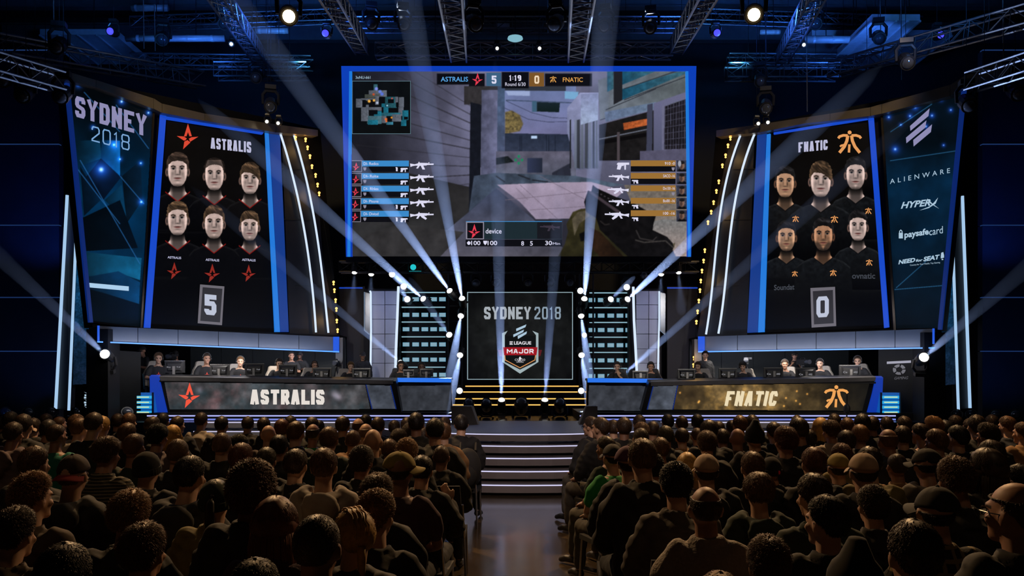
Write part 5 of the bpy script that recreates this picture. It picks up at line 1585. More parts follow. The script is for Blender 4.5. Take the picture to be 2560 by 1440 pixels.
def truss(label, a, b, wd=.3, n=None, m=None, chords=4, group='lighting trusses', hang=None):
    """Box truss: four chords and a zigzag of braces."""
    a, b = Vector(a), Vector(b)
    ax = (b - a).normalized()
    up = Vector((0, 0, 1)) if abs(ax.z) < .8 else Vector((0, 1, 0))
    sd = ax.cross(up).normalized()
    up = sd.cross(ax).normalized()
    t = empty('truss', a, label, 'truss', group)
    L = (b - a).length
    n = n or max(4, int(L / (wd * 1.3)))
    cs_ = [(sd * i + up * j) * wd / 2 for i, j in ((-1, -1), (1, -1), (1, 1), (-1, 1))]
    m = m or STEEL
    for c in cs_:
        MB().tube([a + c, b + c], .024, 6).obj('chord', m, t)
    mb = MB()
    for k in range(n):
        p0, p1 = a + ax * (L * k / n), a + ax * (L * (k + 1) / n)
        for q in range(4):
            c0, c1 = cs_[q], cs_[(q + 1) % 4]
            if k % 2:
                c0, c1 = c1, c0
            mb.tube([p0 + c0, p1 + c1], .011, 4, cap=False)
        for q in range(4):
            mb.tube([p0 + cs_[q], p0 + cs_[(q + 1) % 4]], .009, 4, cap=False)
    mb.obj('lattice', m, t)
    top = 13.0 if hang is None else hang
    for u in (.2, .8):
        q = a + (b - a) * u
        MB().tube([q + up * wd * .5, (q.x, q.y, top)], .006, 4).obj('hanger', BLACK, t)
    return t


truss('long truss across the hall above the game screen', P(940, 128, 20.2), P(1680, 128, 20.2))
truss('upper truss across the hall, second above the game screen', P(860, 62, 22), P(1740, 62, 22))
truss('cross truss behind the red star tower head, lower', P(540, 178, 22), P(770, 178, 22), .36)
truss('cross truss behind the red star tower head, upper', P(330, 152, 23), P(780, 158, 23))
truss('cross truss behind the gold emblem tower head, lower', P(1815, 180, 22), P(2095, 180, 22), .36)
truss('cross truss behind the gold emblem tower head, upper', P(1820, 152, 23), P(2180, 155, 23))
truss('sloping truss over the red star tower, upper', P(-40, 105, 16.2), P(500, 200, 20.6), .34)
truss('sloping truss over the red star tower, lower', P(-40, 150, 14.6), P(150, 205, 15.9), .32)
truss('sloping truss over the gold emblem tower, upper', P(2085, 175, 20.6), P(2600, 30, 15.2), .34)
truss('sloping truss over the gold emblem tower, lower', P(2428, 205, 16.2), P(2600, 150, 14.8), .32)
truss('truss running towards the stage above the red star half of the screen', P(1122, -60, 12.5), P(1147, 135, 20), .36)
truss('truss running towards the stage above the gold emblem half of the screen', P(1462, -60, 12.5), P(1440, 135, 20), .36)
truss('outer truss running towards the stage, red star side', P(800, -60, 13), P(905, 120, 20.4), .3)
truss('outer truss running towards the stage, gold emblem side', P(1790, -60, 13), P(1690, 120, 20.4), .3)
truss('hanging truss under the game screen', P(850, 668, 21.6), P(1745, 668, 21.6), .26, m=DARK, hang=4.9)
truss('angled truss above the red star aisle', P(520, -50, 15), P(650, 145, 21.6), .3)
truss('angled truss above the gold emblem aisle', P(2060, -50, 15), P(1955, 145, 21.6), .3)
truss('far cross truss high over the red star tower', P(330, 60, 24), P(860, 40, 24), .3)
truss('far cross truss high over the gold emblem tower', P(1740, 40, 24), P(2300, 60, 24), .3)

roofm = mat('roof_steel', (.12, .12, .13), .5, .4, bump=.1)
for k, (y, d, lab) in enumerate(((14, 24.6, 'front steel roof beam across the hall'), (97, 25.6, 'rear steel roof beam across the hall'))):
    c = P(1280, y, d)
    t = empty('roof_girder', (0, d, c.z), lab, 'roof beam', 'roof beams')
    mb = MB().box(-15.5, 15.5, d - .14, d + .14, c.z - .08, c.z - .05).box(-15.5, 15.5, d - .02, d + .02, c.z - .05, c.z + .4).box(-15.5, 15.5, d - .14, d + .14, c.z + .4, c.z + .43)
    mb.obj('girder', roofm, t)
for x0, x1, y0, y1, d, lab in ((315, 562, 88, 104, 22, 'long blue lit duct over the red star tower'), (2010, 2200, 90, 108, 22, 'long blue lit duct over the gold emblem tower'), (640, 720, 70, 84, 23, 'short square duct over the red star screen edge'),
                               (1900, 1950, 74, 86, 23, 'short square duct over the gold emblem screen edge'), (100, 290, 55, 82, 23, 'wide roof panel over the red star side'), (2030, 2380, 52, 84, 23.5, 'wide roof panel over the gold emblem side'),
                               (2180, 2300, 20, 46, 20.6, 'upper roof panel over the gold emblem side'), (330, 420, 12, 28, 23.5, 'upper roof panel over the red star side')):
    a, b = P(x0, y1, d), P(x1, y0, d)
    t = empty('air_duct', a, lab, 'duct', 'roof ducts')
    for x in (a.x + .3 * (b.x - a.x), a.x + .7 * (b.x - a.x)):
        MB().tube([(x, d + .05, a.z + .05), (x, d + .05, 13)], .012, 5).obj('hanger', DARK, t)
    if y1 - y0 < 20:
        r_ = (b.z - a.z) / 2
        MB().tube([(a.x, d, a.z + r_), (b.x, d, a.z + r_)], r_, 14).obj('duct_pipe', mat('duct_metal', (.5, .5, .52), .45, .2), t, smooth=True)
        for k in range(4):
            x = a.x + (b.x - a.x) * (k + .5) / 4
            MB().tube([(x - .03, d, a.z + r_), (x + .03, d, a.z + r_)], r_ * 1.06, 14).obj('duct_band', MATS['duct_metal'], t)
    else:
        MB().box(a.x, b.x, d, d + 2.2, a.z - .05, a.z + .1).obj('duct_panel', MATS['duct_metal'], t)
        mb = MB()
        for k in range(5):
            x = a.x + (b.x - a.x) * k / 4
            mb.box(x - .02, x + .02, d - .02, d + 2.2, a.z - .09, a.z - .05)
        mb.obj('rib', MATS['duct_metal'], t)

# warm house lamps and small rig lamps
warm_lens = glow('lens_warm', (1.0, .72, .34), 9.0, 'NONE')
fixture('large round amber house lamp above the red star half', 722, 41, 12.9, P(722, 700, 3), True, size=.24, lens=warm_lens, hang=13,  name='house_lamp', group='amber house lamps', lensd=.185)
fixture('large round amber house lamp above the gold emblem half', 1885, 37, 12.9, P(1885, 700, 3), True, size=.24, lens=warm_lens, hang=13,  name='house_lamp', group='amber house lamps', lensd=.185)
small = [(275, 78, 18, 'b', 'small blue lamp over the red star duct'), (813, 83, 18, 'b', 'small blue lamp right of the amber lamp on the red star half'), (1793, 82, 18, 'b', 'small blue lamp left of the amber lamp on the gold emblem half'), (2352, 87, 18, 'b', 'small blue lamp over the gold emblem tower'),
         (578, 110, 19.5, 'w', 'small white lamp at the end of the red star duct'), (2010, 112, 19.5, 'w', 'small white lamp at the end of the gold emblem duct'),
         (1243, 121, 19.6, 'w', 'bright lamp on the long truss, red star side of the pale dome'), (1349, 121, 19.6, 'w', 'bright lamp on the long truss, gold emblem side of the pale dome'),
         (676, 268, 19.5, 'o', 'lamp with a shiny reflector behind the red star tower head'), (667, 304, 19.6, 'w', 'small white lamp on the red star tower beam, outer'), (695, 308, 19.6, 'w', 'small white lamp at the top of the red star light tube'),
         (1915, 272, 19.5, 'o', 'lamp with a shiny reflector behind the gold emblem tower head'), (1896, 309, 19.6, 'w', 'small white lamp at the top of the gold emblem light tube'), (1920, 306, 19.6, 'w', 'small white lamp on the gold emblem tower beam, outer'),
         (140, 118, 16.4, 'o', 'dark lamp cluster on the sloping red star truss'), (150, 243, 16.0, 'o', 'dark lamp beside the red star event panel head'), (6, 200, 15.8, 'o', 'dark lamp at the outer end of the red star trusses'), (55, 240, 16, 'o', 'second dark lamp at the outer end of the red star trusses'),
         (2270, 158, 17, 'o', 'dark lamp on the sloping gold emblem truss'), (2424, 265, 16.2, 'o', 'dark lamp beside the gold emblem sponsor panel head'), (2548, 235, 16, 'o', 'dark lamp at the outer end of the gold emblem trusses'),
         (404, 100, 20, 'o', 'dark lamp hanging below the red star duct'), (2200, 97, 20, 'o', 'dark lamp hanging below the gold emblem duct'), (1010, 62, 19, 'o', 'dark wide lamp over the red star corner of the game screen'), (1190, 62, 16, 'o', 'slanting dark lamp over the red star half of the game screen'),
         (1385, 62, 16, 'o', 'slanting dark lamp over the gold emblem half of the game screen'), (1510, 66, 19, 'o', 'dark lamp on the upper truss over the gold emblem half'), (930, 60, 19, 'o', 'second dark lamp over the red star corner of the game screen'),
         (1625, 70, 19, 'o', 'dark lamp over the gold emblem corner of the game screen'), (560, 60, 20, 'o', 'dark lamp between the duct and the amber lamp, red star half'), (2040, 60, 20, 'o', 'dark lamp between the duct and the amber lamp, gold emblem half'),
         (640, 195, 21.4, 'o', 'dark lamp under the lower cross truss, red star side'), (1900, 205, 21.4, 'o', 'dark lamp under the lower cross truss, gold emblem side')]
for x, y, d, k, lab in small:
    ax = P(x, y, d)
    aim = ax + Vector((.25 * (1 if x < 1280 else -1), -1, -.6))
    if k == 'b':
        fixture(lab, x, y, d, ax + Vector((.0, -1, -.25)), True, size=.15, lens=lens_blue, hang=13, group='rig lamps')
    elif k == 'w':
        fixture(lab, x, y, d, ax + Vector((.1, -1, -.3)), True, size=.10, group='rig lamps', hang=13, lensd=.07)
    else:
        fixture(lab, x, y, d, aim, False, size=.24, group='rig lamps', hang=13)
dm = empty('ceiling_dome', P(1288, 92, 19.8), 'small pale cyan dome hanging at the middle of the long truss', 'ceiling lamp')
MB().lathe(P(1288, 103, 19.8), (0, 0, 1), [(0, .02), (.02, .12), (.05, .18), (.09, .17), (.11, .03)], 16).obj('dome_shade', glow('dome_cyan', '#7fb4c4', 1.0), dm, smooth=True)
MB().tube([P(1288, 96, 19.8), P(1288, 40, 19.8)], .012, 5).obj('stem', DARK, dm)
wb = empty('white_box', P(1256, 63, 22.5), 'small white box fixed to the upper truss', 'box')
fquad('box_body', rect(1241, 58, 1274, 69), front(22.1), 0, mat('white_plastic', (.6, .6, .62), .5), wb, .15)
ex = empty('exit_lamp', P(1033, 668, 21.4), 'small round turquoise sign lamp under the game screen', 'sign lamp')
MB().lathe(P(1033, 668, 21.4), (0, -1, 0), [(-.08, .05), (0, .075), (.02, .06)], 14).obj('lamp_disc', glow('turquoise_lamp', '#1fb4bc', 1.2), ex)
fquad('light_bar', rect(1023, 677, 1053, 679), front(21.2), 0, glow('turquoise_bar', '#0e6a70', 1.0), ex, .02)
for k, (x, y0, y1, d, lab) in enumerate(((133, -30, 75, 17, 'thin steel hanging cable above the sloping red star truss'), (358, -30, 122, 20, 'thin hanging cable, first beside the red star duct'), (386, 10, 128, 20, 'pale hanging rod beside the red star duct'),
                                         (2016, -30, 280, 20.4, 'thin hanging cable by the white lamp of the gold emblem duct'), (2252, -30, 200, 20.4, 'pale hanging cable over the gold emblem tower'), (2200, -30, 115, 20.4, 'pale hanging cable at the gold emblem duct end'),
                                         (2507, -30, 150, 16, 'hanging cable over the outer gold emblem truss'), (1368, -260, 82, 19, 'pale hanging pipe over the gold emblem half of the game screen'))):
    t = tag(MB().tube([P(x, y0, d), P(x + 2, y1, d)], .012, 5).obj('hanging_cable', CHROME), lab, 'cable', 'hanging cables')

# floor lamps in a row at the foot of the side walls, wedges at the stage lip
names = ['outermost', 'second', 'third', 'fourth', 'fifth', 'innermost']
for k, x in enumerate((15, 70, 127, 191, 256, 318)):
    fixture('black floor lamp, %s of the row before the red star side wall' % names[k], x, 1030, 17.9, P(x + 60, 560, 12), False, size=.2, mount=(0, 0, -1), group='floor lamps by the side walls')
for k, x in enumerate((2318, 2335, 2392, 2428, 2490, 2540)):
    fixture('black floor lamp, %s of the row before the gold emblem side wall' % names[5 - k], x, 1036, 17.9, P(x - 60, 560, 12), False, size=.2, mount=(0, 0, -1), group='floor lamps by the side walls')
for s, xs, lab in ((-1, (1131, 1180, 1196), 'red star'), (1, (1490, 1464, 1446), 'gold emblem')):
    t = empty('stage_wedge', P(xs[0], 1060, 17), 'black slanted wedge monitor at the stage edge on the %s side' % lab, 'stage monitor', 'stage wedges')
    xa, xb, xc = (P(x, 0, 17).x for x in xs)
    y0, z0, z1 = 16.7, SZ, SZ + .36
    mb = MB()
    mb.add([(xa, y0, z0), (xc, y0, z0), (xb, y0, z1), (xa, y0, z1), (xa, y0 + .5, z0), (xc, y0 + .5, z0), (xb, y0 + .35, z1), (xa, y0 + .35, z1)], [(0, 1, 2, 3), (7, 6, 5, 4), (0, 4, 5, 1), (1, 5, 6, 2), (2, 6, 7, 3), (3, 7, 4, 0)])
    mb.obj('wedge_body', mat('wedge_black', (.012, .013, .016), .5), t)
    MB().hexa([(xb, y0 - .01, z1), (xb + (xb - xa) * .12, y0 - .01, z1), (xc + (xb - xa) * .1, y0 - .01, z0), (xc, y0 - .01, z0)] + [(xb, y0 + .02, z1), (xb + (xb - xa) * .12, y0 + .02, z1), (xc + (xb - xa) * .1, y0 + .02, z0), (xc, y0 + .02, z0)]).obj('side_trim', mat('wedge_trim', (.12, .14, .17), .4, .4), t)
    MB().box(min(xa, xb) + .08, max(xa, xb) - .08, y0 - .006, y0, z0 + .05, z0 + .1).obj('display_strip', glow('wedge_teal', '#123848', .8, 'NONE'), t)
# ------------------------------------------------------------------ people: one continuous body each, clothes and hair on top
def rings(secs, n=16):
    """Closed skin through elliptical sections (centre, half width, half depth, optional tilt about x)."""
    vs, fs = [], []
    for c, rx, ry, *t in secs:
        tx = t[0] if t else 0.0
        for k in range(n):
            an = 2 * math.pi * k / n
            y = ry * math.sin(an)
            vs.append((c[0] + rx * math.cos(an), c[1] + y * math.cos(tx), c[2] + y * math.sin(tx)))
    m = len(secs)
    for i in range(m - 1):
        for k in range(n):
            k2 = (k + 1) % n
            fs.append((i * n + k, i * n + k2, (i + 1) * n + k2, (i + 1) * n + k))
    fs.append(tuple(range(n - 1, -1, -1)))
    fs.append(tuple((m - 1) * n + k for k in range(n)))
    return vs, fs


def limb(mb, pts, rs, n=10):
    """Tapering limb with rounded ends through its joints."""
    P_ = [Vector(p) for p in pts]
    a = (P_[0] - P_[1]).normalized() * rs[0] * .8
    b = (P_[-1] - P_[-2]).normalized() * rs[-1] * .8
    mb.tube([P_[0] + a] + P_ + [P_[-1] + b], [rs[0] * .55] + list(rs) + [rs[-1] * .55], n)


def fuse(mb, voxel, name, smooth=3):
    """Merges overlapping shapes into one continuous skin."""
    me = bpy.data.meshes.new(name)
    me.from_pydata(mb.v, [], mb.f)
    bm = bmesh.new()
    bm.from_mesh(me)
    bmesh.ops.recalc_face_normals(bm, faces=bm.faces)
    bm.to_mesh(me)
    bm.free()
    o = bpy.data.objects.new(name, me)
    COL.objects.link(o)
    r = o.modifiers.new('r', 'REMESH')
    r.mode = 'VOXEL'
    r.voxel_size = voxel
    s = o.modifiers.new('s', 'SMOOTH')
    s.iterations = smooth
    s.factor = .5
    dg = bpy.context.evaluated_depsgraph_get()
    out = bpy.data.meshes.new_from_object(o.evaluated_get(dg))
    bpy.data.objects.remove(o)
    out.name = name
    out.shade_smooth()
    return out


def head_shapes(mb, M):
    """Skull, jaw, nose, brow, ears and lips in the frame M of the head (face towards +y)."""
    def ball(c, rx, ry, rz, n=16, m=10):
        k = len(mb.v)
        mb.ball((0, 0, 0), rx, ry, rz, n, m)
        for i in range(k, len(mb.v)):
            mb.v[i] = tuple(M @ (Vector(mb.v[i]) + Vector(c)))
    ball((0, -.012, .022), .074, .094, .096)
    ball((0, .026, -.035), .058, .060, .078)
    ball((0, .062, -.086), .030, .028, .026)
    ball((0, .084, -.006), .011, .014, .034)
    ball((0, .096, -.024), .016, .013, .012)
    ball((0, .078, .026), .050, .016, .012)
    ball((0, .080, -.056), .025, .010, .009)
    for s in (-1, 1):
        ball((s * .040, .062, -.022), .022, .020, .020)
        ball((s * .077, -.006, -.006), .010, .020, .034)
        ball((s * .085, -.016, .004), .006, .014, .022)


def hand(mb, wrist, dirn, up, s=1.0, curl=.5, side=1):
    """Palm, four unequal fingers bent at their knuckles and a thumb from the side of the palm."""
    w_ = Vector(wrist)
    d = Vector(dirn).normalized()
    u = Vector(up).normalized()
    r = d.cross(u).normalized() * side
    u = r.cross(d).normalized() * side
    palm = w_ + d * .045 * s
    mb.tube([w_ - d * .02 * s, w_ + d * .015 * s, palm, w_ + d * .088 * s], [.022 * s, .026 * s, .032 * s, .028 * s], 8)
    for k, (off, ln) in enumerate(((-.027, .062), (-.009, .072), (.010, .068), (.027, .054))):
        b = w_ + d * .085 * s + r * off * s
        d1 = (d - u * curl * .5).normalized()
        d2 = (d - u * curl * 1.5).normalized()
        mb.tube([b - d * .015 * s, b, b + d1 * ln * .5 * s, b + d1 * ln * .5 * s + d2 * ln * .5 * s], [.0095 * s, .0095 * s, .0085 * s, .007 * s], 6)
    b = w_ + d * .025 * s - r * .028 * s
    td = (d * .8 - r * .6 - u * .25).normalized()
    mb.tube([b, b + td * .035 * s, b + (td + d * .3).normalized() * .062 * s], [.014 * s, .011 * s, .0085 * s], 6)


def pose(kind='seat', lean=0.0, yaw=0.0, pitch=0.0, roll=0.0, arms='lap', spread=.12):
    """Joint positions of a figure facing +y; the origin is on the floor under the hips."""
    J = {'kind': kind, 'spread': spread}
    hz = .53 if kind == 'seat' else .93
    J['hip'] = Vector((0, 0, hz))
    def up(x, y, z):
        return Vector((x, y + lean * z + .10 * lean * z * z, hz + z - .25 * lean * lean * z))
    J['up'] = up
    J['neck'] = up(0, .005, .54)
    hc = up(0, .035 + .03 * lean, .665)
    J['head'] = Matrix.Translation(hc) @ Euler((pitch, roll, yaw), 'XYZ').to_matrix().to_4x4()
    for s in (-1, 1):
        sh = up(s * .185, -.005, .455)
        if arms == 'lap':
            el, wr = sh + Vector((s * .055, .06, -.265)), Vector((s * .13, .33, hz + .105))
            hd = Vector((-s * .25, 1, -.25))
        elif arms == 'desk':
            el, wr = sh + Vector((s * .075, .15, -.235)), Vector((s * .15, .42, hz + .235))
            hd = Vector((-s * .35, 1, -.05))
        elif arms == 'down':
            el, wr = sh + Vector((s * .05, -.01, -.28)), sh + Vector((s * .06, .06, -.52))
            hd = Vector((0, .2, -1))
        elif arms == 'cross':
            el, wr = sh + Vector((s * .05, .06, -.27)), up(-s * .06, .20 + (.03 if s > 0 else 0), .235)
            hd = Vector((-s * 1, .05, .1))
        elif arms == 'cam':
            el, wr = sh + Vector((s * .06, .12, -.24)), up(s * .10, .30, .40)
            hd = Vector((-s * .2, .7, .5))
        elif arms == 'mic':
            el, wr = sh + Vector((s * .075, .15, -.235)), Vector((s * .15, .42, hz + .235))
            hd = Vector((-s * .35, 1, -.05))
            if s < 0:
                el, wr, hd = sh + Vector((s * .08, .10, -.25)), up(s * .06, .20, .42), Vector((.3, .1, 1))
        elif arms == 'raise':
            el, wr = sh + Vector((s * .055, .06, -.265)), Vector((s * .13, .33, hz + .105))
            hd = Vector((-s * .25, 1, -.25))
            if s > 0:
                el, wr, hd = sh + Vector((.09, .07, -.24)), sh + Vector((.03, .17, -.03)), Vector((-.5, 0, 1))
        J['sh', s], J['el', s], J['wr', s], J['hd', s] = sh, el, wr, hd
        if kind == 'seat':
            J['hj', s] = Vector((s * .09, .02, hz - .01))
            J['kn', s] = Vector((s * (spread + .02), .45, hz - .01))
            J['an', s] = Vector((s * (spread + .03), .47, .09))
            J['toe', s] = Vector((s * (spread + .06), .64, .035))
        else:
            J['hj', s] = Vector((s * .09, 0, hz - .02))
            J['kn', s] = Vector((s * .11, .02, .5))
            J['an', s] = Vector((s * .12, -.02, .09))
            J['toe', s] = Vector((s * .14, .15, .035))
    return J


TORSO = [(-.09, .145, .105), (-.02, .172, .125), (.06, .170, .122), (.14, .158, .112), (.26, .168, .112), (.36, .182, .112), (.43, .178, .100), (.475, .135, .078), (.505, .085, .062)]


def torso_secs(J, infl=0.0, lo=-.2, hi=.52, scale=1.0):
    return [(J['up'](0, .0, z), (rx + infl) * scale, (ry + infl) * scale) for z, rx, ry in TORSO if lo <= z <= hi]


def body_mesh(J, name='body'):
    mb = MB()
    mb.add(*rings(torso_secs(J)))
    hm = J['head'].to_translation()
    mb.tube([J['up'](0, -.005, .44), J['neck'], hm + J['head'].to_3x3() @ Vector((0, -.012, -.05))], [.075, .056, .056], 12)
    head_shapes(mb, J['head'])
    for s in (-1, 1):
        limb(mb, [J['sh', s] - Vector((s * .04, 0, .0)), J['sh', s] * .5 + J['el', s] * .5, J['el', s]], [.052, .046, .037])
        limb(mb, [J['el', s], J['el', s] * .6 + J['wr', s] * .4, J['wr', s]], [.038, .037, .026])
        hand(mb, J['wr', s], J['hd', s], Vector((0, -.25, 1)) if abs(Vector(J['hd', s]).normalized().z) < .8 else Vector((0, -1, 0)), 1.05, .55, 1 if s < 0 else -1)
        limb(mb, [J['hj', s], J['hj', s] * .5 + J['kn', s] * .5, J['kn', s]], [.085, .075, .055])
        limb(mb, [J['kn', s], J['kn', s] * .65 + J['an', s] * .35, J['an', s]], [.054, .053, .036])
        limb(mb, [J['an', s] - Vector((0, .03, .03)), (J['an', s] * .4 + J['toe', s] * .6) - Vector((0, 0, .0)), J['toe', s]], [.040, .038, .030])
    me = fuse(mb, .0115, name, 2)
    # skin, shoe, eye, brow and lip colours by place
    for k in range(5):
        me.materials.append(None)
    inv = J['head'].inverted()
    nf = len(me.polygons)
    ce = np.empty(nf * 3)
    me.polygons.foreach_get('center', ce)
    ce = ce.reshape(-1, 3)
    A = np.array(inv)
    L = ce @ A[:3, :3].T + A[:3, 3]
    idx = np.zeros(nf, np.int32)
    idx[ce[:, 2] < .10] = 1
    ax = np.abs(L[:, 0])
    fr = (L[:, 1] > .05) & (np.abs(L[:, 2]) < .12)
    idx[fr & (np.abs(ax - .032) < .013) & (np.abs(L[:, 2] - .004) < .006)] = 2
    idx[fr & (np.abs(ax - .034) < .021) & (np.abs(L[:, 2] - .026) < .005)] = 3
    idx[fr & (ax < .023) & (np.abs(L[:, 2] + .056) < .0075)] = 4
    me.polygons.foreach_set('material_index', idx)
    return me


def ruffle(me, amp, seed, freq=34.0):
    """Small cloth folds pushed into a garment."""
    n = len(me.vertices)
    co = np.empty(n * 3)
    me.vertices.foreach_get('co', co)
    co = co.reshape(-1, 3)
    no = np.empty(n * 3)
    me.vertex_normals.foreach_get('vector', no)
    no = no.reshape(-1, 3)
    rs = np.random.RandomState(seed)
    h = np.zeros(n)
    for k in range(5):
        d = rs.randn(3)
        d /= np.linalg.norm(d)
        d[2] *= 1.6
        h += np.sin(co @ d * freq * (.6 + .5 * k) + rs.rand() * 6 + 1.5 * np.sin(co @ rs.randn(3) * 9)) / (1 + .6 * k)
    co += no * (h * amp)[:, None]
    me.vertices.foreach_set('co', co.reshape(-1))
    me.update()
    return me


def top_mesh(J, kind, seed=1):
    """Upper garment: tee, shirt, jacket or hoodie as one closed shell over the body."""
    mb = MB()
    infl = {'tee': .012, 'jersey': .012, 'shirt': .018, 'jacket': .030, 'hoodie': .030, 'sweater': .022}[kind]
    secs = torso_secs(J, infl, -.1, .48)
    mb.add(*rings(secs))
    mb.tube([J['up'](0, -.004, .42), J['up'](0, -.002, .51)], [.11 + infl, .068 + infl * .4], 14)
    long_ = kind not in ('tee', 'jersey')
    for s in (-1, 1):
        sh, el, wr = J['sh', s], J['el', s], J['wr', s]
        if long_:
            w_ = el * .12 + wr * .88
            limb(mb, [sh - Vector((s * .05, 0, -.0)), sh * .5 + el * .5, el], [.058 + infl, .05 + infl, .042 + infl * .9], 12)
            limb(mb, [el, el * .5 + w_ * .5, w_], [.042 + infl * .9, .040 + infl * .7, .032 + infl * .5], 12)
        else:
            e2 = sh * .3 + el * .7
            limb(mb, [sh - Vector((s * .05, 0, 0)), sh * .5 + e2 * .5, e2], [.058 + infl, .054 + infl, .052 + infl * 1.1], 12)
    if kind == 'hoodie':
        for k in range(13):                      # hood lying on the shoulders
            a = math.pi * (.85 + 1.3 * k / 12)
            c = J['up'](.118 * math.cos(a), -.015 + .085 * math.sin(a), .525 - .035 * max(0, -math.sin(a)))
            mb.ball(c, .040, .040, .036, 8, 6)
        mb.ball(J['up'](0, -.15, .43), .125, .055, .11, 14, 9)
        mb.ball(J['up'](0, -.165, .34), .075, .05, .08, 12, 8)
    if kind in ('jacket', 'shirt', 'sweater'):
        for k in range(12):
            a = 2 * math.pi * k / 12
            if kind == 'sweater' or math.sin(a) < .6:
                c = J['up'](.066 * math.cos(a), .0 + .062 * math.sin(a), .525)
                mb.ball(c, .024, .024, .026 if kind != 'shirt' else .02, 6, 5)
    me = fuse(mb, .0145, kind, 2)
    return ruffle(me, {'tee': .0028, 'jersey': .0018, 'shirt': .0045, 'jacket': .0065, 'hoodie': .0055, 'sweater': .005}[kind], seed)


def trousers_mesh(J, seed=5):
    mb = MB()
    mb.add(*rings(torso_secs(J, .016, -.1, .08)))
    for s in (-1, 1):
        a2 = J['an', s] + Vector((0, 0, .04))
        limb(mb, [J['hj', s], J['hj', s] * .5 + J['kn', s] * .5, J['kn', s]], [.102, .09, .072], 12)
        limb(mb, [J['kn', s], J['kn', s] * .5 + a2 * .5, a2], [.070, .064, .056], 12)
    return ruffle(fuse(mb, .016, 'trousers', 2), .003, seed)


# hair and headwear, all in the frame of the head
def scalp(az, el):
    """Point of the skull: az 0 is the face, el the height angle."""
    x, y, z = math.cos(el) * math.sin(az), math.cos(el) * math.cos(az), math.sin(el)
    return Vector((x * .0775, y * .098 - .012, z * .099 + .022))


def hairline(az, nape=-.55, frontal=.62, side=-.02):
    """Lowest height angle that carries hair, round the head."""
    c = math.cos(az)
    if c > .45:
        return frontal - .25 * (1 - (c - .45) / .55)
    if c > -.25:
        return side + (frontal - .25 - side) * max(0, (c - .1) / .35) ** .7 if c > .1 else side
    return side + (nape - side) * min(1, (-.25 - c) / .4)


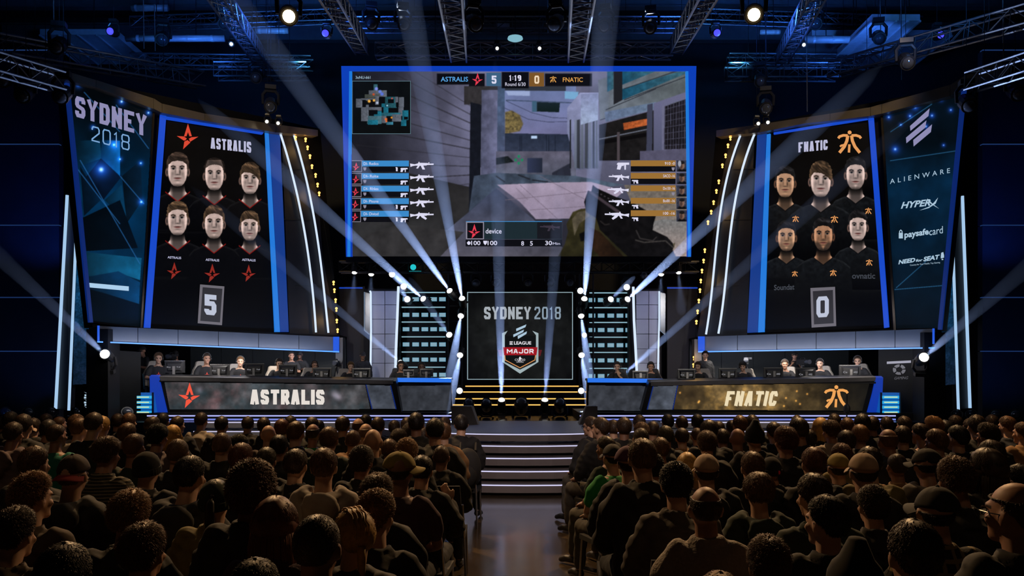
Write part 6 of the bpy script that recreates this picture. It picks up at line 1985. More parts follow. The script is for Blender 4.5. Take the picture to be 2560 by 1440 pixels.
def hair_mesh(kind, seed=0):
    rs = random.Random(seed)
    prm = {'crop': (.010, .020, 4200, .35), 'buzz': (.0012, .006, 4200, .5), 'tousled': (.017, .032, 5200, .6), 'spiky': (.014, .036, 4200, .9), 'curly': (.013, .016, 7000, 1.1), 'big_curly': (.024, .028, 12000, 1.0),
           'undercut': (.013, .034, 4600, .45), 'long': (.016, .05, 3000, .3), 'ponytail': (.010, .03, 1300, .3), 'fringe': (.0015, .006, 900, .4), 'under': (.003, .012, 900, .5), 'bowl': (.02, .036, 4200, .3), 'braid': (.009, .02, 900, .3)}[kind]
    th, ln, cnt, mess = prm
    mb = MB()
    NA, NE = 40, 12
    fr = {'long': .55, 'big_curly': .5, 'curly': .55, 'bowl': .4, 'fringe': 2.0, 'under': 2.0}.get(kind, .66)
    nape = {'long': -1.2, 'big_curly': -1.0, 'curly': -.7, 'bowl': -.5, 'ponytail': -.6, 'buzz': -.6, 'fringe': -.6, 'under': -.62}.get(kind, -.62)
    side = {'long': -.5, 'big_curly': -.5}.get(kind, -.05)
    noise = [[rs.random() for _ in range(NE + 1)] for _ in range(NA)]

    def height(az, t):
        k = th
        c = math.cos(az)
        if kind in ('undercut', 'crop', 'tousled', 'spiky'):
            k *= .45 + .75 * t + (.25 * c if t > .3 else 0)
        if kind == 'fringe':
            k *= .6
        return k
    top_el = {'fringe': .42, 'under': -.04}.get(kind, math.pi / 2)
    vs, fs = [], []
    for layer in (1, 0):
        for i in range(NA):
            az = 2 * math.pi * i / NA
            h0 = hairline(az, nape, fr, side)
            h0 = min(h0, top_el - .02)
            for j in range(NE + 1):
                t = j / NE
                el = h0 + (top_el - h0) * t
                p = scalp(az, el)
                nrm = (p - Vector((0, -.012, .0))).normalized()
                amp = (.8 + .4 * noise[i][j]) if 'curly' in kind else (.6 + .7 * noise[i][j]) if mess > .8 else (.85 + .3 * noise[i][j])
                edge = min(1, .35 + t * 5) * (min(1, (1 - t) * 3) if kind in ('fringe', 'under') else 1)
                k = height(az, t) * amp * edge + (.0015 if kind == 'buzz' else .004 if kind not in ('fringe', 'under') else .0015 * (1 - t) - .002 * t) if layer else -.006
                q = p + nrm * k
                if kind in ('long',) and el < 0:
                    q = Vector((q.x * 1.1, q.y * 1.02 - .01, q.z))
                vs.append(q)
    n1 = NA * (NE + 1)
    for i in range(NA):
        i2 = (i + 1) % NA
        for j in range(NE):
            a, b, c, d = i * (NE + 1) + j, i2 * (NE + 1) + j, i2 * (NE + 1) + j + 1, i * (NE + 1) + j + 1
            fs += [(a, b, c, d), (n1 + d, n1 + c, n1 + b, n1 + a)]
        a, b = i * (NE + 1), i2 * (NE + 1)
        fs.append((b, a, n1 + a, n1 + b))
        a, b = i * (NE + 1) + NE, i2 * (NE + 1) + NE
        fs.append((a, b, n1 + b, n1 + a))
    mb.add(vs, fs)
    # locks
    for _ in range(cnt):
        az = rs.uniform(0, 2 * math.pi)
        h0 = min(hairline(az, nape, fr, side), top_el - .05)
        el = math.asin(rs.uniform(math.sin(h0), math.sin(top_el) * .999))
        t = (el - h0) / max(.01, top_el - h0)
        p = scalp(az, el)
        nrm = (p - Vector((0, -.012, 0))).normalized()
        p = p + nrm * height(az, t) * (.9 if 'curly' in kind else .7)
        down = Vector((math.sin(az) * .9, math.cos(az) * .9 + (.5 if kind in ('undercut', 'tousled', 'fringe') else 0), -.75))
        down = (down - nrm * down.dot(nrm)).normalized()
        rnd = Vector((rs.gauss(0, 1), rs.gauss(0, 1), rs.gauss(0, 1))) * .45 * mess
        lift = {'spiky': 1.1, 'tousled': .55, 'curly': .8, 'big_curly': .6, 'undercut': .5}.get(kind, .18)
        d = (down + nrm * lift + rnd).normalized()
        L = ln * rs.uniform(.6, 1.25) * (.5 + .6 * min(1, t * 2.5 + .1))
        if kind == 'long':
            L = .05 if t > .35 else rs.uniform(.10, .24)
            d = (down * .6 + Vector((0, -.03, -1)) * (1 if t < .35 else .2) + nrm * .12).normalized()
        if kind == 'ponytail':
            d = (Vector((0, -.10, -.02)) - p).normalized() * .8 + nrm * .25
        wd = .0019 if kind not in ('curly', 'big_curly') else .003
        s1 = d.cross(nrm)
        s1 = s1.normalized() * wd if s1.length > 1e-3 else Vector((wd, 0, 0))
        s2 = nrm * wd * .6
        b = len(mb.v)
        m1 = p + d * L * .55
        tip = p + d * L - nrm * L * .25 + rnd * L * (.35 if mess > 1 else .1) + (Vector((0, 0, -.3 * L)) if kind == 'long' else Vector())
        mb.v += [tuple(p - s1), tuple(p + s1), tuple(p + s2), tuple(m1 - s1 * .8 + s2), tuple(m1 + s1 * .8 + s2), tuple(m1 + s2 * 2), tuple(tip)]
        for q in range(3):
            q2 = (q + 1) % 3
            mb.f += [(b + q, b + q2, b + 3 + q2, b + 3 + q), (b + 3 + q, b + 3 + q2, b + 6)]
    if kind == 'long':
        mb.add(*rings([((0, -.035, .07), .070, .068), ((0, -.045, .02), .084, .074), ((0, -.055, -.06), .094, .070), ((0, -.062, -.16), .102, .060), ((0, -.066, -.27), .096, .046), ((0, -.066, -.35), .070, .022)], 22))
        for k in range(170):
            a = rs.uniform(math.pi * .98, math.pi * 2.02)
            w0, w1, w2 = rs.uniform(.97, 1.04), rs.uniform(.97, 1.06), rs.uniform(.8, 1.1)
            mb.tube([(.078 * math.cos(a) * w0, -.04 + .074 * math.sin(a) * w0, .05), (.096 * math.cos(a) * w1, -.056 + .072 * math.sin(a) * w1, -.07), (.104 * math.cos(a) * w2, -.063 + .060 * math.sin(a) * w1, -.2),
                     (.092 * math.cos(a + rs.uniform(-.2, .2)) * w2, -.066 + .044 * math.sin(a) * w2, -.30 - rs.uniform(0, .06))], [.0035, .0045, .004, .0008], 4)
    if kind == 'ponytail':
        mb.ball((0, -.115, .05), .022, .02, .022, 8, 6)
        for k in range(10):
            a = rs.uniform(-.02, .02)
            mb.tube([(a * .3, -.115, .05), (a, -.15, .02), (a * 1.4, -.15, -.08), (a * 1.2, -.135, -.2 - rs.uniform(0, .05))], [.012, .016, .014, .003], 6)
    if kind == 'braid':
        for k in range(4):
            x = -.03 + k * .02
            pts = []
            for j in range(12):
                el = .95 + j * .19
                y, z = math.cos(el), math.sin(el)
                pts.append((x + .005 * math.sin(j * 2.2), y * .112 - .012, z * .113 + .022))
            mb.tube(pts, [.0035 + .0018 * (j % 2) for j in range(12)], 6)
        mb.tube([(-.005, -.115, -.01), (-.012, -.125, -.06), (-.01, -.115, -.12), (-.015, -.12, -.19)], [.018, .02, .016, .004], 8)
    me = mb.mesh('hair')
    me.polygons.foreach_set('use_smooth', [True] * len(me.polygons))
    return me


def cap_meshes():
    """Baseball cap: crown with six panels and button, and a curved brim (brim towards +y)."""
    crown, brim = MB(), MB()
    vs, fs = [], []
    NA, NE = 36, 9
    for layer in (1, 0):
        for i in range(NA):
            az = 2 * math.pi * i / NA
            for j in range(NE + 1):
                el = (.10 if math.cos(az) > -.6 else .02) + (math.pi / 2 - .1) * j / NE
                x, y, z = math.cos(el) * math.sin(az), math.cos(el) * math.cos(az), math.sin(el)
                seam = 1 - .018 * max(0, 1 - abs(((az / (math.pi / 3)) % 1) - .5) * 9) * (1 if layer else 0)
                r = (1.0 if layer else .965) * seam
                vs.append(Vector((x * .090 * r, y * .110 * r - .012, z * .108 * r + .026 if layer else z * .103 + .026)))
    n1 = NA * (NE + 1)
    for i in range(NA):
        i2 = (i + 1) % NA
        for j in range(NE):
            a, b, c, d = i * (NE + 1) + j, i2 * (NE + 1) + j, i2 * (NE + 1) + j + 1, i * (NE + 1) + j + 1
            fs += [(a, b, c, d), (n1 + d, n1 + c, n1 + b, n1 + a)]
        a, b = i * (NE + 1), i2 * (NE + 1)
        fs.append((b, a, n1 + a, n1 + b))
    crown.add(vs, fs)
    crown.ball((0, -.012, .135), .009, .009, .006, 8, 5)
    vs, fs = [], []
    N = 13
    for lay in (0, .005):
        for i in range(N):
            a = math.pi * (-.36 + .72 * i / (N - 1))
            for k in range(4):
                r = k / 3
                x = math.sin(a) * (.092 + .012 * r)
                y = math.cos(a) * .106 + r * .068 * math.cos(a * .8)
                vs.append(Vector((x, y - .012, .034 + lay - .03 * (x / .09) ** 2 - .012 * r)))
    n1 = N * 4
    for i in range(N - 1):
        for k in range(3):
            a, b, c, d = i * 4 + k, (i + 1) * 4 + k, (i + 1) * 4 + k + 1, i * 4 + k + 1
            fs += [(d, c, b, a), (n1 + a, n1 + b, n1 + c, n1 + d)]
        fs += [(i * 4 + 3, (i + 1) * 4 + 3, n1 + (i + 1) * 4 + 3, n1 + i * 4 + 3)]
    brim.add(vs, fs)
    a, b = crown.mesh('cap_crown'), brim.mesh('cap_brim')
    a.shade_smooth()
    b.shade_smooth()
    return a, b


def beanie_meshes(tall=.02):
    crown, band = MB(), MB()
    prof = [(-.02, .0905), (.02, .093), (.05, .090), (.08, .078), (.105, .056), (.12 + tall, .028), (.126 + tall, .006)]
    vs, fs = [], []
    N = 30
    for h, r in prof:
        for k in range(N):
            a = 2 * math.pi * k / N
            rr = r * (1 + .012 * math.sin(k * math.pi))
            vs.append(Vector((math.sin(a) * rr * .97, math.cos(a) * rr * 1.18 - .012, h + .01)))
    for i in range(len(prof) - 1):
        for k in range(N):
            fs.append((i * N + k, i * N + (k + 1) % N, (i + 1) * N + (k + 1) % N, (i + 1) * N + k))
    fs.append(tuple((len(prof) - 1) * N + k for k in range(N)))
    fs.append(tuple(range(N - 1, -1, -1)))
    crown.add(vs, fs)
    vs, fs = [], []
    N = 60
    pr = [(-.022, .091), (-.024, .0965), (.0, .099), (.022, .0965), (.024, .091)]
    for h, r in pr:
        for k in range(N):
            a = 2 * math.pi * k / N
            rr = r * (1 + (.012 if k % 2 else 0))
            vs.append(Vector((math.sin(a) * rr * .97, math.cos(a) * rr * 1.18 - .012, h + .004)))
    for i in range(len(pr) - 1):
        for k in range(N):
            fs.append((i * N + k, i * N + (k + 1) % N, (i + 1) * N + (k + 1) % N, (i + 1) * N + k))
    band.add(vs, fs)
    a, b = crown.mesh('beanie_crown'), band.mesh('beanie_band')
    a.shade_smooth()
    return a, b


def headset_mesh():
    mb = MB()
    pts = [Vector((.094 * math.cos(a), -.006, .03 + .115 * math.sin(a))) for a in np.linspace(-.1, math.pi + .1, 15)]
    mb.tube(pts, .011, 8)
    for s in (-1, 1):
        mb.lathe((s * .078, -.004, -.002), (s, 0, 0), [(0, .034), (.006, .042), (.022, .043), (.03, .034)], 14)
    mb.tube([(-.098, .0, -.02), (-.085, .06, -.055), (-.04, .108, -.062)], [.004, .004, .005], 6)
    mb.ball((-.035, .109, -.062), .009, .008, .008, 8, 6)
    me = mb.mesh('headset')
    me.shade_smooth()
    return me


def glasses_mesh():
    mb = MB()
    for s in (-1, 1):
        mb.tube([Vector((s * .034 + .022 * math.cos(a), .096 - .006 * abs(math.cos(a)), .003 + .017 * math.sin(a))) for a in np.linspace(0, 2 * math.pi, 14)], .0022, 5)
        mb.tube([(s * .056, .09, .008), (s * .074, .05, .010), (s * .082, -.01, .012)], .0022, 5)
    mb.tube([(-.012, .1, .008), (.012, .1, .008)], .0022, 5)
    return mb.mesh('glasses')


CACHE = {}


def cached(key, fn):
    if key not in CACHE:
        CACHE[key] = fn()
    return CACHE[key]


def pattern_mat(name, base, line, axes, scale):
    """Woven stripes or checks: thin lines of another yarn along the given axes."""
    if name in MATS:
        return MATS[name]
    m = mat(name, base, .9, 0, var=.25, scale=30, bump=.3)
    nt = m.node_tree
    b = nt.nodes['Principled BSDF']
    src = b.inputs['Base Color'].links[0].from_socket
    tc = nt.nodes.new('ShaderNodeTexCoord')
    for ax in axes:
        wv = nt.nodes.new('ShaderNodeTexWave')
        wv.bands_direction = ax
        wv.inputs['Scale'].default_value = scale
        wv.inputs['Distortion'].default_value = .4
        nt.links.new(tc.outputs['Object'], wv.inputs['Vector'])
        rp = nt.nodes.new('ShaderNodeValToRGB')
        rp.color_ramp.elements[0].position = .72
        rp.color_ramp.elements[1].position = .86
        nt.links.new(wv.outputs['Fac'], rp.inputs['Fac'])
        mx = nt.nodes.new('ShaderNodeMix')
        mx.data_type = 'RGBA'
        nt.links.new(rp.outputs['Color'], mx.inputs[0])
        nt.links.new(src, mx.inputs[6])
        mx.inputs[7].default_value = (*line, 1)
        src = mx.outputs[2]
    nt.links.new(src, b.inputs['Base Color'])
    return m


def cmat(pre, col, rough=.8, **kw):
    """Material for a given sRGB colour, shared by everyone who wears it."""
    c = hx(col) if isinstance(col, str) else col
    return mat('%s_%s' % (pre, col), c, rough, **kw)


def hair_mat(col):
    return mat('hair_' + col, hx(col), .5, 0, var=.5, scale=60, spec=.45)


SKINS = ['#b08a72', '#9c735c', '#b8937c', '#8a6450', '#573a2c']
EYE = mat('eye_dark', (.02, .017, .015), .25)
LIP = mat('lip', (.32, .13, .11), .5)
SHOE = mat('dark_shoe', (.014, .013, .013), .5)


def set_mats(o, ms):
    """Own materials on a copy that shares its mesh with others."""
    while len(o.data.materials) < len(ms):
        o.data.materials.append(None)
    for s, m in zip(o.material_slots, ms):
        s.link = 'OBJECT'
        s.material = m


def child(name, me, parent, ms, mtx=None, label=None):
    o = bpy.data.objects.new(name, me)
    COL.objects.link(o)
    o.parent = parent
    if mtx is not None:
        o.matrix_local = mtx
    set_mats(o, ms)
    if label:
        o['label'] = label
    return o


def person(J, jkey, loc, rz, scale, label, group, skin=0, hair='crop', haircol='#4a3426', top='tee', topcol='#1a1a1e', trouser='#20242c', extras=(), tseed=1):
    """A figure: the body mesh is the thing, clothes, hair and headwear are its parts."""
    bm_ = cached(('body', jkey), lambda: body_mesh(J))
    o = bpy.data.objects.new('person', bm_)
    COL.objects.link(o)
    o.location = loc
    o.rotation_euler = (0, 0, rz)
    o.scale = (scale,) * 3
    tag(o, label, 'person', group)
    hcol = haircol if hair else '#5a4636'
    set_mats(o, [cmat('skin', SKINS[skin], .55, var=.12, scale=14), SHOE, EYE, hair_mat(hcol), LIP])
    pk = jkey[0]
    child({'tee': 't_shirt', 'jersey': 'jersey'}.get(top, top), cached(('top', top, pk, tseed), lambda: top_mesh(J, top, tseed)), o,
          [pattern_mat('stripe_knit', hx('#2a2822'), hx('#7a705c'), 'Z', 14) if tseed == 77 else pattern_mat('plaid_cloth', hx('#16150f'), hx('#80704a'), 'XZ', 5.5) if tseed == 78 else mat('cloth_%s_%s' % (top, topcol), hx(topcol), .85, 0, var=.28, scale={'sweater': 70, 'hoodie': 14}.get(top, 11), bump=.5 if top == 'sweater' else .15)])
    child('trousers', cached(('trousers', J['kind'], J['spread']), lambda: trousers_mesh(J)), o, [cmat('denim', trouser, .9, var=.3, scale=20)])
    hm = J['head']
    if hair:
        child('hair', cached(('hair', hair), lambda: hair_mesh(hair, len(CACHE))), o, [hair_mat(haircol)], hm)
    for e in extras:
        if e[0] == 'cap':
            a, b = cached('cap', cap_meshes)
            m2 = hm @ Euler((e[3] if len(e) > 3 else -.05, 0, R(e[2])), 'XYZ').to_matrix().to_4x4()
            c = child('cap', a, o, [cmat('cap', e[1], .85, var=.15, scale=20)], m2)
            bc = child('brim', b, c, [cmat('cap', e[4] if len(e) > 4 else e[1], .85, var=.15, scale=20)])
        elif e[0] == 'beanie':
            a, b = cached(('beanie', e[2]), lambda: beanie_meshes(e[2]))
            c = child('beanie', a, o, [cmat('knit', e[1], .95, var=.3, scale=80)], hm @ Euler((.12, 0, 0)).to_matrix().to_4x4())
            child('band', b, c, [cmat('knit', e[1], .95)])
        elif e[0] == 'headset':
            child('headset', cached('headset', headset_mesh), o, [cmat('plastic', e[1], .35)], hm)
        elif e[0] == 'glasses':
            child('glasses', cached('glasses', glasses_mesh), o, [cmat('plastic', '#15151a', .25)], hm)
    return o
# ------------------------------------------------------------------ on the stage: players, casters, crew, chairs, monitors
def gaming_chair(loc, rz, cols, label, group, sc_=.88):
    t = bpy.data.objects.new('gaming_chair', None)
    COL.objects.link(t)
    t.location, t.rotation_euler, t.scale = loc, (0, 0, rz), (sc_,) * 3
    tag(t, label, 'chair', group)
    def back():
        mb = MB()
        prof = [(-.16, .46, .22), (-.19, .62, .25), (-.21, .80, .27), (-.235, .95, .285), (-.25, 1.06, .25), (-.265, 1.17, .18), (-.28, 1.27, .15), (-.285, 1.30, .10)]
        n = len(prof)
        vs = [(sx * w_, y + dy, z) for y, z, w_ in prof for dy in (0, -.085) for sx in (-1, 1)]
        fs = []
        for i in range(n - 1):
            a, b = i * 4, (i + 1) * 4
            fs += [(a, a + 1, b + 1, b), (a + 3, a + 2, b + 2, b + 3), (a + 2, a, b, b + 2), (a + 1, a + 3, b + 3, b + 1)]
        fs += [(2, 3, 1, 0), tuple(4 * (n - 1) + k for k in (0, 1, 3, 2))]
        mb.add(vs, fs)
        for sx in (-1, 1):
            mb.tube([(sx * .25, -.15, .50), (sx * .27, -.15, .8), (sx * .285, -.17, .97), (sx * .2, -.21, 1.12)], [.035, .04, .05, .03], 8)
        me = mb.mesh('backrest')
        bv = bpy.data.objects.new('x', me)
        return me
    def mesh_of(fn):
        mb = MB()
        fn(mb)
        return mb.mesh('part')
    child('backrest', cached('gc_back', back), t, [cols[0]])
    child('side_trim', cached('gc_trim', lambda: mesh_of(lambda m: [m.tube([(sx * .30, -.20, .55), (sx * .315, -.21, .8), (sx * .325, -.23, .96)], [.015, .02, .015], 6) for sx in (-1, 1)])), t, [cols[1]])
    child('seat', cached('gc_seat', lambda: mesh_of(lambda m: (m.box(-.25, .25, -.2, .28, .36, .45), m.tube([(-.25, -.15, .44), (-.25, .27, .44)], .05, 8), m.tube([(.25, -.15, .44), (.25, .27, .44)], .05, 8)))), t, [cols[0]])
    child('post', cached('gc_post', lambda: mesh_of(lambda m: m.tube([(0, 0, .08), (0, 0, .36)], .03, 8))), t, [DARK])
    for k in range(5):
        a = 2 * math.pi * k / 5
        child('base_leg', cached(('gc_leg', k), lambda: mesh_of(lambda m: m.tube([(0, 0, .1), (.3 * math.cos(a), .3 * math.sin(a), .055), (.3 * math.cos(a), .3 * math.sin(a), .01)], [.025, .02, .02], 6))), t, [DARK])
    for sx in (-1, 1):
        child('armrest', cached(('gc_arm', sx), lambda: mesh_of(lambda m: (m.box(sx * .30 - .04, sx * .30 + .04, -.05, .2, .62, .65), m.box(sx * .30 - .02, sx * .30 + .02, .04, .1, .42, .62)))), t, [DARK])
    return t


mon_txt = glow('monitor_print', '#9a9aa2', .8, 'NONE')


def monitor(loc, w_, h_, rz, label, txt):
    """Desktop screen seen from behind on its stand; w_ wide, top edge h_ above the desk."""
    t = bpy.data.objects.new('monitor', None)
    COL.objects.link(t)
    t.location, t.rotation_euler = loc, (0, 0, rz)
    tag(t, label, 'monitor', 'desk monitors')
    back = mat('monitor_back', (.010, .010, .012), .4)
    z0 = h_ - w_ * .58
    def sub(name, mb, m):
        o = bpy.data.objects.new(name, mb.mesh(name, m))
        COL.objects.link(o)
        o.parent = t
        return o
    mb = MB().hexa([(-w_ / 2, -.02, z0), (w_ / 2, -.02, z0), (w_ / 2, -.02, h_), (-w_ / 2, -.02, h_), (-w_ / 2, .012, z0), (w_ / 2, .012, z0), (w_ / 2, .012, h_), (-w_ / 2, .012, h_)])
    mb.hexa([(-w_ * .3, -.045, z0 + .05), (w_ * .3, -.045, z0 + .05), (w_ * .34, -.045, h_ - .06), (-w_ * .34, -.045, h_ - .06), (-w_ * .38, -.02, z0 + .03), (w_ * .38, -.02, z0 + .03), (w_ * .42, -.02, h_ - .03), (-w_ * .42, -.02, h_ - .03)])
    sub('screen_back', mb, back)
    sub('top_edge', MB().box(-w_ / 2, w_ / 2, -.022, .013, h_ - .006, h_ + .004), CHROME)
    sub('stand', MB().box(-.025, .025, -.075, -.045, .01, h_ * .72), mat('monitor_stand', (.25, .24, .24), .35, .6))
    sub('base', MB().box(-.1, .1, -.12, .06, 0, .012), back)
    sub('lit_panel', MB().box(-w_ / 2 + .01, w_ / 2 - .01, .012, .014, z0 + .01, h_ - .01), glow('monitor_face', '#3a4a6a', 1.0, 'NONE'))
    for i, s_ in enumerate(txt):
        uv, fs = type_polys(s_, .02)
        x0 = -w_ * .36 if i == 0 else w_ * .12
        mb = MB().add([(x0 + u * w_ * .2, -.0455 if abs(x0 + u * w_ * .2) < w_ * .31 else -.047, z0 + w_ * .22 + v * w_ * .085) for u, v in uv], fs)
        o = bpy.data.objects.new('marking', bpy.data.meshes.new('marking'))
        o.data.from_pydata(mb.v, [], mb.f)
        o.data.materials.append(mon_txt)
        COL.objects.link(o)
        o.parent = t
    kb = None
    return t


chair_cream = mat('chair_cream', hx('#8e867c'), .55, 0, var=.12)
chair_black = mat('chair_black', (.015, .015, .016), .5)
teal_trim = mat('chair_teal', hx('#2c5a6a'), .5)
RZ = .965
SEAT_P = {}


def seat_pose(nm, **kw):
    if nm not in SEAT_P:
        SEAT_P[nm] = pose('seat', **kw)
    return SEAT_P[nm]


# px of the head, px of its crown, turn, desk-arm pose, description
stage_people = [
    (396, 883, 'undercut', '#5a412c', 1, 'jersey', 'outermost red star player with swept brown hair and headset, next to the blue desk end'),
    (517, 884, 'crop', '#33261e', 1, 'jersey', 'second red star player from the blue desk end, short dark hair and headset'),
    (601, 892, 'crop', '#6a4c2e', 1, 'jersey', 'third red star player from the blue desk end, fair hair and headset'),
    (698, 898, 'crop', '#2a201a', 1, 'jersey', 'fourth red star player, black headset, seated before two standing crew'),
    (786, 903, 'buzz', '#4a3424', 1, 'jersey', 'fifth red star player, bowed behind the monitor near the inner booth post'),
    (877, 907, 'tousled', '#6e5234', 1, 'jersey', 'innermost red star player with tousled hair beside the grey pillar'),
    (1543, 908, 'crop', '#241c18', -1, 'jersey', 'caster holding a microphone at the gold emblem side caster desk'),
    (1627, 909, 'crop', '#1c1716', -1, 'jersey', 'caster in blue and black shirt leaning on his hand, gold emblem side'),
    (1745, 911, 'undercut', '#4a3424', -1, 'jersey', 'innermost gold emblem player, seated before the standing coach'),
    (1857, 909, 'bowl', '#1e1917', -1, 'jersey', 'gold emblem player with a dark fringe, second from the inner booth post'),
    (1962, 900, 'crop', '#3a2a20', -1, 'jersey', 'middle gold emblem player, seated before the camera operator'),
    (2050, 898, 'crop', '#2a201c', -1, 'jersey', 'fourth gold emblem player from the inner booth post, dark hair and headset'),
    (2144, 891, 'crop', '#3c2c20', -1, 'jersey', 'outermost gold emblem player, face half behind a monitor'),
    (1002, 904, 'crop', '#241b17', 1, 'tee', 'caster in black shirt and glasses at the red star side caster desk'),
    (1054, 907, 'buzz', '#15110f', 1, 'tee', 'caster with cropped dark hair behind a monitor, red star side caster desk'),
]
for k, (px, ty, hr, hc, tn, top, lab) in enumerate(stage_people):
    caster = 'caster' in lab
    d = 19.75 if caster else 19.42
    zt = CZ - (ty - HY) * d / F
    mic = 'microphone' in lab
    nm = 'mic' if mic else 'desk%d' % (k % 3)
    J = seat_pose(nm, lean=.10 + .06 * (k % 3), yaw=(0, .2, -.15)[k % 3], pitch=-.10, arms='mic' if mic else 'desk')
    ptop = (J['head'] @ Vector((0, 0, .122))).z
    sc_ = max(.84, min(1.06, (zt - RZ) / ptop))
    X = P(px, ty, d).x
    ph = R(26 if not caster else 14) * tn
    off = J['head'].to_translation().y * sc_
    loc = Vector((X - math.sin(ph) * off, d + math.cos(ph) * off, RZ))
    ex = [('headset', '#141416')] if lab.find('cropped') < 0 or True else []
    if 'glasses' in lab:
        ex.append(('glasses',))
    o = person(J, (nm, k % 3), loc, math.pi + ph, sc_, lab, 'casters' if caster else 'players at the desks', 4 if 'cropped dark' in lab else (0, 1, 2)[k % 3], hr, hc, top, '#16161a', '#15171c', ex, 21)
    if not caster:
        # emblem on the chest and white marks on the sleeve
        cm = MB()
        y0 = J['up'](0, .15, .30)
        for p in (star_mark(0, 0, .055) if px < 1280 else curl_mark(0, 0, .04)):
            n = len(cm.v)
            cm.add([(-x if False else -x, y0.y + .004 + .0, y0.z - y + (.0)) for x, y in p], [tuple(q) for q in tessellate_polygon([[Vector((x, y, 0)) for x, y in p]])])
        me = bpy.data.meshes.new('chest_emblem')
        me.from_pydata(cm.v, [], cm.f)
        if px < 1280 or px > 1700:
            child('chest_emblem', me, o, [mat('emblem_red', hx('#d8402f'), .6) if px < 1280 else mat('emblem_orange', hx('#c98848'), .6)], label='red star emblem' if px < 1280 else 'orange emblem')
    gaming_chair((loc.x + math.sin(-ph) * -.0, loc.y + .03, RZ), math.pi + ph * 1.6, (chair_black if caster else chair_cream, DARK if caster else teal_trim),
                 ('black chair' if caster else 'cream gaming chair') + ' of the ' + lab.split(',')[0].replace(' with swept brown hair and headset', '').replace(' with tousled hair beside the grey pillar', '').replace(' leaning on his hand', '').replace(' behind a monitor', '').replace(' in black shirt and glasses', ' with glasses'), 'caster chairs' if caster else 'gaming chairs', sc_ * .88)

for x0, x1, y, side, lab in ((412, 463, 902, -1, 'outermost'), (525, 575, 911, -1, 'second'), (613, 661, 909, -1, 'third'), (697, 743, 912, -1, 'fourth'), (782, 830, 920, -1, 'fifth'), (881, 927, 921, -1, 'innermost'),
                             (1694, 1738, 923, 1, 'innermost'), (1796, 1842, 921, 1, 'second'), (1908, 1958, 919, 1, 'third'), (1988, 2038, 920, 1, 'fourth'), (2097, 2152, 913, 1, 'outermost')):
    d = 18.72
    w_ = (x1 - x0) * d / F
    dz = 1.67 if side < 0 else 1.665
    zt = CZ - (y - HY) * d / F
    monitor((P((x0 + x1) / 2, 0, d).x, d, dz), w_, zt - dz, R(4) * side, '%s monitor on the %s desk, seen from behind' % (lab, 'red star' if side < 0 else 'gold emblem'), ('Eny', 'Tgf') if side < 0 else ('Ce', 'ARS'))
for x0, x1, y, lab in ((1008, 1035, 926, 'monitor of the caster wearing glasses, red star side'), (1050, 1083, 924, 'monitor hiding the cropped haired caster, red star side'), (1581, 1620, 929, 'low monitor between the two casters on the gold emblem side')):
    d = 19.05
    monitor((P((x0 + x1) / 2, 0, d).x, d, CZ - (945.5 - HY) * 18.9 / F), (x1 - x0) * d / F, (947 - y) * d / F, 0, lab, ())

crew = [
    (358, 866, 20.9, .0, 'cross', .6, 'black', (('cap', '#0e0e10', -40),), None, 'crew member in black cap standing behind the outermost red star player', -.5),
    (728, 880, 20.7, .22, 'cross', .2, '#131316', (), 'crop', 'first standing crew man leaning in behind the fourth red star player', .3),
    (750, 877, 21.0, .16, 'cross', -.2, '#101012', (('cap', '#0e0e10', 0),), None, 'bearded crew man in black cap with folded arms behind the fourth red star player', .2),
    (907, 883, 20.7, .0, 'down', .2, '#121215', (('cap', '#101013', 0),), None, 'crew man in cap and dark jacket standing by the innermost red star player', .1),
    (1763, 884, 20.5, .0, 'down', -.2, '#141417', (), 'tousled', 'coach in dark polo standing behind the innermost gold emblem player', -.1),
    (1986, 878, 20.9, .0, 'cam', -.1, '#101013', (('cap', '#0e0e10', 0),), None, 'camera operator in black cap standing behind the gold emblem desk', -.2),
    (441, 877, 21.2, .1, 'cam', .1, '#101013', (('cap', '#0e0e10', 0),), None, 'camera operator in black cap half hidden behind the red star desk monitors', .2),
]
CREW = []
for k, (px, ty, d, lean, arms, yaw, col, ex, hr, lab, ph) in enumerate(crew):
    J = pose('stand', lean=lean, yaw=yaw, pitch=-.05, arms=arms)
    zt = CZ - (ty - HY) * d / F
    ptop = (J['head'] @ Vector((0, 0, .13))).z
    sc_ = max(.80, (zt - RZ) / ptop)
    o = person(J, ('crew%d' % k, 0), Vector((P(px, ty, d).x, d, RZ)), math.pi + ph, sc_, lab, 'stage crew', (3, 1, 4, 1, 0, 1, 1)[k], hr, '#2a201a', 'jersey' if arms != 'down' else 'shirt', '#121215' if col == 'black' else col, '#101114', ex, 31)
    CREW.append((o, J, sc_))


